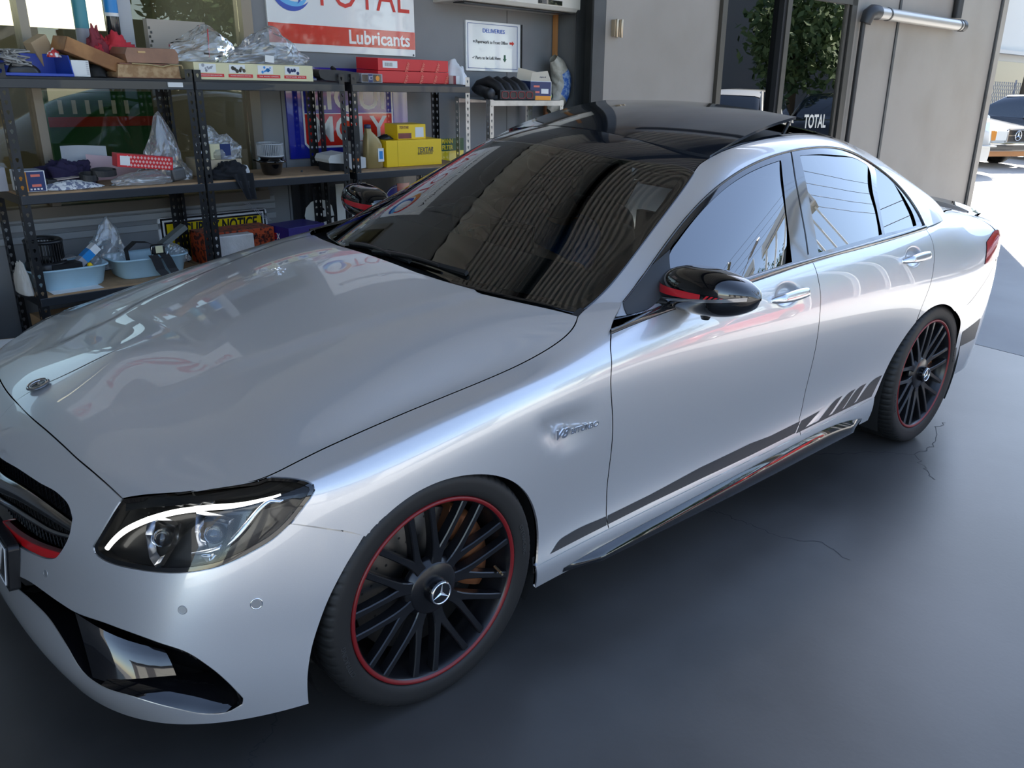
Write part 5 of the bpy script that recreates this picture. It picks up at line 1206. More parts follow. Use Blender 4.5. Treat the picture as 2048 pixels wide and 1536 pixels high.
for nm_,q in(('wall_office',((-1.6,WW+1.2,.1),(1.4,WW+1.25,1.66))),('wall_office',((1.12,WW+1.2,1.66),(1.4,WW+1.25,2.8))),('wall_office',((-1.6,WW+1.2,2.3),(1.12,WW+1.25,2.8))),('wall_office',((-1.65,WW+.1,.1),(-1.6,WW+1.25,2.8))),('wall_office',((1.4,WW+.1,.1),(1.45,WW+1.25,2.8))),('floor_office',((-1.65,WW+.1,0),(1.45,WW+1.25,.1))),('ceiling_office',((-1.65,WW+.1,2.8),(1.45,WW+1.25,2.9)))):
    mb=MB(); mb.span(*q); gb(mb,nm_,mat('office_wall',(.24,.23,.19),.8))['kind']='structure'
CARD=mat('cardboard',(.36,.225,.115),.8,noise=(5,.2)); CARDL=mat('cardboard_light',(.50,.36,.21),.8,noise=(6,.15))
for (a,b,h0,h1,w,m,lb) in((-.62,.10,.1,1.32,WW+.45,CARD,'tall brown cardboard sheet leaning behind the office window'),(.12,.24,.1,1.36,WW+.50,CARDL,'narrow pale cardboard strip behind the office window')):
    mb=MB(); mb.box(((a+b)/2,w,(h0+h1)/2),(b-a,.02,h1-h0),0); o=gb(mb,'cardboard_sheet',m); tag(o,lb,'cardboard','cardboard sheets behind the office window' if 0 else None)
mb=MB(); mb.span((.45,WW+.55,.1),(1.02,WW+.57,1.35)); o=gb(mb,'green_board',[mat('green_board',(.02,.13,.045),.5),mat('red_band',(.45,.03,.02),.5),mat('sheet_white',(.72,.72,.70),.6)]); tag(o,'green board with red band standing behind the office window','board')
mb=MB(); mb.span((.45,WW+.545,1.17),(1.02,WW+.549,1.22)); gb(mb,'red_band',MAT['red_band'],o)
mb=MB()
for k in range(6): mb.box((.52+.07*k,WW+.546,1.27),(.022,.003,.07),0)
gb(mb,'white_lettering',MAT['sheet_white'],o)
# ---------------------------------------------------------------- signs on the wall
WHT=mat('sign_white',(.80,.80,.79),.12,coat=1); REDS=mat('sign_red',(.62,.018,.012),.15,coat=1); BLUS=mat('sign_blue',(.012,.020,.30),.15,coat=1); SBLK=mat('sign_black',(.012,.013,.015),.25,coat=.6); YEL=mat('sign_yellow',(.85,.62,.012),.25,coat=.6); TXR=mat('letter_red',(.62,.02,.012),.3); DK=mat('letter_black',(.015,.015,.018),.4); LBL=mat('letter_blue',(.03,.07,.28),.4)
def sign(name,s0,s1,h0,h1,m,label,t=.012,r=0):
    mb=MB()
    if r: 
        pts=[]
        for cx,cy,a0 in((s1-r,h0+r,-90),(s1-r,h1-r,0),(s0+r,h1-r,90),(s0+r,h0+r,180)): pts+=[(cx+r*math.cos(math.radians(a0+q)),cy+r*math.sin(math.radians(a0+q))) for q in(0,30,60,90)]
        mb.prism(pts,(0,WW-t,0),(1,0,0),(0,0,1),(0,t,0))
    else: mb.span((s0,WW-t,h0),(s1,WW,h1))
    o=gb(mb,name,m); return tag(o,label,'sign')
FR=(0,-1,0)
def pan(o,s0,s1,h0,h1,m,name,z=.0135,pts=None):
    mb=MB()
    if pts: mb.prism(pts,(0,WW-z,0),(1,0,0),(0,0,1),(0,-.0008,0))
    else: mb.span((s0,WW-z-.0008,h0),(s1,WW-z,h1))
    return gb(mb,name,m,o)
def txt(o,t,size,s,h,m,wid=None,w=None,name='lettering',**kw):
    mb=MB(); put_text(mb,t,size,(s,(WW-.0145) if w is None else w,h),(1,0,0),(0,0,1),wid=wid,**kw); return gb(mb,name,m,o)
sg=sign('oil_sign',1.455,2.49,1.602,2.40,WHT,'large white and red TOTAL Lubricants sign on the wall above the racks')
pan(sg,1.455,2.49,1.642,1.742,REDS,'red_band')
txt(sg,'Lubricants',.105,2.215,1.690,WHT,wid=.46,bold=.0022)
txt(sg,'TOTAL',.26,2.10,1.925,TXR,wid=.70,bold=-.001)
txt(sg,'Authorised Distributor',.075,1.97,2.27,DK,wid=.86)
def swirl(o,c,r,a0,a1,w0,w1,m,z=.0142,tilt=0):
    mb=MB(); P=[]
    for t in np.linspace(0,1,18):
        a=math.radians(a0+(a1-a0)*t); w=w0+(w1-w0)*math.sin(PI*t); P.append([(c[0]+(r-w/2)*math.cos(a),WW-z,c[1]+(r-w/2)*math.sin(a)*.9),(c[0]+(r+w/2)*math.cos(a),WW-z,c[1]+(r+w/2)*math.sin(a)*.9)])
    mb.grid(P,0,False); return gb(mb,'logo_band',m,o)
swirl(sg,(1.62,1.94),.115,150,330,.0,.05,mat('logo_lightblue',(.12,.42,.75),.3)); swirl(sg,(1.62,1.94),.135,190,320,.0,.03,mat('logo_blue',(.02,.07,.42),.3),.0145)
swirl(sg,(1.63,1.95),.10,-60,120,.0,.045,mat('logo_orange',(.75,.30,.05),.3),.0148); swirl(sg,(1.62,1.96),.12,40,200,.0,.04,mat('logo_red',(.65,.03,.03),.3),.0151)
swirl(sg,(1.55,1.92),.13,-40,60,.0,.035,MAT['logo_blue'],.0154)
for s,h in((1.47,1.61),(2.475,1.61)):
    mb=MB(); mb.disc((s,WW-.0125,h),(0,-1,0),.006,10,t=.002); gb(mb,'sign_screw',STEEL,sg)
br=sign('brake_sign',-.55,.50,2.26,2.66,WHT,'white sign with red brembo lettering high on the back wall'); txt(br,'brembo',.24,.06,2.46,TXR,wid=.70,bold=.004,shear=.2)
mb=MB(); mb.lathe([(.085,0),(.105,-.001)],(-.42,WW-.0135,2.46),(0,1,0),30); mb.lathe([(.035,0),(.065,-.001)],(-.42,WW-.0135,2.46),(0,1,0),30); gb(mb,'round_logo',TXR,br)
lm=sign('blue_oil_sign',1.53,2.41,1.02,1.52,BLUS,'blue sign with red and white LIQUI MOLY lettering behind the racks')
pan(lm,0,0,0,0,WHT,'white_border',.0128,[(1.655,1.075),(1.63,1.10),(1.63,1.46),(2.29,1.46),(2.29,1.10),(2.265,1.075)])
pan(lm,1.642,2.278,1.27,1.448,BLUS,'blue_field',.0137); pan(lm,0,0,0,0,REDS,'red_field',.0137,[(1.66,1.087),(1.642,1.105),(1.642,1.265),(2.278,1.265),(2.278,1.105),(2.26,1.087)])
CRM=mat('letter_cream',(.80,.78,.70),.3); txt(lm,'LIQUI',.19,1.96,1.350,CRM,wid=.53,bold=.003); txt(lm,'MOLY',.20,1.96,1.172,CRM,wid=.54,bold=.003)
el=sign('black_oil_sign',1.52,2.52,.50,.90,SBLK,'black elf sign with white letters and a round blue and red logo')
txt(el,'elf',.36,1.80,.715,CRM,wid=.46,bold=.008)
mb=MB(); mb.disc((2.30,WW-.0128,.72),(0,-1,0),.105,36,t=.0008); gb(mb,'round_logo',BLUS,el); pan(el,0,0,0,0,REDS,'logo_red',.0142,[(2.30,.72),(2.30,.835),(2.40,.835),(2.41,.72)]); swirl(el,(2.30,.72),.107,90,270,.004,.004,CRM,.0145)
sc=sign('security_sign',.70,1.34,.45,.765,WHT,'yellow SECURITY NOTICE sign with a black and white border',r=.03)
pan(sc,.712,1.328,.462,.753,SBLK,'black_line',.0122); pan(sc,.722,1.318,.472,.743,WHT,'white_line',.0130); pan(sc,.732,1.308,.482,.733,SBLK,'black_line',.0138); pan(sc,.742,1.298,.492,.723,YEL,'yellow_field',.0146)
txt(sc,'SECURITY NOTICE',.085,1.02,.685,DK,wid=.50,w=WW-.0160,bold=.0025,shear=.15)
dl=sign('delivery_sign',2.93,3.455,1.532,1.842,WHT,'white DELIVERIES sign fixed to the wall below the air conditioner')
for q in((2.945,3.425,1.825,1.828),(2.945,3.425,1.548,1.551),(2.945,2.948,1.548,1.828),(3.422,3.425,1.548,1.828)): pan(dl,*q,LBL,'thin_border')
txt(dl,'DELIVERIES',.036,3.19,1.785,mat('letter_bright_blue',(.02,.12,.55),.4),wid=.21); txt(dl,'\u00d7 Paperwork to Front Office',.03,3.16,1.715,DK,wid=.33); txt(dl,'\u2713 Parts to be Left Here',.03,3.12,1.615,DK,wid=.27)
pan(dl,0,0,0,0,TXR,'red_arrow',.0135,[(3.345,1.709),(3.37,1.709),(3.37,1.701),(3.392,1.716),(3.37,1.731),(3.37,1.723),(3.345,1.723)]); pan(dl,0,0,0,0,mat('green_dark',(.02,.12,.06),.4),'green_arrow',.0135,[(3.29,1.64),(3.29,1.615),(3.28,1.615),(3.298,1.593),(3.316,1.615),(3.306,1.615),(3.306,1.64)])
mb=MB(); mb.span((3.455,WW-.02,1.535),(3.468,WW,1.842)); gb(mb,'sign_edge',SBLK,dl)
d2=sign('notice_board',3.02,3.42,.62,.98,WHT,'white notice board low on the wall seen through the car windows'); txt(d2,'\u00d7 Paperwork',.035,3.17,.86,DK,wid=.22); txt(d2,'\u2713 Parts to be Left',.035,3.20,.76,DK,wid=.28)
mf=sign('filter_sign',2.66,2.90,.93,1.10,YEL,'small yellow and green MANN FILTER sign behind the rack post',t=.006); pan(mf,2.66,2.90,1.02,1.10,mat('filter_green',(.02,.10,.03),.4),'green_field',.0068); txt(mf,'MANN\nFILTER',.04,2.75,1.062,YEL,wid=.10,w=WW-.0080,bold=.001)
# air conditioner
ac=gempty('air_conditioner',3.22,1.97,1.93,'cream split air conditioner high on the wall above the delivery sign','air conditioner')
CREAM=mat('ac_cream',(.62,.58,.50),.4)
mb=MB(); mb.prism([(1.84,1.965),(1.86,1.94),(2.10,1.925),(2.10,2.24),(1.88,2.24),(1.84,2.20)],(2.66,0,0),(0,1,0),(0,0,1),(1.14,0,0)); gb(mb,'ac_case',CREAM,ac,bevel=.006)
mb=MB(); mb.span((2.72,1.88,1.927),(3.74,1.98,1.934)); gb(mb,'ac_outlet',BLACKSAT,ac)
mb=MB(); mb.span((3.36,1.834,1.972),(3.60,1.84,2.00)); gb(mb,'ac_display',BLACKGLOSS,ac)
# wooden batten, copper pipe in the corner
mb=MB(); mb.span((3.80,2.06,1.45),(3.825,2.09,2.6)); tag(gb(mb,'wooden_batten',mat('batten_wood',(.50,.22,.07),.6)),'thin orange wooden batten standing in the wall corner','batten')
mb=MB(); mb.tube([(3.70,2.05,0.05),(3.70,2.05,1.34)],.022,10); mb.lathe([(.0,0),(.05,0),(.05,.05),(.022,.06)],(3.70,2.05,0),(0,0,1),12); tag(gb(mb,'copper_pipe',mat('copper_dull',(.30,.13,.07),.4,.7)),'dull copper pipe standing behind the galvanised shelf','pipe')
# ---------------------------------------------------------------- black racks
def post_mesh(H,wd=.036,pitch=.0381,mt=None):
    """angle post with keyholes: faces along s (front) and w (side)"""
    mb=MB(); n=int(H/pitch); key=[(0,.0075),(.0055,.0052),(.0072,0),(.0048,-.004),(.0028,-.0105),(-.0028,-.0105),(-.0048,-.004),(-.0072,0),(-.0055,.0052)]
    def face(fn,x0,x1):
        for k in range(n):
            z0=k*pitch;z1=(k+1)*pitch if k<n-1 else H; cz=(z0+z1)/2;cx=(x0+x1)/2
            out=[(cx,z1),(x1,z1),(x1,cz),(x1,z0),(cx+.004,z0),(cx-.004,z0),(x0,z0),(x0,cz),(x0,z1)]; out=[(cx,z1),(x1,z1),(x1,cz),(x1,z0+.25*pitch),(x1,z0),(x0,z0),(x0,z0+.25*pitch),(x0,cz),(x0,z1)]
            V=[fn(*q,0) for q in out]+[fn(cx+q[0],cz+q[1]+.003,0) for q in key]
            mb.add(V,[(i,(i+1)%9,(i+1)%9+9,i+9) for i in range(9)],0)
    face(lambda x,z,y:(x,0,z),0,wd); face(lambda x,z,y:(0,x,z),0,wd)
    mb.v=[(a,b,c) for a,b,c in mb.v]; return mb
RACKBLK=mat('rack_black',(.008,.008,.009),.42,coat=.1,noise=(25,.3)); RACKGRY=mat('beam_blackblue',(.022,.025,.03),.38,coat=.2); GALV=mat('galvanised',(.48,.48,.46),.36,.75,noise=(14,.25)); BOARD=mat('chipboard',(.40,.25,.13),.75,noise=(30,.18,8)); BOARD2=mat('board_black',(.02,.02,.02),.6)
pm={}
def rack(s0,s1,label,hts=(1.455,.985,.54,.10),H=1.50,w0=1.70,w1=2.02,pm_mat=None,beam=RACKGRY,lip=.045,right=None):
    r=gempty('storage_rack',(s0+s1)/2,(w0+w1)/2,0,label,'rack','racks of shelves along the back wall')
    for k,(s,w,fx,fy) in enumerate(((s0,w0,1,1),(s1,w0,-1,1),(s0,w1,1,-1),(s1,w1,-1,-1))):
        mt=RACKBLK if not (right is not None and k==1) else right
        mb=post_mesh(H); mb.v=[(s+fx*a,w+fy*b,c) for a,b,c in mb.v]; gb(mb,'post',mt,r)
    for h in hts:
        mb=MB(); mb.span((s0+.004,w0+.004,h-.014),(s1-.004,w1-.004,h)); gb(mb,'shelf_board',BOARD if h<1.3 else BOARD2,r)
        for a,b in(((s0+.003,w0-.004,h-lip),(s1-.003,w0+.002,h-.008)),((s0+.003,w1-.002,h-lip),(s1-.003,w1+.004,h-.008)),((s0-.001,w0+.01,h-lip),(s0+.004,w1-.01,h-.008)),((s1-.004,w0+.01,h-lip),(s1+.001,w1-.01,h-.008))):
            mb=MB(); mb.span(a,b); gb(mb,'beam',beam if a[1]<w0 else RACKBLK,r,bevel=.002)
    return r
rack(-.055,.783,'black steel storage rack of shelves, the one with the blue basins')
rack(.792,1.650,'black steel storage rack, the one with the long cream parts box')
rack(1.695,2.585,'black steel storage rack, the one with the yellow brake boxes',right=GALV)
g=gempty('galvanised_shelf',3.1,1.88,0,'silver galvanised shelving unit in front of the delivery sign','shelf')
for s,w,fx,fy in((2.78,1.72,1,1),(3.50,1.72,-1,1),(2.78,2.04,1,-1),(3.50,2.04,-1,-1)):
    mb=post_mesh(1.37,.034); mb.v=[(s+fx*a,w+fy*b,c) for a,b,c in mb.v]; gb(mb,'post',GALV,g)
for h in(1.365,.80,.30):
    mb=MB(); mb.span((2.78,1.72,h-.003),(3.50,2.04,h)); mb.span((2.78,1.716,h-.032),(3.50,1.72,h)); mb.span((2.78,2.04,h-.032),(3.50,2.044,h)); gb(mb,'shelf_board',GALV,g)
# label tag on the rack beam
mb=MB(); mb.span((.655,1.690,1.422),(.727,1.696,1.442)); tag(gb(mb,'shelf_label',[MAT['sheet_white']]),'small white label stuck on the top shelf edge','label')
# ---------------------------------------------------------------- things on the racks
T0,T1,T2=1.4555,.9855,.5405
def gbox(name,s0,s1,w0,w1,h0,h1,m,label,cat,rot=0,tilt=0,group=None,bevel=.0015,faces=None,mats=None,tiltaxis='w'):
    """cardboard style box as body; rot about the vertical in degrees"""
    c=np.array([(s0+s1)/2,(w0+w1)/2,h0]); d=np.array([s1-s0,w1-w0,h1-h0]); a=math.radians(rot); Rz=np.array([[math.cos(a),-math.sin(a),0],[math.sin(a),math.cos(a),0],[0,0,1]])
    b=math.radians(tilt); Rt=np.array([[math.cos(b),0,-math.sin(b)],[0,1,0],[math.sin(b),0,math.cos(b)]]) if tiltaxis=='w' else np.array([[1,0,0],[0,math.cos(b),-math.sin(b)],[0,math.sin(b),math.cos(b)]])
    M=Rz@Rt; root=gempty(name,*c,label,cat,group)
    def tr(mb): 
        V=np.array(mb.v); mb.v=((V@M.T)+c).tolist(); return mb
    mb=MB(); mb.box((0,0,d[2]/2),d); lo=min((M@np.array([x,y,z]))[2] for x in(-d[0]/2,d[0]/2) for y in(-d[1]/2,d[1]/2) for z in(0,d[2])); c=c-np.array([0,0,min(lo,0)]); gb(tr(mb),'carton',m,root,bevel=bevel)
    return root,tr,d
def front(root,tr,d,x0,x1,z0,z1,m,name='printed_panel',e=.0012,side='front'):
    mb=MB()
    if side=='front': mb.span((x0*d[0]-d[0]/2,-d[1]/2-e,z0*d[2]),(x1*d[0]-d[0]/2,-d[1]/2-e+.0006,z1*d[2]))
    elif side=='left': mb.span((-d[0]/2-e,x0*d[1]-d[1]/2,z0*d[2]),(-d[0]/2-e+.0006,x1*d[1]-d[1]/2,z1*d[2]))
    else: mb.span((x0*d[0]-d[0]/2,z0*d[1]-d[1]/2,d[2]+e-.0006),(x1*d[0]-d[0]/2,z1*d[1]-d[1]/2,d[2]+e))
    return gb(tr(mb),name,m,root)
def ftext(root,tr,d,t,size,x,z,m,wid=None,e=.0020,side='front',**kw):
    mb=MB()
    if side=='front': put_text(mb,t,size,(x*d[0]-d[0]/2,-d[1]/2-e,z*d[2]),(1,0,0),(0,0,1),wid=wid,ext=.0003,**kw)
    elif side=='left': put_text(mb,t,size,(-d[0]/2-e,x*d[1]-d[1]/2,z*d[2]),(0,-1,0),(0,0,1),wid=wid,ext=.0003,**kw)
    else: put_text(mb,t,size,(x*d[0]-d[0]/2,z*d[1]-d[1]/2,d[2]+e),(1,0,0),(0,1,0),wid=wid,ext=.0003,**kw)
    return gb(tr(mb),'lettering',m,root)
PW=mat('print_white',(.78,.78,.76),.45); PO=mat('print_orange',(.80,.30,.02),.4); PN_=mat('print_navy',(.015,.03,.12),.4); PS=mat('print_salmon',(.75,.18,.12),.45); PR=mat('print_red',(.65,.02,.025),.4); PC_=mat('print_cream',(.72,.66,.40),.5); PP=mat('print_purple',(.03,.02,.16),.35); PY=mat('print_yellow',(.95,.60,.008),.4); PB=mat('print_blue',(.02,.25,.62),.4); PG=mat('print_grey',(.35,.35,.38),.5)
POLY=glass('clear_polythene',(.88,.89,.88),1.45,.05,rough=.12,body=((.80,.80,.80),.20))
def crumple(name,c,dim,m,label,cat,seed=0,peaks=None,n=34,fold=.35,parent=None,closed=True,group=None,stiff=1.0):
    """soft heap: closed lumpy surface resting on its base"""
    r=np.random.default_rng(seed); K=[(r.normal(size=3)*f,r.uniform(0,2*PI),a) for f,a in [(1.1,.30)]*3+[(2.4,.16)]*5+[(5.0,.07)]*6+[(10,.03)]*6]
    if 'cloth' in name: K+=[(r.normal(size=3)*f,r.uniform(0,2*PI),a) for f,a in [(8,.07)]*6+[(15,.035)]*8]; n=max(n,56)
    rows=[]; m2=int(n*.6); pk=peaks or []
    for v in np.linspace(-.5,PI/2,m2):
        row=[]
        for u in np.linspace(0,2*PI,n,endpoint=False):
            q=np.array([math.cos(v)*math.cos(u),math.cos(v)*math.sin(u),math.sin(v)]); s=0
            for k,ph,a in K: t=k@q+ph; s+=a*(1-1.6*abs(math.sin(t)))
            rr=1+fold*s*.8; p=q*rr; h=max(p[2],0)
            for (px,amp,wd) in pk: h+=amp*math.exp(-((p[0]-px)/wd)**2)*max(0,q[2])**1.2*math.exp(-(p[1]/.7)**2)
            row.append((c[0]+p[0]*dim[0]/2,c[1]+p[1]*dim[1]/2,c[2]+h*dim[2]*.9+.001))
        rows.append(row)
    mb=MB(); mb.grid(rows,0,m is not POLY,cv=True); 
    if parent is not None: return gb(mb,name,m,parent)
    o=gb(mb,name,m); return tag(o,label,cat,group)
# --- top shelf, first rack
bb=gempty('parts_bin',.11,1.79,T0,'blue plastic parts bin with wires and black parts on the top shelf','bin'); BP=mat('bin_blue',(.015,.06,.42),.35)
mb=MB()
s0,s1,w0,w1,h0=-.035,.262,1.735,1.92,T0+.001
mb.span((s0,w0,h0),(s1,w1,h0+.004)); mb.prism([(w0,h0),(w1,h0),(w1,h0+.085),(w0+.03,h0+.085),(w0,h0+.012)],(s0,0,0),(0,1,0),(0,0,1),(.004,0,0)); mb.prism([(w0,h0),(w1,h0),(w1,h0+.085),(w0+.03,h0+.085),(w0,h0+.012)],(s1-.004,0,0),(0,1,0),(0,0,1),(.004,0,0)); mb.span((s0,w1-.004,h0),(s1,w1,h0+.085)); mb.span((s0,w0-.004,h0),(s1,w0,h0+.012)); gb(mb,'bin_shell',BP,bb,bevel=.0015)
mb=MB()
for k in range(9):
    r=np.random.default_rng(k); P=[(.0+r.uniform(0,.09)+.03*math.sin(t*3+k),1.80+.05*math.sin(t*2+k*2),T0+.07+.03*math.sin(t*1.7+k)) for t in np.linspace(0,3,14)]; mb.tube(P,.004,6)
tag(gb(mb,'cable_bundle',mat('cable_grey',(.36,.35,.33),.5)),'tangle of pale grey cables in the blue parts bin','cable',kind='stuff')
crumple('black_component',(.075,1.775,T0+.006),(.13,.05,.055),BLACKSAT,'black plastic component lying in the blue parts bin','car part',3,fold=.12)
crumple('sweet_wrapper',(.215,1.80,T0+.075),(.06,.04,.035),mat('wrapper_red',(.55,.05,.05),.3,noise=(60,(.8,.8,.8),3,.5,.55)),'crumpled red and clear wrapper hanging on the blue bin edge','wrapper',4,fold=.5)
r_,tr,d=gbox('white_box',.268,.340,1.75,1.85,T0+.001,T0+.068,PW,'small white box with printed ticks beside the blue bin','box',rot=-4)
mb=MB()
for k in range(7): mb.box((d[0]/2-.008,-d[1]/2-.0012,.012+.008*k),(.010,.0006,.003))
gb(tr(mb),'printed_ticks',PG,r_)
crumple('black_lump',(.385,1.82,T0),(.11,.12,.06),BLACKMAT,'dark oily part under the tilted open brown box','car part',5,fold=.3)
# open brown box lying tilted on top
ob=gempty('open_box',.36,1.84,T0+.04,'open brown cardboard box tipped over the other boxes on the top shelf','box')
ax_=nz([.27,0,-.105]); up_=nz([.105,0,.27]); c=np.array([.245,1.76,T0+.105])
mb=MB(); L,Wd,Hh_=.285,.15,.062
def ob_box(a,b): 
    m_=MB(); m_.span(a,b); return [(c+ax_*v[0]+np.array([0,1,0])*v[1]+up_*v[2]) for v in m_.v],m_.f
for a,b in(((0,0,0),(L,Wd,.003)),((0,0,0),(L,.003,Hh_)),((0,Wd-.003,0),(L,Wd,Hh_)),((0,0,0),(.003,Wd,Hh_)),((L-.003,0,0),(L,Wd,Hh_))): V,F=ob_box(a,b); mb.add(V,F)
gb(mb,'carton',[mat('brown_box',(.42,.20,.07),.6,noise=(9,(.26,.11,.035),5,.4,.6))],ob)
mb=MB(); V,F=ob_box((.0,.02,Hh_-.004),(L,Wd-.02,Hh_-.001)); mb.add(V,F); gb(mb,'inner_flap',mat('brown_dark',(.12,.035,.02),.6),ob)
r_,tr,d=gbox('cardboard_offcut',.20,.29,1.93,1.98,T0+.02,T0+.14,CARDL,'folded piece of pale cardboard leaning behind the open brown box','cardboard',rot=20,tilt=25)
crumple('red_cloth',(.545,1.94,T0+.06),(.19,.12,.15),mat('red_cloth',(.55,.03,.045),.8),'crumpled red cloth on top of the brown boxes','cloth',11,fold=.75,n=44)
crumple('maroon_cloth',(.470,1.95,T0+.09),(.10,.08,.11),mat('maroon_cloth',(.26,.035,.05),.8),'maroon cloth bunched beside the red cloth','cloth',12,fold=.6)
BK=mat('book_pages',(.48,.32,.17),.8,noise=(40,(.33,.19,.09),4,.4,.6)); BC=mat('book_cover',(.30,.13,.07),.55,noise=(12,(.20,.08,.045),4,.4,.6))
b1=gempty('manual_book',.60,1.82,T0,'thick old brown manual with worn page edges lying at the stack bottom','book')
mb=MB(); mb.prism([(.452,T0+.004),(.462,T0+.058),(.742,T0+.058),(.748,T0+.004)],(0,1.742,0),(1,0,0),(0,0,1),(0,.17,0)); gb(mb,'book_block',BK,b1)
mb=MB(); mb.span((.448,1.738,T0+.001),(.752,1.915,T0+.004)); mb.span((.465,1.736,T0+.058),(.752,1.915,T0+.063)); gb(mb,'book_cover',BC,b1)
mb=MB(); mb.tube([(.52,1.735,T0+.062),(.60,1.731,T0+.060),(.66,1.730,T0+.052),(.70,1.731,T0+.062),(.755,1.735,T0+.060),(.76,1.737,T0+.045)],.0035,6); gb(mb,'string',mat('string_tan',(.40,.30,.15),.8),b1)
b2=gempty('brown_binder',.60,1.82,T0+.064,'brown leather binder lying on top of the old manual','book')
mb=MB(); mb.prism([(.505,T0+.066),(.500,T0+.10),(.512,T0+.128),(.735,T0+.130),(.748,T0+.11),(.748,T0+.074),(.742,T0+.066)],(0,1.745,0),(1,0,0),(0,0,1),(0,.16,0)); gb(mb,'binder_cover',mat('binder_brown',(.34,.17,.10),.45,noise=(15,.25)),b2,bevel=.002)
mb=MB(); mb.box((.575,1.742,T0+.112),(.035,.002,.008)); gb(mb,'cover_tear',mat('tear_tan',(.62,.40,.18),.7),b2)
for k,(s,bands) in enumerate(((.455,((.0,.14,'print_grey'),(.14,.30,'teal'),(.30,.36,'print_cream'))),(.60,((.0,.20,'sign_black'),(.20,.215,'print_white'),(.215,.33,'print_blue'),(.33,.345,'print_white'),(.345,.45,'sign_black'))))):
    mat('teal',(.06,.28,.33),.4)
    ro=gempty('label_roll',s,2.045,T0,('grey and teal tall label roll behind the red cloth','black tall label roll with a bright blue band behind the red cloth')[k],'roll')
    mb=MB(); mb.lathe([(0,0),(.030,0),(.030,.50),(0,.50)],(s,2.05,T0),(0,0,1),20); gb(mb,'roll_tube',MAT['print_grey'] if k==0 else MAT['sign_black'],ro)
    for a,b_,mm_ in bands:
        if mm_ in('sign_black',): continue
        mb=MB(); mb.lathe([(.0306,a),(.0306,b_)],(s,2.05,T0+.06),(0,0,1),20); gb(mb,'label_band',MAT[mm_],ro)
mb=MB(); mb.span((.635,2.06,T0),(.70,2.08,T0+.60)); tag(gb(mb,'wall_strip',mat('panel_grey',(.42,.43,.44),.5)),'narrow light grey panel standing behind the label rolls','panel')
vb=gempty('parts_carton',.93,2.0,T0,'pale carton with chequered edges standing behind the clear bags','box')
mb=MB(); mb.box((.90,2.04,T0+.13),(.30,.04,.26)); gb(mb,'carton',mat('carton_taupe',(.42,.37,.31),.7),vb)
mb=MB()
for i in range(4):
    for j in range(2): 
        if (i+j)%2: mb.box((1.02+.012*i,2.0185,T0+.235-.012*j),(.012,.001,.012))
for j in range(9): mb.box((.757+.008*(j%2),2.0185,T0+.06+.02*j),(.010,.001,.012))
gb(mb,'chequer_print',SBLK,vb)
# --- top shelf, second rack
r_,tr,d=gbox('long_parts_box',.806,1.468,1.72,1.86,T0+.001,T0+.078,PC_,'long cream box printed with four car parts lying on the top shelf','box')
for k in range(4):
    x0=.03+.235*k; front(r_,tr,d,x0+.01,x0+.14,.42,.92,PW); front(r_,tr,d,x0,x0+.20,.16,.36,PR)
    mb=MB(); rr=np.random.default_rng(k+20)
    for j in range(9): mb.disc(((x0+.03+.10*rr.random())*d[0]-d[0]/2,-d[1]/2-.0019,(.50+.34*rr.random())*d[2]),(0,-1,0),.004+.006*rr.random(),8)
    gb(tr(mb),'printed_part',(PG,SBLK,PB,PN_)[k],r_)
    ftext(r_,tr,d,('WINDOW REGULATORS','POWER WINDOW MOTORS','TIE ROD ENDS','REPAIR KITS')[k],.007,x0+.10,.26,PW,wid=.11)
crumple('clear_bag',(.90,1.80,T0+.079),(.36,.13,.13),POLY,'clear plastic bag of parts with a red zip strip on the cream box','bag',31,fold=.45,n=44,peaks=[(.1,.55,.45)])
mb=MB(); mb.tube([(.905,1.745,T0+.10),(.912,1.75,T0+.17),(.92,1.76,T0+.225)],.0022,5); tag(gb(mb,'zip_strip',PR),'red zip strip of the clear bag on the cream box','zip')
crumple('clear_bag',(1.24,1.80,T0+.079),(.46,.13,.12),POLY,'wide clear plastic bag holding black trim parts on the cream box','bag',32,fold=.45,n=44,peaks=[(.35,.75,.5)])
mb=MB(); mb.prism([(1.06,T0+.092),(1.16,T0+.082),(1.42,T0+.084),(1.44,T0+.105),(1.36,T0+.098),(1.20,T0+.12)],(0,1.78,0),(1,0,0),(0,0,1),(0,.05,0)); tag(gb(mb,'trim_part',BLACKSAT,bevel=.003),'black curved trim part inside the wide clear bag','car part')
r_,tr,d=gbox('paper_tag',1.20,1.25,1.735,1.738,T0+.085,T0+.118,PW,'small white paper tag in the wide clear bag','label',tilt=-5,bevel=0)
mb=MB(); mb.prism([(1.500,T0+.05),(1.508,T0+.062),(1.64,T0+.062),(1.76,T0+.052),(1.765,T0+.03),(1.755,T0+.004),(1.70,T0+.002),(1.54,T0+.010),(1.51,T0+.022)],(0,1.715,0),(1,0,0),(0,0,1),(0,.06,0)); mo=gb(mb,'interior_mirror',mat('mirror_plastic',(.02,.02,.02),.45),bevel=.010); tag(mo,'black interior car mirror lying on the top shelf beside the posts','mirror')
mb=MB(); mb.tube([(1.62,1.74,T0+.062),(1.62,1.76,T0+.072)],.012,8); gb(mb,'mirror_stem',BLACKSAT,mo)
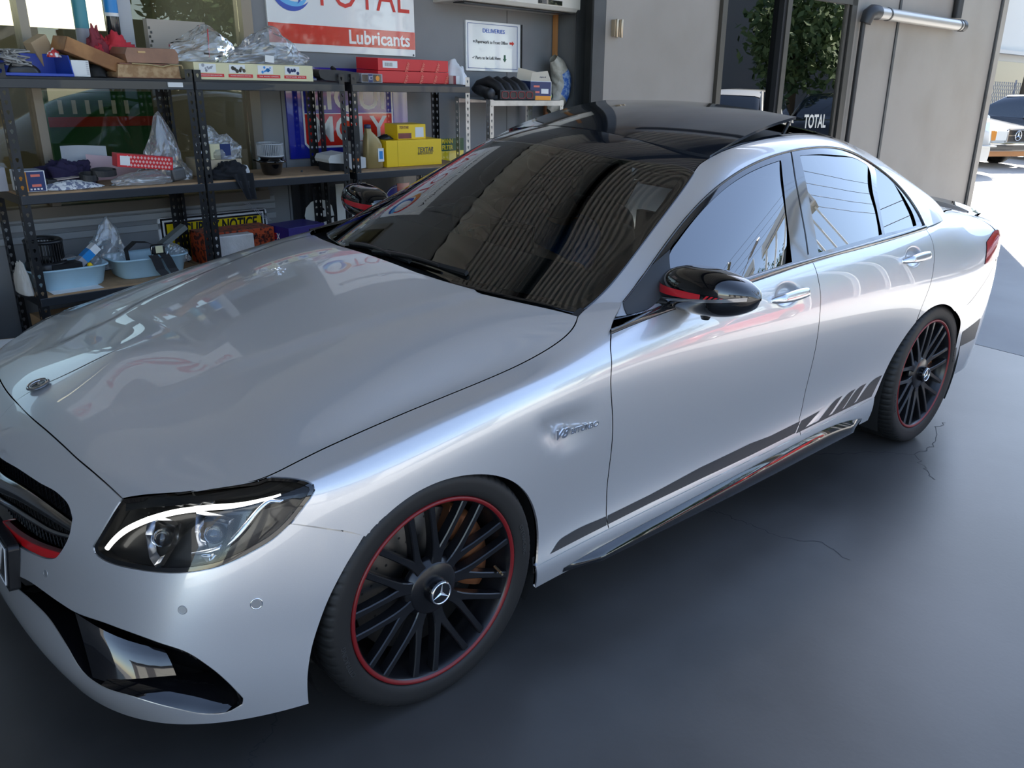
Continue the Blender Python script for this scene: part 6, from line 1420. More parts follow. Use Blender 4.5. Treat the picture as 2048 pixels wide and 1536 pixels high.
# --- third rack top
r_,tr,d=gbox('clutch_box',1.79,1.935,1.73,1.83,T0+.001,T0+.048,PG,'small grey and black brake pad box next to the red boxes','box'); front(r_,tr,d,.02,.30,.1,.9,SBLK); front(r_,tr,d,.32,.52,.05,.95,PN_); front(r_,tr,d,.55,.93,.08,.92,SBLK); ftext(r_,tr,d,'RCT',.03,.42,.5,PW,wid=.025); mb=MB(); mb.disc((.25*d[0],-d[1]/2-.002,.5*d[2]),(0,-1,0),.014,12); gb(tr(mb),'printed_part',PO,r_)
for k,(h,lb) in enumerate(((T0+.001,'lower long red brake disc box on the top shelf of the third rack'),(T0+.0675,'upper long red brake disc box with a white barcode label'))):
    r_,tr,d=gbox('disc_box',1.945,2.485,1.78,1.978,h,h+.064,PR,lb,'box',group='long red boxes on the top shelf',rot=0 if k==0 else .5)
    for j,x in enumerate((.38,.60,.80,.97) if k==0 else (.40,.62,.84)):
        mb=MB(); put_text(mb,'TRW',.026,(x*d[0]-d[0]/2,-d[1]/2-.002,.30*d[2]),nz([.35,0,.9]),nz([-.9,0,.35]),ext=.0003,bold=.001); gb(tr(mb),'lettering',PS,r_)
    if k: front(r_,tr,d,.06,.26,.22,.80,PW); 
    if k:
        mb=MB()
        for q in range(9): mb.box((-.5*d[0]+(.09+.012*q)*d[0],-d[1]/2-.002,.5*d[2]),(.002,.0006,.02))
        gb(tr(mb),'barcode',SBLK,r_)
r_,tr,d=gbox('small_part_box',2.495,2.55,1.75,1.83,T0+.001,T0+.05,PW,'small white and maroon parts box at the rack end','box'); front(r_,tr,d,0,.4,0,1,mat('maroon',(.20,.02,.03),.4))
crumple('white_bag',(2.62,1.86,T0-.02),(.17,.16,.14),mat('white_bag',(.72,.72,.73),.5),'white plastic bag drooping at the end of the third rack','bag',41,fold=.5,peaks=[(-.5,.5,.5)])
# --- middle shelf, first rack
r_,tr,d=gbox('oil_filter_box',-.035,.072,1.735,1.83,T1+.001,T1+.088,PW,'orange and navy parts box at the left post on the middle shelf'.replace('left','end'),'box')
front(r_,tr,d,0,.36,.03,.97,PO); front(r_,tr,d,.30,.95,.03,.97,PN_,e=.0016)
for z in(.30,.78): front(r_,tr,d,.45,.80,z-.06,z+.06,PS,e=.0022)
mb=MB(); 
for k in range(4): mb.box((-.5*d[0]+(.40+.13*k)*d[0],-d[1]/2-.0022,.13*d[2]),(.008,.0006,.007))
gb(tr(mb),'printed_icons',PW,r_)
front(r_,tr,d,.05,.95,.1,.9,PN_,side='top')
r_,tr,d=gbox('grey_parts_box',-.13,-.06,1.80,1.92,T1+.001,T1+.10,PG,'grey box with a white label half behind the rack post','box')
crumple('purple_cloth',(.235,1.90,T1),(.24,.14,.12),mat('purple_cloth',(.018,.012,.045),.9),'dark purple cloth heaped on the middle shelf','cloth',13,fold=.55,n=44)
crumple('washer_sachet',(.19,1.775,T1),(.25,.10,.035),mat('sachet_print',(.75,.75,.74),.5,noise=(55,(.20,.22,.30),2,.50,.53)),'flat crumpled bag of white paper labels at the middle shelf edge','bag',14,fold=.25,n=40)
r_,tr,d=gbox('pink_card',.135,.255,1.80,1.87,T1+.035,T1+.037,mat('card_pink',(.68,.55,.48),.6),'flat pale pink envelope on the middle shelf','card',rot=8,tilt=3,bevel=0)
r_,tr,d=gbox('black_switch',.10,.145,1.80,1.86,T1+.001,T1+.038,BLACKSAT,'small black switch block on the middle shelf','car part',bevel=.004)
mb=MB(); 
for cx,rx,h in((.275,.038,T1+.045),(.345,.055,T1+.06)):
    P=[(cx+rx*math.cos(a),1.79+.03*math.sin(a),h+.006*math.sin(a)) for a in np.linspace(0,2*PI,26)]; mb.ribbon(P,(0,0,.026),.003)
tag(gb(mb,'drive_belt',mat('belt_rubber',(.012,.012,.013),.5)),'black looped rubber drive belt on the middle shelf','belt')
r_,tr,d=gbox('red_patterned_box',.405,.665,1.77,1.83,T1+.055,T1+.115,PR,'long red box with a white diamond pattern lying on the middle shelf','box',rot=-3,tilt=-6)
mb=MB()
for i in range(13):
    for j in range(3):
        cx=-.5*d[0]+(.18+.062*i+.031*(j%2))*d[0]; cz=(.2+.3*j)*d[2]
        mb.prism([(0,-.0075),(.0065,0),(0,.0075),(-.0065,0)],(cx,-d[1]/2-.0012,cz),(1,0,0),(0,0,1),(0,-.0006,0))
gb(tr(mb),'diamond_print',mat('print_pink',(.80,.45,.42),.5),r_,); front(r_,tr,d,.05,.22,.15,.85,PW,e=.0022)
for k,(s0,s1,h0,h1,w,m,lb,rt) in enumerate(((.24,.45,T1,T1+.155,1.98,mat('paper_grey',(.45,.46,.47),.6),'upright grey paper sheet behind the red patterned box',6),(.33,.70,T1+.002,T1+.12,1.93,mat('paper_rose',(.60,.42,.43),.6),'curved rose tinted paper sheet behind the red patterned box',-4))):
    mb=MB(); P=[]
    for t in np.linspace(0,1,12): P.append([(s0+(s1-s0)*t,w+.03*math.sin(PI*t),h0),(s0+(s1-s0)*t+.02,w+.05+.04*math.sin(PI*t),h1-(h1-h0)*.45*t*(k*.9+.1))])
    mb.grid(P,0,True); tag(gb(mb,'paper_sheet',m),lb,'paper')
crumple('clear_bag',(.66,1.86,T1),(.30,.16,.19),POLY,'tall clear plastic bag with gold parts on the middle shelf','bag',33,fold=.4,n=44,peaks=[(.0,.9,.35)])
crumple('gold_part',(.69,1.86,T1+.02),(.14,.08,.07),mat('gold_part',(.55,.38,.18),.4,.3),'gold coloured part inside the tall clear bag','car part',15,fold=.3)
crumple('flat_clear_bag',(.50,1.765,T1),(.30,.09,.06),POLY,'flat clear plastic bag at the middle shelf edge under the red box','bag',34,fold=.4,n=40)
r_,tr,d=gbox('grey_pad_part',.66,.73,1.76,1.84,T1+.001,T1+.06,mat('pad_grey',(.10,.10,.10),.4),'dark grey rounded plastic part beside the posts on the middle shelf','car part',tilt=8,bevel=.012)
# --- middle shelf, second rack
r_,tr,d=gbox('plain_carton',.84,1.05,1.80,1.98,T1+.001,T1+.088,mat('carton_beige',(.52,.42,.28),.75),'plain beige cardboard box under the clear bag on the middle shelf','box')
crumple('clear_bag',(.95,1.86,T1+.089),(.25,.13,.14),POLY,'clear plastic bag with a blue and cream box on the beige carton','bag',35,fold=.45,n=44,peaks=[(-.4,.5,.4)])
r_,tr,d=gbox('blue_cream_box',.885,.995,1.80,1.85,T1+.090,T1+.165,PC_,'blue and cream sensor box inside the clear bag','box'); front(r_,tr,d,.48,1,.0,1,PN_)
dc=gempty('dark_cloth',.96,1.70,T1-.09,'black cloth draped over the middle shelf edge','cloth')
crumple('cloth_heap',(.955,1.77,T1+.001),(.20,.13,.085),mat('black_cloth',(.008,.009,.012),.9),'','',16,fold=.5,parent=dc)
mb=MB(); P=[]
for t in np.linspace(0,1,12):
    row=[]
    for x in np.linspace(0,1,14): row.append((.925+.13*t*.55+(.115-.055*t)*x,1.692-.008*math.sin(x*14+t*3)-.004*t,T1+.03-.13*t))
    P.append(row)
mb.grid(P,0,True); gb(mb,'cloth_drape',MAT['black_cloth'],dc)
bl=gempty('blower_motor',1.22,1.80,T1,'heater blower motor with grey finned fan wheel on the middle shelf','motor')
mb=MB(); mb.lathe([(0,0),(.045,0),(.052,.015),(.058,.055),(.062,.062),(.078,.066),(.078,.074),(.066,.078),(.066,.095),(0,.095)],(1.222,1.80,T1+.001),(0,0,1),32); 
for k in range(3): a=2*PI*k/3+.3; mb.box((1.222+.082*math.cos(a),1.80+.082*math.sin(a),T1+.071),(.016,.016,.008))
gb(mb,'motor_case',BLACKGLOSS,bl)
FG=mat('fan_grey',(.42,.43,.44),.4); mb=MB()
for k in range(44):
    a=2*PI*k/44; Rm=np.array([[math.cos(a),-math.sin(a),0],[math.sin(a),math.cos(a),0],[0,0,1]]); mb.box(np.array([1.222,1.80,T1+.128])+Rm@np.array([.063,0,0]),(.010,.0022,.062),0,Rm)
mb.lathe([(.056,.0),(.069,.0),(.069,.006),(.056,.006)],(1.222,1.80,T1+.156),(0,0,1),40,close=True); mb.lathe([(0,.0),(.069,.0),(.069,.006),(0,.008)],(1.222,1.80,T1+.095),(0,0,1),40); mb.lathe([(0,.012),(.03,.01),(.05,0)],(1.222,1.80,T1+.098),(0,0,1),24)
o=gb(mb,'fan_wheel',FG,bl); o['kind']='stuff'
r_,tr,d=gbox('small_bulb_part',1.06,1.10,1.80,1.84,T1+.002,T1+.045,PW,'small white bulb holder lying beside the black cloth','car part',tilt=20,bevel=.008)
crumple('tiny_nut',(1.42,1.82,T1),(.012,.012,.010),STEEL,'tiny metal nut on the middle shelf','nut',2,n=10)
# --- middle shelf, third rack
fb_=gempty('flat_carton',1.67,1.80,T1,'crushed white carton with an orange sticker across the rack posts','box')
mb=MB(); mb.prism([(1.545,T1+.066),(1.56,T1+.088),(1.66,T1+.10),(1.80,T1+.068),(1.80,T1+.012),(1.70,T1+.004),(1.66,T1+.040),(1.55,T1+.048)],(0,1.745,0),(1,0,0),(0,0,1),(0,.13,0)); gb(mb,'carton',mat('carton_white',(.62,.60,.56),.6),fb_,bevel=.002)
mb=MB(); mb.disc((1.735,1.743,T1+.058),(0,-1,0),.022,16,t=.001); gb(mb,'orange_sticker',mat('sticker_orange',(.95,.22,.02),.4),fb_)
mb=MB(); mb.span((1.56,1.76,T1+.001),(1.66,1.86,T1+.045)); tag(gb(mb,'black_case',[BLACKSAT],bevel=.003),'black case under the crushed white carton','case')
bt=gempty('oil_bottle',1.895,1.80,T1,'gold plastic oil bottle with a dark cap beside the yellow box','bottle')
GOLD=mat('bottle_gold',(.34,.24,.09),.32,.2)
mb=MB(); rows=[]
for z,a,b,x in((0,.058,.032,0),(.006,.062,.035,0),(.09,.062,.035,0),(.13,.060,.034,0),(.165,.048,.030,-.008),(.19,.030,.024,-.020),(.205,.020,.018,-.028),(.222,.018,.017,-.030)):
    rows.append([(1.895+x+a*math.copysign(abs(math.cos(g))**.7,math.cos(g)),1.80+b*math.copysign(abs(math.sin(g))**.7,math.sin(g)),T1+.001+z) for g in np.linspace(0,2*PI,28,endpoint=False)])
mb.grid(rows,0,True,cv=True); mb.add(rows[0],[tuple(range(28))],0); mb.add(rows[-1],[tuple(range(28))],0); gb(mb,'bottle_body',GOLD,bt)
mb=MB(); mb.lathe([(0,.022),(.0195,.020),(.0205,0),(.0,0)],(1.866,1.80,T1+.222),(0,0,1),20); gb(mb,'bottle_cap',mat('cap_blue',(.05,.06,.12),.4),bt)
mb=MB(); mb.box((1.925,1.763,T1+.075),(.042,.002,.075)); gb(mb,'bottle_label',PW,bt)
mb=MB(); mb.box((1.925,1.7615,T1+.075),(.025,.001,.045)); gb(mb,'label_print',PB,bt)
r_,tr,d=gbox('black_filter',1.84,1.90,1.92,1.97,T1+.14,T1+.22,BLACKSAT,'black box on top of the stacked papers behind the oil bottle','box')
r_,tr,d=gbox('paper_stack',1.83,1.92,1.90,1.99,T1+.001,T1+.139,mat('paper_edges',(.45,.44,.41),.7,noise=(60,.5)),'stack of papers behind the gold oil bottle','paper')
r_,tr,d=gbox('yellow_brake_box',1.972,2.405,1.77,1.98,T1+.001,T1+.152,PY,'large yellow TEXTAR brake box on the middle shelf','box'); ftext(r_,tr,d,'TEXTAR',.040,.69,.60,SBLK,wid=.125,bold=.0006,shear=.2); ftext(r_,tr,d,'BRAKE TECHNOLOGY',.02,.69,.46,SBLK,wid=.12); front(r_,tr,d,.195,.198,0,1,mat('yellow_dark',(.55,.40,.01),.5))
r_,tr,d=gbox('yellow_pad_box',2.085,2.305,1.80,1.92,T1+.153,T1+.238,PY,'small yellow TEXTAR box on top of the large yellow box','box'); ftext(r_,tr,d,'TEXTAR',.022,.22,.80,SBLK,wid=.07,bold=.0003,shear=.2); front(r_,tr,d,.02,.48,.05,.42,SBLK); front(r_,tr,d,.62,.92,.12,.80,PW)
crumple('brake_pad_part',(2.03,1.85,T1+.153),(.09,.06,.03),BLACKSAT,'black wear part lying on the yellow box','car part',17,fold=.3)
# --- low shelf, first rack
def basin(cs,cw,ls,lw,label):
    b=gempty('plastic_basin',cs,cw,T2,label,'basin',group='pale blue basins on the low shelf'); BA=mat('basin_blue',(.42,.60,.68),.35,noise=(8,(.36,.52,.58),5,.5,.8))
    mb=MB(); rows=[]
    for z,k,off in((.004,.80,0),(0,.84,0),(.010,.88,0),(.085,.97,0),(.092,1.0,0),(.096,1.06,0),(.090,1.065,0)):
        rows.append([(cs+ls/2*k*math.copysign(abs(math.cos(g))**.45,math.cos(g)),cw+lw/2*k*math.copysign(abs(math.sin(g))**.45,math.sin(g)),T2+.001+z) for g in np.linspace(0,2*PI,48,endpoint=False)])
    inner=[(.094,1.0),(.086,.955),(.012,.85),(.008,.80)]
    for z,k in inner[::1]: rows.insert(0,[(cs+ls/2*k*math.copysign(abs(math.cos(g))**.45,math.cos(g)),cw+lw/2*k*math.copysign(abs(math.sin(g))**.45,math.sin(g)),T2+.001+z) for g in np.linspace(0,2*PI,48,endpoint=False)])
    order=[(.008,.80),(.012,.85),(.086,.955),(.0965,1.03),(.092,1.06),(.088,1.055),(.084,.985),(.010,.88),(.0,.83)]
    rows=[[(cs+ls/2*k*math.copysign(abs(math.cos(g))**.45,math.cos(g)),cw+lw/2*k*math.copysign(abs(math.sin(g))**.45,math.sin(g)),T2+.001+z) for g in np.linspace(0,2*PI,48,endpoint=False)] for z,k in order]
    mb.grid(rows,0,True,cv=True); mb.add(rows[0],[tuple(range(48))],0); mb.add(rows[-1],[tuple(range(48))],0); gb(mb,'basin_shell',BA,b); return b
basin(.125,1.86,.34,.22,'pale blue plastic basin holding the black fan motor'); basin(.515,1.86,.36,.20,'pale blue plastic basin holding the seat belt')
mb=MB(); mb.span((.03,1.715,T2+.0006),(.26,1.86,T2+.0012)); 
bf=gempty('black_fan',.06,1.86,T2+.012,'black finned blower fan standing in the first basin','fan'); mb=MB()
for k in range(36):
    a=2*PI*k/36; Rm=np.array([[math.cos(a),-math.sin(a),0],[math.sin(a),math.cos(a),0],[0,0,1]]); mb.box(np.array([.055,1.86,T2+.165])+Rm@np.array([.073,0,0]),(.012,.003,.085),0,Rm)
mb.lathe([(.05,.0),(.080,.0),(.082,.010),(.074,.016),(.05,.012)],(.055,1.86,T2+.205),(0,0,1),40,close=True); o=gb(mb,'fan_blades',BLACKSAT,bf); o['kind']='stuff'
mb=MB(); mb.lathe([(0,0),(.062,0),(.085,.05),(.088,.10),(.080,.112),(0,.115)],(.055,1.86,T2+.012),(0,0,1),36); mb.box((.11,1.80,T2+.085),(.13,.07,.06)); gb(mb,'fan_housing',BLACKSAT,bf)
r_,tr,d=gbox('grey_mesh_cover',.06,.165,1.80,1.86,T2+.122,T2+.128,mat('mesh_grey',(.22,.22,.22),.4,noise=(150,.6)),'grey mesh cover resting on the black fan housing','cover',bevel=0,tilt=6)
r_,tr,d=gbox('blue_white_box',.165,.295,1.80,1.84,T2+.075,T2+.112,PG,'grey box with blue and white ends leaning out of the basin','box',tilt=38); front(r_,tr,d,.34,.72,0,1,PB); front(r_,tr,d,.72,1,0,1,PW); front(r_,tr,d,.34,.72,0,1,PB,side='top'); front(r_,tr,d,.72,1,0,1,PW,side='top')
crumple('clear_bag',(.255,1.88,T2+.06),(.13,.12,.09),POLY,'small clear plastic bag in the first basin','bag',36,fold=.5)
crumple('clear_bag',(.36,1.93,T2+.04),(.20,.12,.16),POLY,'clear plastic bag standing between the two basins','bag',37,fold=.45,peaks=[(.2,.5,.5)])
crumple('yellow_tag',(.215,1.785,T2+.088),(.025,.02,.016),PY,'small yellow tag at the rim of the first basin','tag',6,n=14)
crumple('white_paper_bag',(-.075,1.80,T2+.0),(.05,.14,.15),mat('paper_bag',(.55,.52,.47),.8),'torn white paper bag squeezed against the rack post','bag',18,fold=.4)
mb=MB(); mb.span((.01,1.703,T2+.0005),(.23,1.80,T2+.0015)); tag(gb(mb,'white_sheet',PW),'white paper sheet under the first basin','paper')
mb=MB(); P=[(.40,1.80,T2+.06),(.395,1.80,T2+.14),(.44,1.80,T2+.172),(.50,1.80,T2+.165),(.56,1.80,T2+.130),(.58,1.79,T2+.10)]; mb.ribbon(P,(0,.045,0),.0018); P=[(.50,1.752,T2+.110),(.505,1.735,T2+.095),(.52,1.732,T2+.04),(.545,1.722,T2+.002),(.56,1.705,T2+.002)]; mb.ribbon(P,(.045,0,0),.0018); P=[(.555,1.752,T2+.110),(.56,1.735,T2+.095),(.58,1.732,T2+.04),(.595,1.722,T2+.006)]; mb.ribbon(P,(.045,0,0),.0018)
sb=gempty('seat_belt',.50,1.76,T2,'black seat belt webbing with its reel hanging over the second basin','seat belt'); gb(mb,'webbing',mat('webbing',(.014,.013,.013),.6),sb)
mb=MB(); mb.box((.535,1.768,T2+.132),(.07,.03,.05)); gb(mb,'belt_reel',BLACKSAT,sb,bevel=.012); mb=MB(); mb.box((.535,1.751,T2+.134),(.036,.001,.034)); gb(mb,'belt_label',PC_,sb)
mb=MB(); mb.tube([(.50,1.752,T2+.15),(.492,1.75,T2+.12),(.50,1.75,T2+.095),(.56,1.748,T2+.09),(.575,1.75,T2+.12)],.0025,6); gb(mb,'belt_bracket',CHROME,sb)
r_,tr,d=gbox('brake_pad_set',.60,.76,1.86,1.91,T2+.11,T2+.135,mat('pad_steel',(.16,.17,.16),.5),'dark grey brake pad with brown backing leaning in the second basin','car part',tilt=32)
crumple('clear_bag',(.655,1.83,T2+.05),(.14,.10,.09),POLY,'clear plastic bag under the brake pad in the second basin','bag',38,fold=.5)
# --- low shelf, second rack
r_,tr,d=gbox('orange_wrapped_box',.81,1.22,1.83,1.98,T2+.001,T2+.165,mat('wrap_orange',(.42,.06,.015),.4,noise=(45,(.05,.012,.01),3,.50,.56)),'box wrapped in orange printed tape on the low shelf','box')
ftext(r_,tr,d,'FRAGILE  FRAGILE',.03,.80,.72,SBLK,wid=.14); ftext(r_,tr,d,'FRAGILE  FRAGILE',.03,.80,.36,SBLK,wid=.14)
r_,tr,d=gbox('white_wrapped_pack',.825,1.055,1.76,1.82,T2+.001,T2+.158,mat('pack_white',(.60,.57,.54),.3,noise=(7,(.48,.43,.38),6,.4,.7),bump=(25,.6,.01)),'white plastic wrapped pack in front of the orange wrapped box','package',bevel=.006)
r_,tr,d=gbox('alternator_box',1.235,1.50,1.755,1.93,T2+.001,T2+.165,PP,'dark purple OEX alternator box on the low shelf','box',rot=9)
ftext(r_,tr,d,'O  X',.055,.30,.62,PW,wid=.105,bold=.002); ftext(r_,tr,d,'E',.055,.30,.62,PR,bold=.002); ftext(r_,tr,d,'Quality Brand New',.014,.30,.36,PW,wid=.09); ftext(r_,tr,d,'Alternator',.022,.30,.24,PW,wid=.09,bold=.0008)
ftext(r_,tr,d,'O  X',.045,.60,.66,PW,wid=.07,side='left',bold=.002); ftext(r_,tr,d,'E',.045,.60,.66,PR,side='left',bold=.002)
mb=MB(); rr=np.random.default_rng(5)
for j in range(26): mb.disc(((.62+.30*rr.random())*d[0]-d[0]/2,-d[1]/2-.0019-.0001*j,(.22+.40*rr.random())*d[2]),(0,-1,0),.008+.010*rr.random(),9,mi=j%2)
gb(tr(mb),'printed_alternator',[mat('print_paleblue',(.35,.50,.72),.4),PG],r_)
mb=MB()
for k in range(3): mb.tube([(1.28+.01*k,1.98,T2+.166),(1.17+.012*k,2.03,T2+.27)],.0016,5)
tag(gb(mb,'clear_rod',PG),'thin pale rods leaning behind the alternator box','rod',kind='stuff')
# --- galvanised shelf
mnf=gempty('intake_manifold',2.99,1.86,1.366,'black intake manifold with red gaskets on the galvanised shelf','car part'); MB1=mat('manifold_black',(.012,.011,.012),.5)
mb=MB(); mb.span((2.90,1.745,1.368),(3.24,1.77,1.428)); gb(mb,'manifold_flange',MB1,mnf,bevel=.004)
for k in range(4):
    s=2.945+.078*k; mb=MB(); mb.tube([(s,1.765,1.40),(s-.01,1.80,1.445),(s-.03,1.86,1.475),(s-.045,1.93,1.45),(s-.05,1.97,1.41)],[.030,.033,.035,.034,.03],12); gb(mb,'runner',MB1,mnf)
    mb=MB(); P=[(s+.030*math.copysign(abs(math.cos(a))**.5,math.cos(a)),1.744,1.398+.020*math.copysign(abs(math.sin(a))**.5,math.sin(a))) for a in np.linspace(0,2*PI,25)]; mb.tube(P,.0028,5); gb(mb,'gasket',mat('gasket_red',(.30,.03,.03),.5),mnf)
mb=MB(); mb.lathe([(0,0),(.03,0),(.036,.01),(.036,.05),(0,.05)],(2.84,1.76,1.402),(0,1,0),20); mb.tube([(2.84,1.80,1.405),(2.88,1.92,1.42),(3.20,1.95,1.42)],.035,10); gb(mb,'throttle_body',MB1,mnf)
r_,tr,d=gbox('pump_box',3.24,3.41,1.75,1.93,1.367,1.487,PW,'opened orange and navy parts box on the galvanised shelf','box',rot=-14)
front(r_,tr,d,0,.97,.0,.97,PN_); front(r_,tr,d,0,.97,.0,.22,PO,e=.0018); front(r_,tr,d,0,1,.0,.97,PN_,side='left'); front(r_,tr,d,0,.7,.0,.14,PO,side='left',e=.0018)
for z in(.42,.72): front(r_,tr,d,.14,.42,z-.05,z+.05,PS,e=.0024)
front(r_,tr,d,.5,.85,.34,.60,PW,e=.0024)
for (a,b) in(((-.5,-.5),(.2,.3)),): pass
mb=MB(); mb.prism([(-.085,.0),(.085,.0),(.07,.075),(-.06,.06)],(0,-.088,d[2]-.005),(1,0,0),nz((0,.35,1)),(0,.0015,0)); mb.prism([(-.085,.0),(.085,.0),(.08,.06),(-.08,.085)],(0,.085,d[2]-.005),(1,0,0),nz((0,-.2,1)),(0,.0015,0)); gb(tr(mb),'open_flap',mat('flap_cream',(.58,.50,.38),.7),r_)
ftext(r_,tr,d,'engine oil',.012,.62,1.22,PN_,wid=.05,e=-.010)
mb=MB(); mb.lathe([(0,0),(.028,0),(.030,.02),(.012,.05),(0,.052)],(3.455,1.80,1.39),(0,1,0),20); o=gb(mb,'spray_can_end',BLACKSAT); tag(o,'black and green round container beside the opened parts box','container')
mb=MB(); mb.disc((3.455,1.798,1.39),(0,-1,0),.012,16,t=.0012); gb(mb,'green_label',mat('label_green',(.25,.40,.05),.4),o)
# wrapped airbag-like sack hung on the wall corner
sk_=gempty('wrapped_sack',3.77,1.98,1.24,'cream plastic wrapped sack with blue printing hanging in the corner','sack')
mb=MB(); rows=[]; rr=np.random.default_rng(8)
for t in np.linspace(0,1,26):
    a=math.radians(118-128*t); c=np.array([3.585+.22*math.cos(a)*.95+.02,1.98,1.435+.20*math.sin(a)]); c=np.array([3.56+.21*math.sin(PI*(.18+.70*t)),1.97,1.635-.36*t]); r=.078*math.sin(PI*min(max(t*.93+.05,0),1))**.5+.004; d_=nz([.21*PI*.70*math.cos(PI*(.18+.70*t)),0,-.36]); n_=np.array([d_[2],0,-d_[0]])
    rows.append([c+n_*r*(1+.10*math.sin(5*g+t*20))*math.cos(g)+np.array([0,1,0])*r*.8*math.sin(g) for g in np.linspace(0,2*PI,24,endpoint=False)])
mb.grid(rows,0,True,cv=True); gb(mb,'sack',mat('sack_cream',(.50,.46,.37),.28,noise=(30,.3),bump=(40,.5,.01)),sk_)
mb=MB(); mb.grid([[p+np.array([.0,-.0015,0]) for p in [rows[i][j]*1.0 for j in(14,15,16,17,18,19,20)]] for i in range(6,19)],0,True); gb(mb,'blue_print',mat('sack_blue',(.05,.14,.45),.3,noise=(40,(.30,.42,.62),2,.45,.6)),sk_)
# boxes on the floor under the first rack and beside it
r_,tr,d=gbox('floor_carton',-.02,.34,1.74,1.98,.115,.40,CARD,'large brown cardboard box on the lowest shelf under the basins','box'); 
mb=MB(); mb.prism([(-.18,0),(.18,0),(.15,.09),(-.16,.06)],(0,-.12,d[2]),(1,0,0),nz((0,-.8,.5)),(0,.0,.0015)); gb(tr(mb),'open_flap',CARDL,r_)
r_,tr,d=gbox('open_carton',.38,.76,1.74,1.98,.115,.43,CARDL,'pale brown cardboard carton next to the large box on the lowest shelf','box')
r_,tr,d=gbox('brown_carton',-.60,-.24,1.80,2.06,.0,.52,CARD,'tall brown carton on the floor beside the first rack','box')
r_,tr,d=gbox('white_label_carton',-.42,-.12,1.52,1.76,.0,.37,CARD,'brown carton with a white printed label on the floor by the rack','box',rot=-20); front(r_,tr,d,.0,.86,.55,1.0,PW); front(r_,tr,d,.0,.86,.05,.95,PW,side='top')
for k in range(3): ftext(r_,tr,d,'O',.03,.10+.10*k,.62,mat('letter_green',(.02,.22,.15),.4),bold=.002)
# red and yellow straps bag hung under third rack is the far door mirror's neighbour
# ---------------------------------------------------------------- office wall beyond the column (frame: s along, w into the wall, h up)
A2=math.radians(1.4); EX2=np.array([math.cos(A2),math.sin(A2),0]); EY2=np.array([-math.sin(A2),math.cos(A2),0]); GA2=np.stack([EX2,EY2,EU],-1)
def rb_(mb,name,m,parent=None,**kw):
    V=np.array(mb.v)
    if parent is not None: mb.v=(V@GA2.T-np.array(ORG[parent.name])).tolist(); return mb.build(name,m,parent,loc=ORG[parent.name],**kw)
    c=np.array([(V[:,0].min()+V[:,0].max())/2,(V[:,1].min()+V[:,1].max())/2,V[:,2].min()]); mb.v=((V-c)@GA2.T).tolist(); return mb.build(name,m,None,loc=tuple(GA2@c),**kw)
W2=1.9415
OW=mat('office_outer_wall',(.27,.240,.205),.42,noise=(1.4,(.235,.205,.17),5,.45,.7),bump=(4,.06,.004))
ow=empty('wall_office_outer',tuple(GA2@np.array([7,W2,0])),kind='structure')
a,b,c,d=5.185,7.36,.88,2.285
mb=MB(); mb.span((3.80,W2,0),(11.17,W2+.15,c)); mb.span((3.80,W2,d),(11.17,W2+.15,7.2)); mb.span((3.80,W2,c),(a,W2+.15,d)); mb.span((b,W2,c),(11.17,W2+.15,d)); mb.span((11.05,W2+.15,0),(11.17,W2+6,7.2)); rb_(mb,'wall_sheet',OW,ow)
mb=MB(); mb.span((3.8,W2+5.9,0),(11.1,W2+6,7.2)); mb.span((3.8,W2+.1,7.2),(11.17,W2+6,7.3)); mb.span((3.8,W2+.15,3.95),(3.9,W2+6,7.2)); rb_(mb,'wall_shell',OW,ow)
mb=MB(); mb.span((8.30,W2-.012,0),(8.345,W2,7.2)); rb_(mb,'wall_joint',STEEL,ow)
mb=MB(); mb.span((11.02,W2-.02,0),(11.06,W2,7.2)); rb_(mb,'corner_trim',STEEL,ow); mb=MB(); mb.span((11.06,W2-.03,0),(11.20,W2+.02,7.2)); rb_(mb,'corner_cover',OW,ow)
w2=empty('window_2',tuple(GA2@np.array([6.27,W2,c])),kind='structure')
WAL=mat('frame_bronze',(.10,.092,.08),.35,.6)
mb=MB(); t=.05
for q in((a-.03,c-.03,a+.035,d+.03),(b-.10,c-.03,b,d+.03),(a,d-.04,b,d+.03),(a,c-.03,b,c+.035),(6.12,c,6.19,d)): mb.span((q[0],W2-.035,q[1]),(q[2],W2+.06,q[3]))
mb.span((b-.16,W2-.015,c),(b-.12,W2+.05,d)); rb_(mb,'window_frame',WAL,w2)
mb=MB(); mb.span((6.08,W2-.02,c),(6.12,W2+.05,d)); rb_(mb,'sash_edge',BLACKMAT,w2)
WGL=glass('office_window_glass',(.16,.17,.16),1.7,.10)
for x0,x1,ww in((a+.03,6.09,.03),(6.19,b-.16,.0)):
    mb=MB(); mb.span((x0,W2+ww,c+.03),(x1,W2+ww+.006,d-.03)); rb_(mb,'pane',WGL,w2)
mb=MB(); mb.span((4.6,W2+1.6,0),(8,W2+1.65,2.6)); rb_(mb,'wall_office_inner',mat('office_dark',(.10,.10,.09),.8),ow)
mb=MB(); put_text(mb,'TOTAL',.17,(6.88,W2-.002,1.19),(1,0,0),(0,0,1),wid=.42,ext=.0005,bold=.004); tag(rb_(mb,'window_lettering',[CREAM]),'cream TOTAL lettering on the office window pane','sign')
# hinge blocks near the column
hb_=empty('door_hinge',tuple(GA2@np.array([3.9,W2,1.84])),'pair of brass hinge blocks on the light wall beside the steel column','hinge')
for k in range(2):
    mb=MB(); x=3.86+.05*k; mb.span((x,W2-.035,1.80),(x+.032,W2,1.91)); mb.lathe([(0,0),(.011,0),(.011,.12),(0,.12)],(x+.016,W2-.04,1.795),(0,0,1),10); rb_(mb,'hinge_block',mat('hinge_brass',(.52,.42,.30),.35,.6),hb_,bevel=.002)
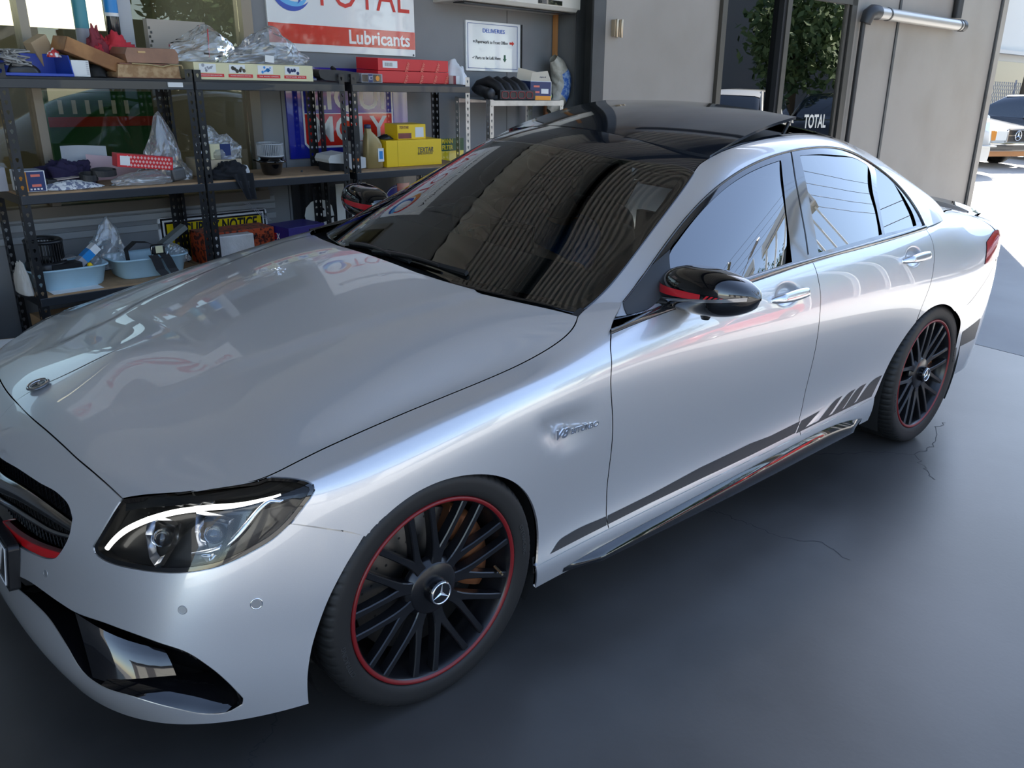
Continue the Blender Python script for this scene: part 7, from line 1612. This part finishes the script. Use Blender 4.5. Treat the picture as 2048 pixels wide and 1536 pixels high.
# downpipe
dp=empty('drain_pipe',tuple(GA2@np.array([8.6,W2-.1,2.2])),'grey drain pipe running level along the office wall','pipe')
mb=MB(); mb.tube([(7.62,W2-.09,2.205),(9.72,W2-.09,2.205)],.058,18); rb_(mb,'pipe_run',mat('pipe_grey',(.42,.39,.34),.3,.2,coat=.4),dp)
PBK=mat('pipe_black',(.025,.024,.023),.45)
mb=MB(); mb.tube([(7.66,W2-.09,2.205),(7.56,W2-.09,2.205),(7.50,W2-.085,2.18),(7.485,W2-.07,2.10)],[.068,.068,.062,.055],14); mb.tube([(7.485,W2-.05,2.12),(7.485,W2-.04,0)],.026,8); rb_(mb,'pipe_elbow',PBK,dp)
mb=MB(); mb.tube([(9.68,W2-.09,2.205),(9.76,W2-.09,2.205)],.064,14); mb.tube([(9.66,W2-.05,2.28),(9.66,W2-.05,3.9)],.05,10); rb_(mb,'pipe_riser',PBK,dp)
mb=MB()
for s in(7.86,9.60): mb.tube([(s,W2-.09,2.205),(s+.03,W2-.09,2.205)],.062,18)
rb_(mb,'pipe_clip',PBK,dp)
# ---------------------------------------------------------------- other cars
def simple_car(name,loc,rz,L,Wd,H,paintm,label,prof,glassbase,hood=.95,deck=1.0,wr=.31,group=None,front=None,wb=(.19,.80)):
    """prof: roof outline points (x fraction, z) from windscreen base to rear glass base"""
    root=empty(name,loc,label,'car',group); c_,s_=math.cos(rz),math.sin(rz); RZ=np.array([[c_,-s_,0],[s_,c_,0],[0,0,1]])
    def put(mb,nm,m,**kw): mb.v=(np.array(mb.v)@RZ.T).tolist(); return mb.build(nm,m,root,loc=loc,**kw)
    top=[(0,.55),(.02,hood-.22),(.06,hood-.10),(prof[0][0],glassbase),(prof[-1][0],glassbase+.02),(.94,deck),(.99,deck-.06),(1.0,.55)]
    xs=np.linspace(0,1,60); mb=MB(); rows=[]
    wx=[wb[0]*L,wb[1]*L]
    for x in xs:
        zt=float(np.interp(x,[p[0] for p in top],[p[1] for p in top])); e=min(x,1-x); y=Wd/2*(1-.16*max(0,1-e/.10)**2); zb=.24
        for cx in wx:
            dd=abs(x*L-cx)
            if dd<wr+.06: zb=max(zb,wr+math.sqrt(max((wr+.06)**2-dd**2,0)))
        zb=min(zb,zt-.05)
        half=[(y*.97,zb),(y,zb+(zt-zb)*.35),(y,zb+(zt-zb)*.70),(y*.96,zb+(zt-zb)*.92),(y*.86,zt),(y*.4,zt+.02),(0,zt+.025)]
        rows.append([(x*L,-a,b) for a,b in half]+[(x*L,a,b) for a,b in half[::-1][1:]])
    mb.grid(rows,0,True); mb.add(rows[0],[tuple(range(13))],0); mb.add(rows[-1],[tuple(range(13))],0); put(mb,'body',paintm)
    # cabin: glass block with roof skin and pillars
    mb=MB(); rows=[];n=len(prof)
    for (x,z) in prof:
        t=(z-glassbase)/(H-glassbase+1e-6); y0=Wd/2*.93;y1=Wd/2*(.93-.20*t); rows.append([(x*L,-y0,glassbase-.02),(x*L,-(y0+y1)/2,(glassbase+z)/2),(x*L,-y1,z-.03),(x*L,-y1*.85,z),(x*L,0,z+.02),(x*L,y1*.85,z),(x*L,y1,z-.03),(x*L,(y0+y1)/2,(glassbase+z)/2),(x*L,y0,glassbase-.02)])
    mb.grid(rows,0,True); put(mb,'windows',mat('car_window_dark',(.012,.018,.03),.05,0,coat=1))
    mb=MB(); r2=[[tuple(np.array(q)*[1,1.004,1]+np.array([0,0,.006])) for q in row[2:7]] for (x,z),row in zip(prof,rows) if z>H-.12]
    if len(r2)>1: mb.grid(r2,0,True)
    for i in(0,n//2,n-1):
        for sg in(0,8):
            q=[np.array(rows[i][sg]),np.array(rows[i][1 if sg==0 else 7]),np.array(rows[min(i+ (2 if i==0 else 0),n-1)][2 if sg==0 else 6])]; mb.tube([p*[1,1.01,1] for p in q],.035,6)
    put(mb,'roof',paintm)
    for k,cx in enumerate(wx):
        for sg in(-1,1):
            mb=MB(); mb.lathe([(0,.0),(wr*.62,.0),(wr*.66,-.015),(wr*.95,-.02),(wr,.01),(wr,.19),(wr*.9,.2)],(cx,sg*Wd/2*.99,wr),(0,-sg,0),28); mb.lathe([(0,.012),(wr*.2,.01),(wr*.55,.004),(wr*.6,-.012)],(cx,sg*(Wd/2*.99+.01),wr),(0,-sg,0),12,1)
            put(mb,'wheel',[RUBBER,mat('hubcap_grey',(.5,.5,.5),.3,.7)])
    if front: front(put,L,Wd)
    return root
WHITEP=mat('white_car_paint',(.72,.72,.70),.25,coat=1); SILV2=mat('silver_car_paint',(.55,.55,.54),.3,.3,coat=1); BLKP=mat('black_car_paint',(.008,.009,.011),.15,coat=1); REDP=mat('red_car_paint',(.50,.02,.02),.2,coat=1)
def old_front(put,L,Wd):
    mb=MB(); mb.span((-.10,-Wd/2-.01,.36),(.05,Wd/2+.01,.50)); put(mb,'bumper',SBLK,bevel=.02); mb=MB(); mb.span((-.115,-Wd/2-.02,.47),(.04,Wd/2+.02,.515)); put(mb,'bumper_chrome',CHROME,bevel=.01)
    mb=MB(); mb.span((-.03,-.30,.53),(.02,.30,.76)); put(mb,'grille',SBLK); mb=MB()
    for y in(-.31,.31): mb.box((-.035,y,.65),(.03,.02,.26))
    mb.box((-.035,0,.775),(.03,.64,.02)); mb.box((-.035,0,.65),(.02,.60,.012)); star(mb,(-.05,0,.65),(-1,0,0),.10,.01); put(mb,'grille_chrome',CHROME)
    for sg in(-1,1):
        mb=MB(); mb.span((-.04,sg*.33,.55),(.03,sg*.66,.74)); put(mb,'headlight',mat('lamp_glass',(.75,.75,.72),.1,coat=1),bevel=.01)
        mb=MB(); mb.span((-.04,sg*.665,.55),(.10,sg*(Wd/2+.012),.74)); put(mb,'indicator',mat('indicator_orange',(.60,.22,.02),.3,coat=.5),bevel=.01)
    mb=MB(); mb.span((-.02,-.75,.24),(.05,.75,.34)); put(mb,'lower_valance',mat('valance_orange',(.50,.22,.08),.5))
def modern_mirror(put,L,Wd):
    for sg in(-1,1):
        mb=MB(); rounded(mb,(L*.30,sg*(Wd/2+.12),.98),(.16,.24,.15),2.6); put(mb,'door_mirror',BLKP)
def rear_plate(put,L,Wd):
    mb=MB(); mb.span((L-.01,-.19,.55),(L+.012,.19,.66)); put(mb,'number_plate',PW); mb=MB(); put_text(mb,'61 BFL',.11,(L+.014,0,.605),(0,1,0),(0,0,1),wid=.33,bold=.002); put(mb,'plate_characters',DK)
    mb=MB(); mb.span((L-.03,-.85,.50),(L+.06,.85,.53)); put(mb,'bumper_strip',SILV2,bevel=.01)
sedan=[(.28,.92),(.40,1.33),(.46,1.40),(.60,1.42),(.72,1.38),(.84,1.00)]
def at_floor(x,y,z=0): return (x,y,z)
R_=math.radians
simple_car('parked_car',(18.7,4.45,0),R_(75),4.6,1.76,1.42,WHITEP,'old white sedan with upright chrome star grille parked in the sunny yard',sedan,.92,hood=.90,front=old_front)
simple_car('parked_car',(22.0,2.4,0),R_(88),4.7,1.80,1.42,BLKP,'black sedan with a chrome door mirror parked behind the old white sedan',sedan,.93,front=modern_mirror)
simple_car('parked_car',(16.85,8.75,0),R_(-100),4.5,1.78,1.45,SILV2,'silver car with a white number plate nearest the corner of the office wall',sedan,.93,front=rear_plate)
simple_car('parked_car',(27.0,7.6,0),R_(150),4.5,1.8,1.5,WHITEP,'white hatchback with blue windows parked behind the black sedan',sedan,.95)
# behind the camera: seen in the paint and the glass
wagon=[(.24,.95),(.36,1.45),(.42,1.55),(.70,1.58),(.88,1.52),(.96,1.02)]
simple_car('parked_car',(12.0,-2.6,0),R_(-20),4.6,1.8,1.56,WHITEP,'white wagon mirrored in the office window',wagon,.95)
simple_car('parked_car',(18.2,-3.6,0),R_(-15),4.7,1.9,1.7,BLKP,'dark four-wheel drive mirrored in the office window',wagon,1.02,hood=1.05,wr=.36)
simple_car('parked_car',(6.4,-6.3,0),R_(-12),4.1,1.7,1.40,REDP,'red hatchback mirrored in the door of the silver car',sedan,.9)
# feather flag
ff=empty('feather_flag',(14.4,-.9,0),'white feather flag mirrored in the office window','flag')
fd1=nz([.55,-.55,0]); mb=MB(); P=[(0,1.4),(.42,1.5),(.62,2.2),(.66,3.0),(.52,3.6),(.25,3.95),(.03,3.95)]; mb.prism(P,(14.4,-.9,0),fd1,(0,0,1),np.cross(fd1,[0,0,1])*.01); mb.build('flag_cloth',mat('flag_white',(.8,.8,.8),.7),ff)
mb=MB(); mb.tube([(14.4,-.9,0),(14.4,-.9,3.97)],.02,8); mb.lathe([(0,0),(.25,0),(.25,.05),(0,.06)],(14.4,-.9,0),(0,0,1),20); mb.build('flag_pole',SBLK,ff)
mb=MB(); put_text(mb,'JUKE',.42,np.array([14.4,-.9,2.7])+fd1*.34-np.cross(fd1,[0,0,1])*.006,(0,0,1),-fd1,ext=.002,bold=.004); mb.build('lettering',PG,ff)
# utility pole with crossarm and wires
up=empty('utility_pole',(10.9,-8.0,0),'timber utility pole mirrored in the front door glass of the silver car','pole'); WD=mat('pole_timber',(.22,.20,.13),.8,noise=(9,.4))
mb=MB(); mb.tube([(10.9,-8.0,0),(10.9,-8.0,8.6)],[.19,.13],12); mb.build('pole',WD,up)
ca=nz([.6,-.8,0]); mb=MB()
for h in(8.3,): mb.box((10.9,-8.0,h),(2.4,.12,.14),0,np.stack([ca,[-ca[1],ca[0],0],[0,0,1]],-1))
mb.build('crossarm',WD,up)
mb=MB()
for k in range(-3,4): q=np.array([10.9,-8.0,8.37])+ca*.36*k; mb.tube([q,q+np.array([0,0,.2])],[.05,.03],6)
mb.build('insulator',PW,up)['kind']='stuff'
mb=MB(); wdir=nz([.9,.25,0])
for k in (-3,-1,1,3):
    q=np.array([10.9,-8.0,8.57])+ca*.36*k
    for sg in(-1,1): mb.tube([q+wdir*sg*t*34+np.array([0,0,-1.6*math.sin(PI*t/1.0)*.9]) for t in np.linspace(0,1,12)],.013,4)
mb.build('wire',SBLK,up)['kind']='stuff'
mb=MB(); mb.tube([(10.9,-8.0,6.6),(11.7,-7.0,7.4)],.04,6); mb.box((11.8,-6.9,7.42),(.3,.6,.12)); mb.build('street_lamp_arm',PG,up)
# roof sign boxes on posts
for k,(x,y,z,l,rz,lb) in enumerate(((14.4,-6.9,7.2,1.9,52,'long white advertising box on posts mirrored in the side glass'),(13.1,-8.3,7.3,.9,60,'short white advertising box on posts mirrored in the side glass'))):
    s=empty('advertising_box',(x,y,0),lb,'sign'); a_=R_(rz); Rz=np.array([[math.cos(a_),-math.sin(a_),0],[math.sin(a_),math.cos(a_),0],[0,0,1]]); mb=MB(); mb.box((x,y,z),(l,.5,.75),0,Rz); mb.build('box_shell',WHITEP,s,bevel=.03)
    for t in(-.35,0,.35): mb=MB(); q=np.array([x,y,0])+Rz@np.array([t*l,0,0]); mb.tube([q,q+np.array([0,0,z-.4])],.07,8); mb.build('post',PW,s)
    mb=MB(); mb.box(np.array([x,y,z-.24])+Rz@np.array([0,-.26,0]),(l*.8,.01,.14),0,Rz); mb.box(np.array([x,y,z-.24])+Rz@np.array([0,.26,0]),(l*.8,.01,.14),0,Rz); mb.build('printed_strip',PG,s)
# trees and low buildings round the yard
LEAF=mat('leaf_green',(.045,.09,.03),.7,noise=(3,(.10,.15,.05),4,.4,.65)); BARK=mat('bark',(.10,.075,.05),.9)
def leaf_tree(x,y,h,r,seed,label,group='trees round the yard'):
    t=empty('tree',(x,y,0),label,'tree',group); rr=np.random.default_rng(seed); mb=MB(); mb.tube([(x,y,0),(x+.1,y,h*.35),(x,y+.1,h*.6)],[.16,.12,.07],8); mb.build('trunk',BARK,t)
    n=2600; c=rr.normal(size=(n,3)); c/=np.linalg.norm(c,axis=1,keepdims=True); c*=(rr.random((n,1))**.45); lump=1+.25*np.sin(c[:,:1]*5+seed)*np.cos(c[:,1:2]*6); P=np.array([x,y,h*.66])+c*lump*np.array([r,r,h*.36]); A=rr.normal(size=(n,3));A/=np.linalg.norm(A,axis=1,keepdims=True);Bq=np.cross(A,rr.normal(size=(n,3)));Bq/=np.linalg.norm(Bq,axis=1,keepdims=True); s=.13
    V=np.stack([P-A*s,P+Bq*s*.5,P+A*s,P-Bq*s*.5],1).reshape(-1,3); mb=MB(); mb.add(V,[(4*i,4*i+1,4*i+2,4*i+3) for i in range(n)],0); o=mb.build('foliage',LEAF,t); o['kind']='stuff'
for k,(x,y,h,r) in enumerate(((15.4,-9.2,6.9,1.6),(23.5,-1.6,5.6,1.5),(15.5,-14.5,6.0,1.8),(21.5,-11.0,7.4,2.0),(21.5,-6.2,4.6,1.4),(24.6,-5.4,4.3,1.3),(10.5,-12.2,5.4,1.6))): leaf_tree(x,y,h,r,k,('small leafy tree just beyond the utility pole','tall leafy tree nearest the parked wagons','leafy tree furthest behind the utility pole','broad leafy tree at the far end of the yard','round leafy bush behind the mirrored wagons','small round tree next to the leafy bush','low leafy tree beside the dark workshop wall')[k])
def block(name,x0,y0,x1,y1,h,m,label,roof=None):
    b=empty(name,((x0+x1)/2,(y0+y1)/2,0),label,'building'); mb=MB(); mb.span((x0,y0,0),(x1,y1,h)); mb.build('wall',m,b)
    mb=MB(); mb.span((x0-.3,y0-.3,h),(x1+.3,y1+.3,h+.2)); mb.build('roof',roof or STEEL,b); return b
PALE=mat('render_pale',(.62,.60,.56),.8); DARKW=mat('wall_dark_grey',(.14,.14,.15),.7)
b1_=block('warehouse',-14,-24,8,-15,3.6,DARKW,'dark grey warehouse across the yard behind the camera')
for k in range(4): mb=MB(); mb.span((-12+5*k,-15.03,.2),(-9+5*k,-14.98,3.0)); mb.build('roller_door',CORR,b1_)
b2_=block('shop_building',26,14.5,60,24,7.5,PALE,'pale sunlit building beyond the parked cars')
mb=MB(); mb.span((25.8,14.0,2.9),(60,14.5,3.05)); mb.build('awning',PALE,b2_)
mb=MB(); mb.span((28,14.45,.2),(58,14.5,2.6)); mb.build('window',mat('car_window_dark2',(.10,.09,.08),.3),b2_)
for x in(26.2,31,36): mb=MB(); mb.tube([(x,13.2,0),(x,13.2,3.0)],.07,8); mb.build('awning_post',PW,b2_)
b3_=block('low_workshop',27,-16,44,-2.4,7.4,DARKW,'tall dark roofed workshop mirrored in the quarter glass')
fc=empty('wire_fence',(30,12.3,0),'chain wire fence with steel posts beyond the parked cars','fence')
mb=MB()
for k in range(90):
    x=22+.22*k
    mb.tube([(x,12.3,.1),(x+1.2,12.3,1.7)],.012,3,cap=False); mb.tube([(x+1.2,12.3,.1),(x,12.3,1.7)],.012,3,cap=False)
mb.build('wire_mesh',PG,fc)['kind']='stuff'
for k in range(8): mb=MB(); mb.tube([(22+3*k,12.3,0),(22+3*k,12.3,1.8)],.035,8); mb.build('fence_post',PG,fc)
simple_car('parked_car',(40,9.0,0),R_(178),4.3,1.75,1.5,REDP,'red car parked by the pale building beyond the fence',wagon,.95)
# palm
pt=empty('palm_tree',(40,11.9,0),'palm tree whose fronds show above the parked cars','tree'); mb=MB(); mb.tube([(40,11.9,0),(40.2,11.9,3),(40.1,11.9,6.2)],[.22,.18,.15],10); mb.build('trunk',BARK,pt)
for k in range(18):
    a=2*PI*k/18; L=2.3; P=[]
    for t in np.linspace(0,1,9): c=np.array([40.1+L*t*math.cos(a),11.9+L*t*math.sin(a),6.2+.9*math.sin(PI*t*.8)-1.3*t*t+ .3*(k%2)]); w=np.array([-math.sin(a),math.cos(a),0])*.28*math.sin(PI*min(t+.08,1)); P.append([c-w+np.array([0,0,-.12]),c,c+w+np.array([0,0,-.12])])
    mb=MB(); mb.grid(P,0,False); mb.build('frond',LEAF,pt)
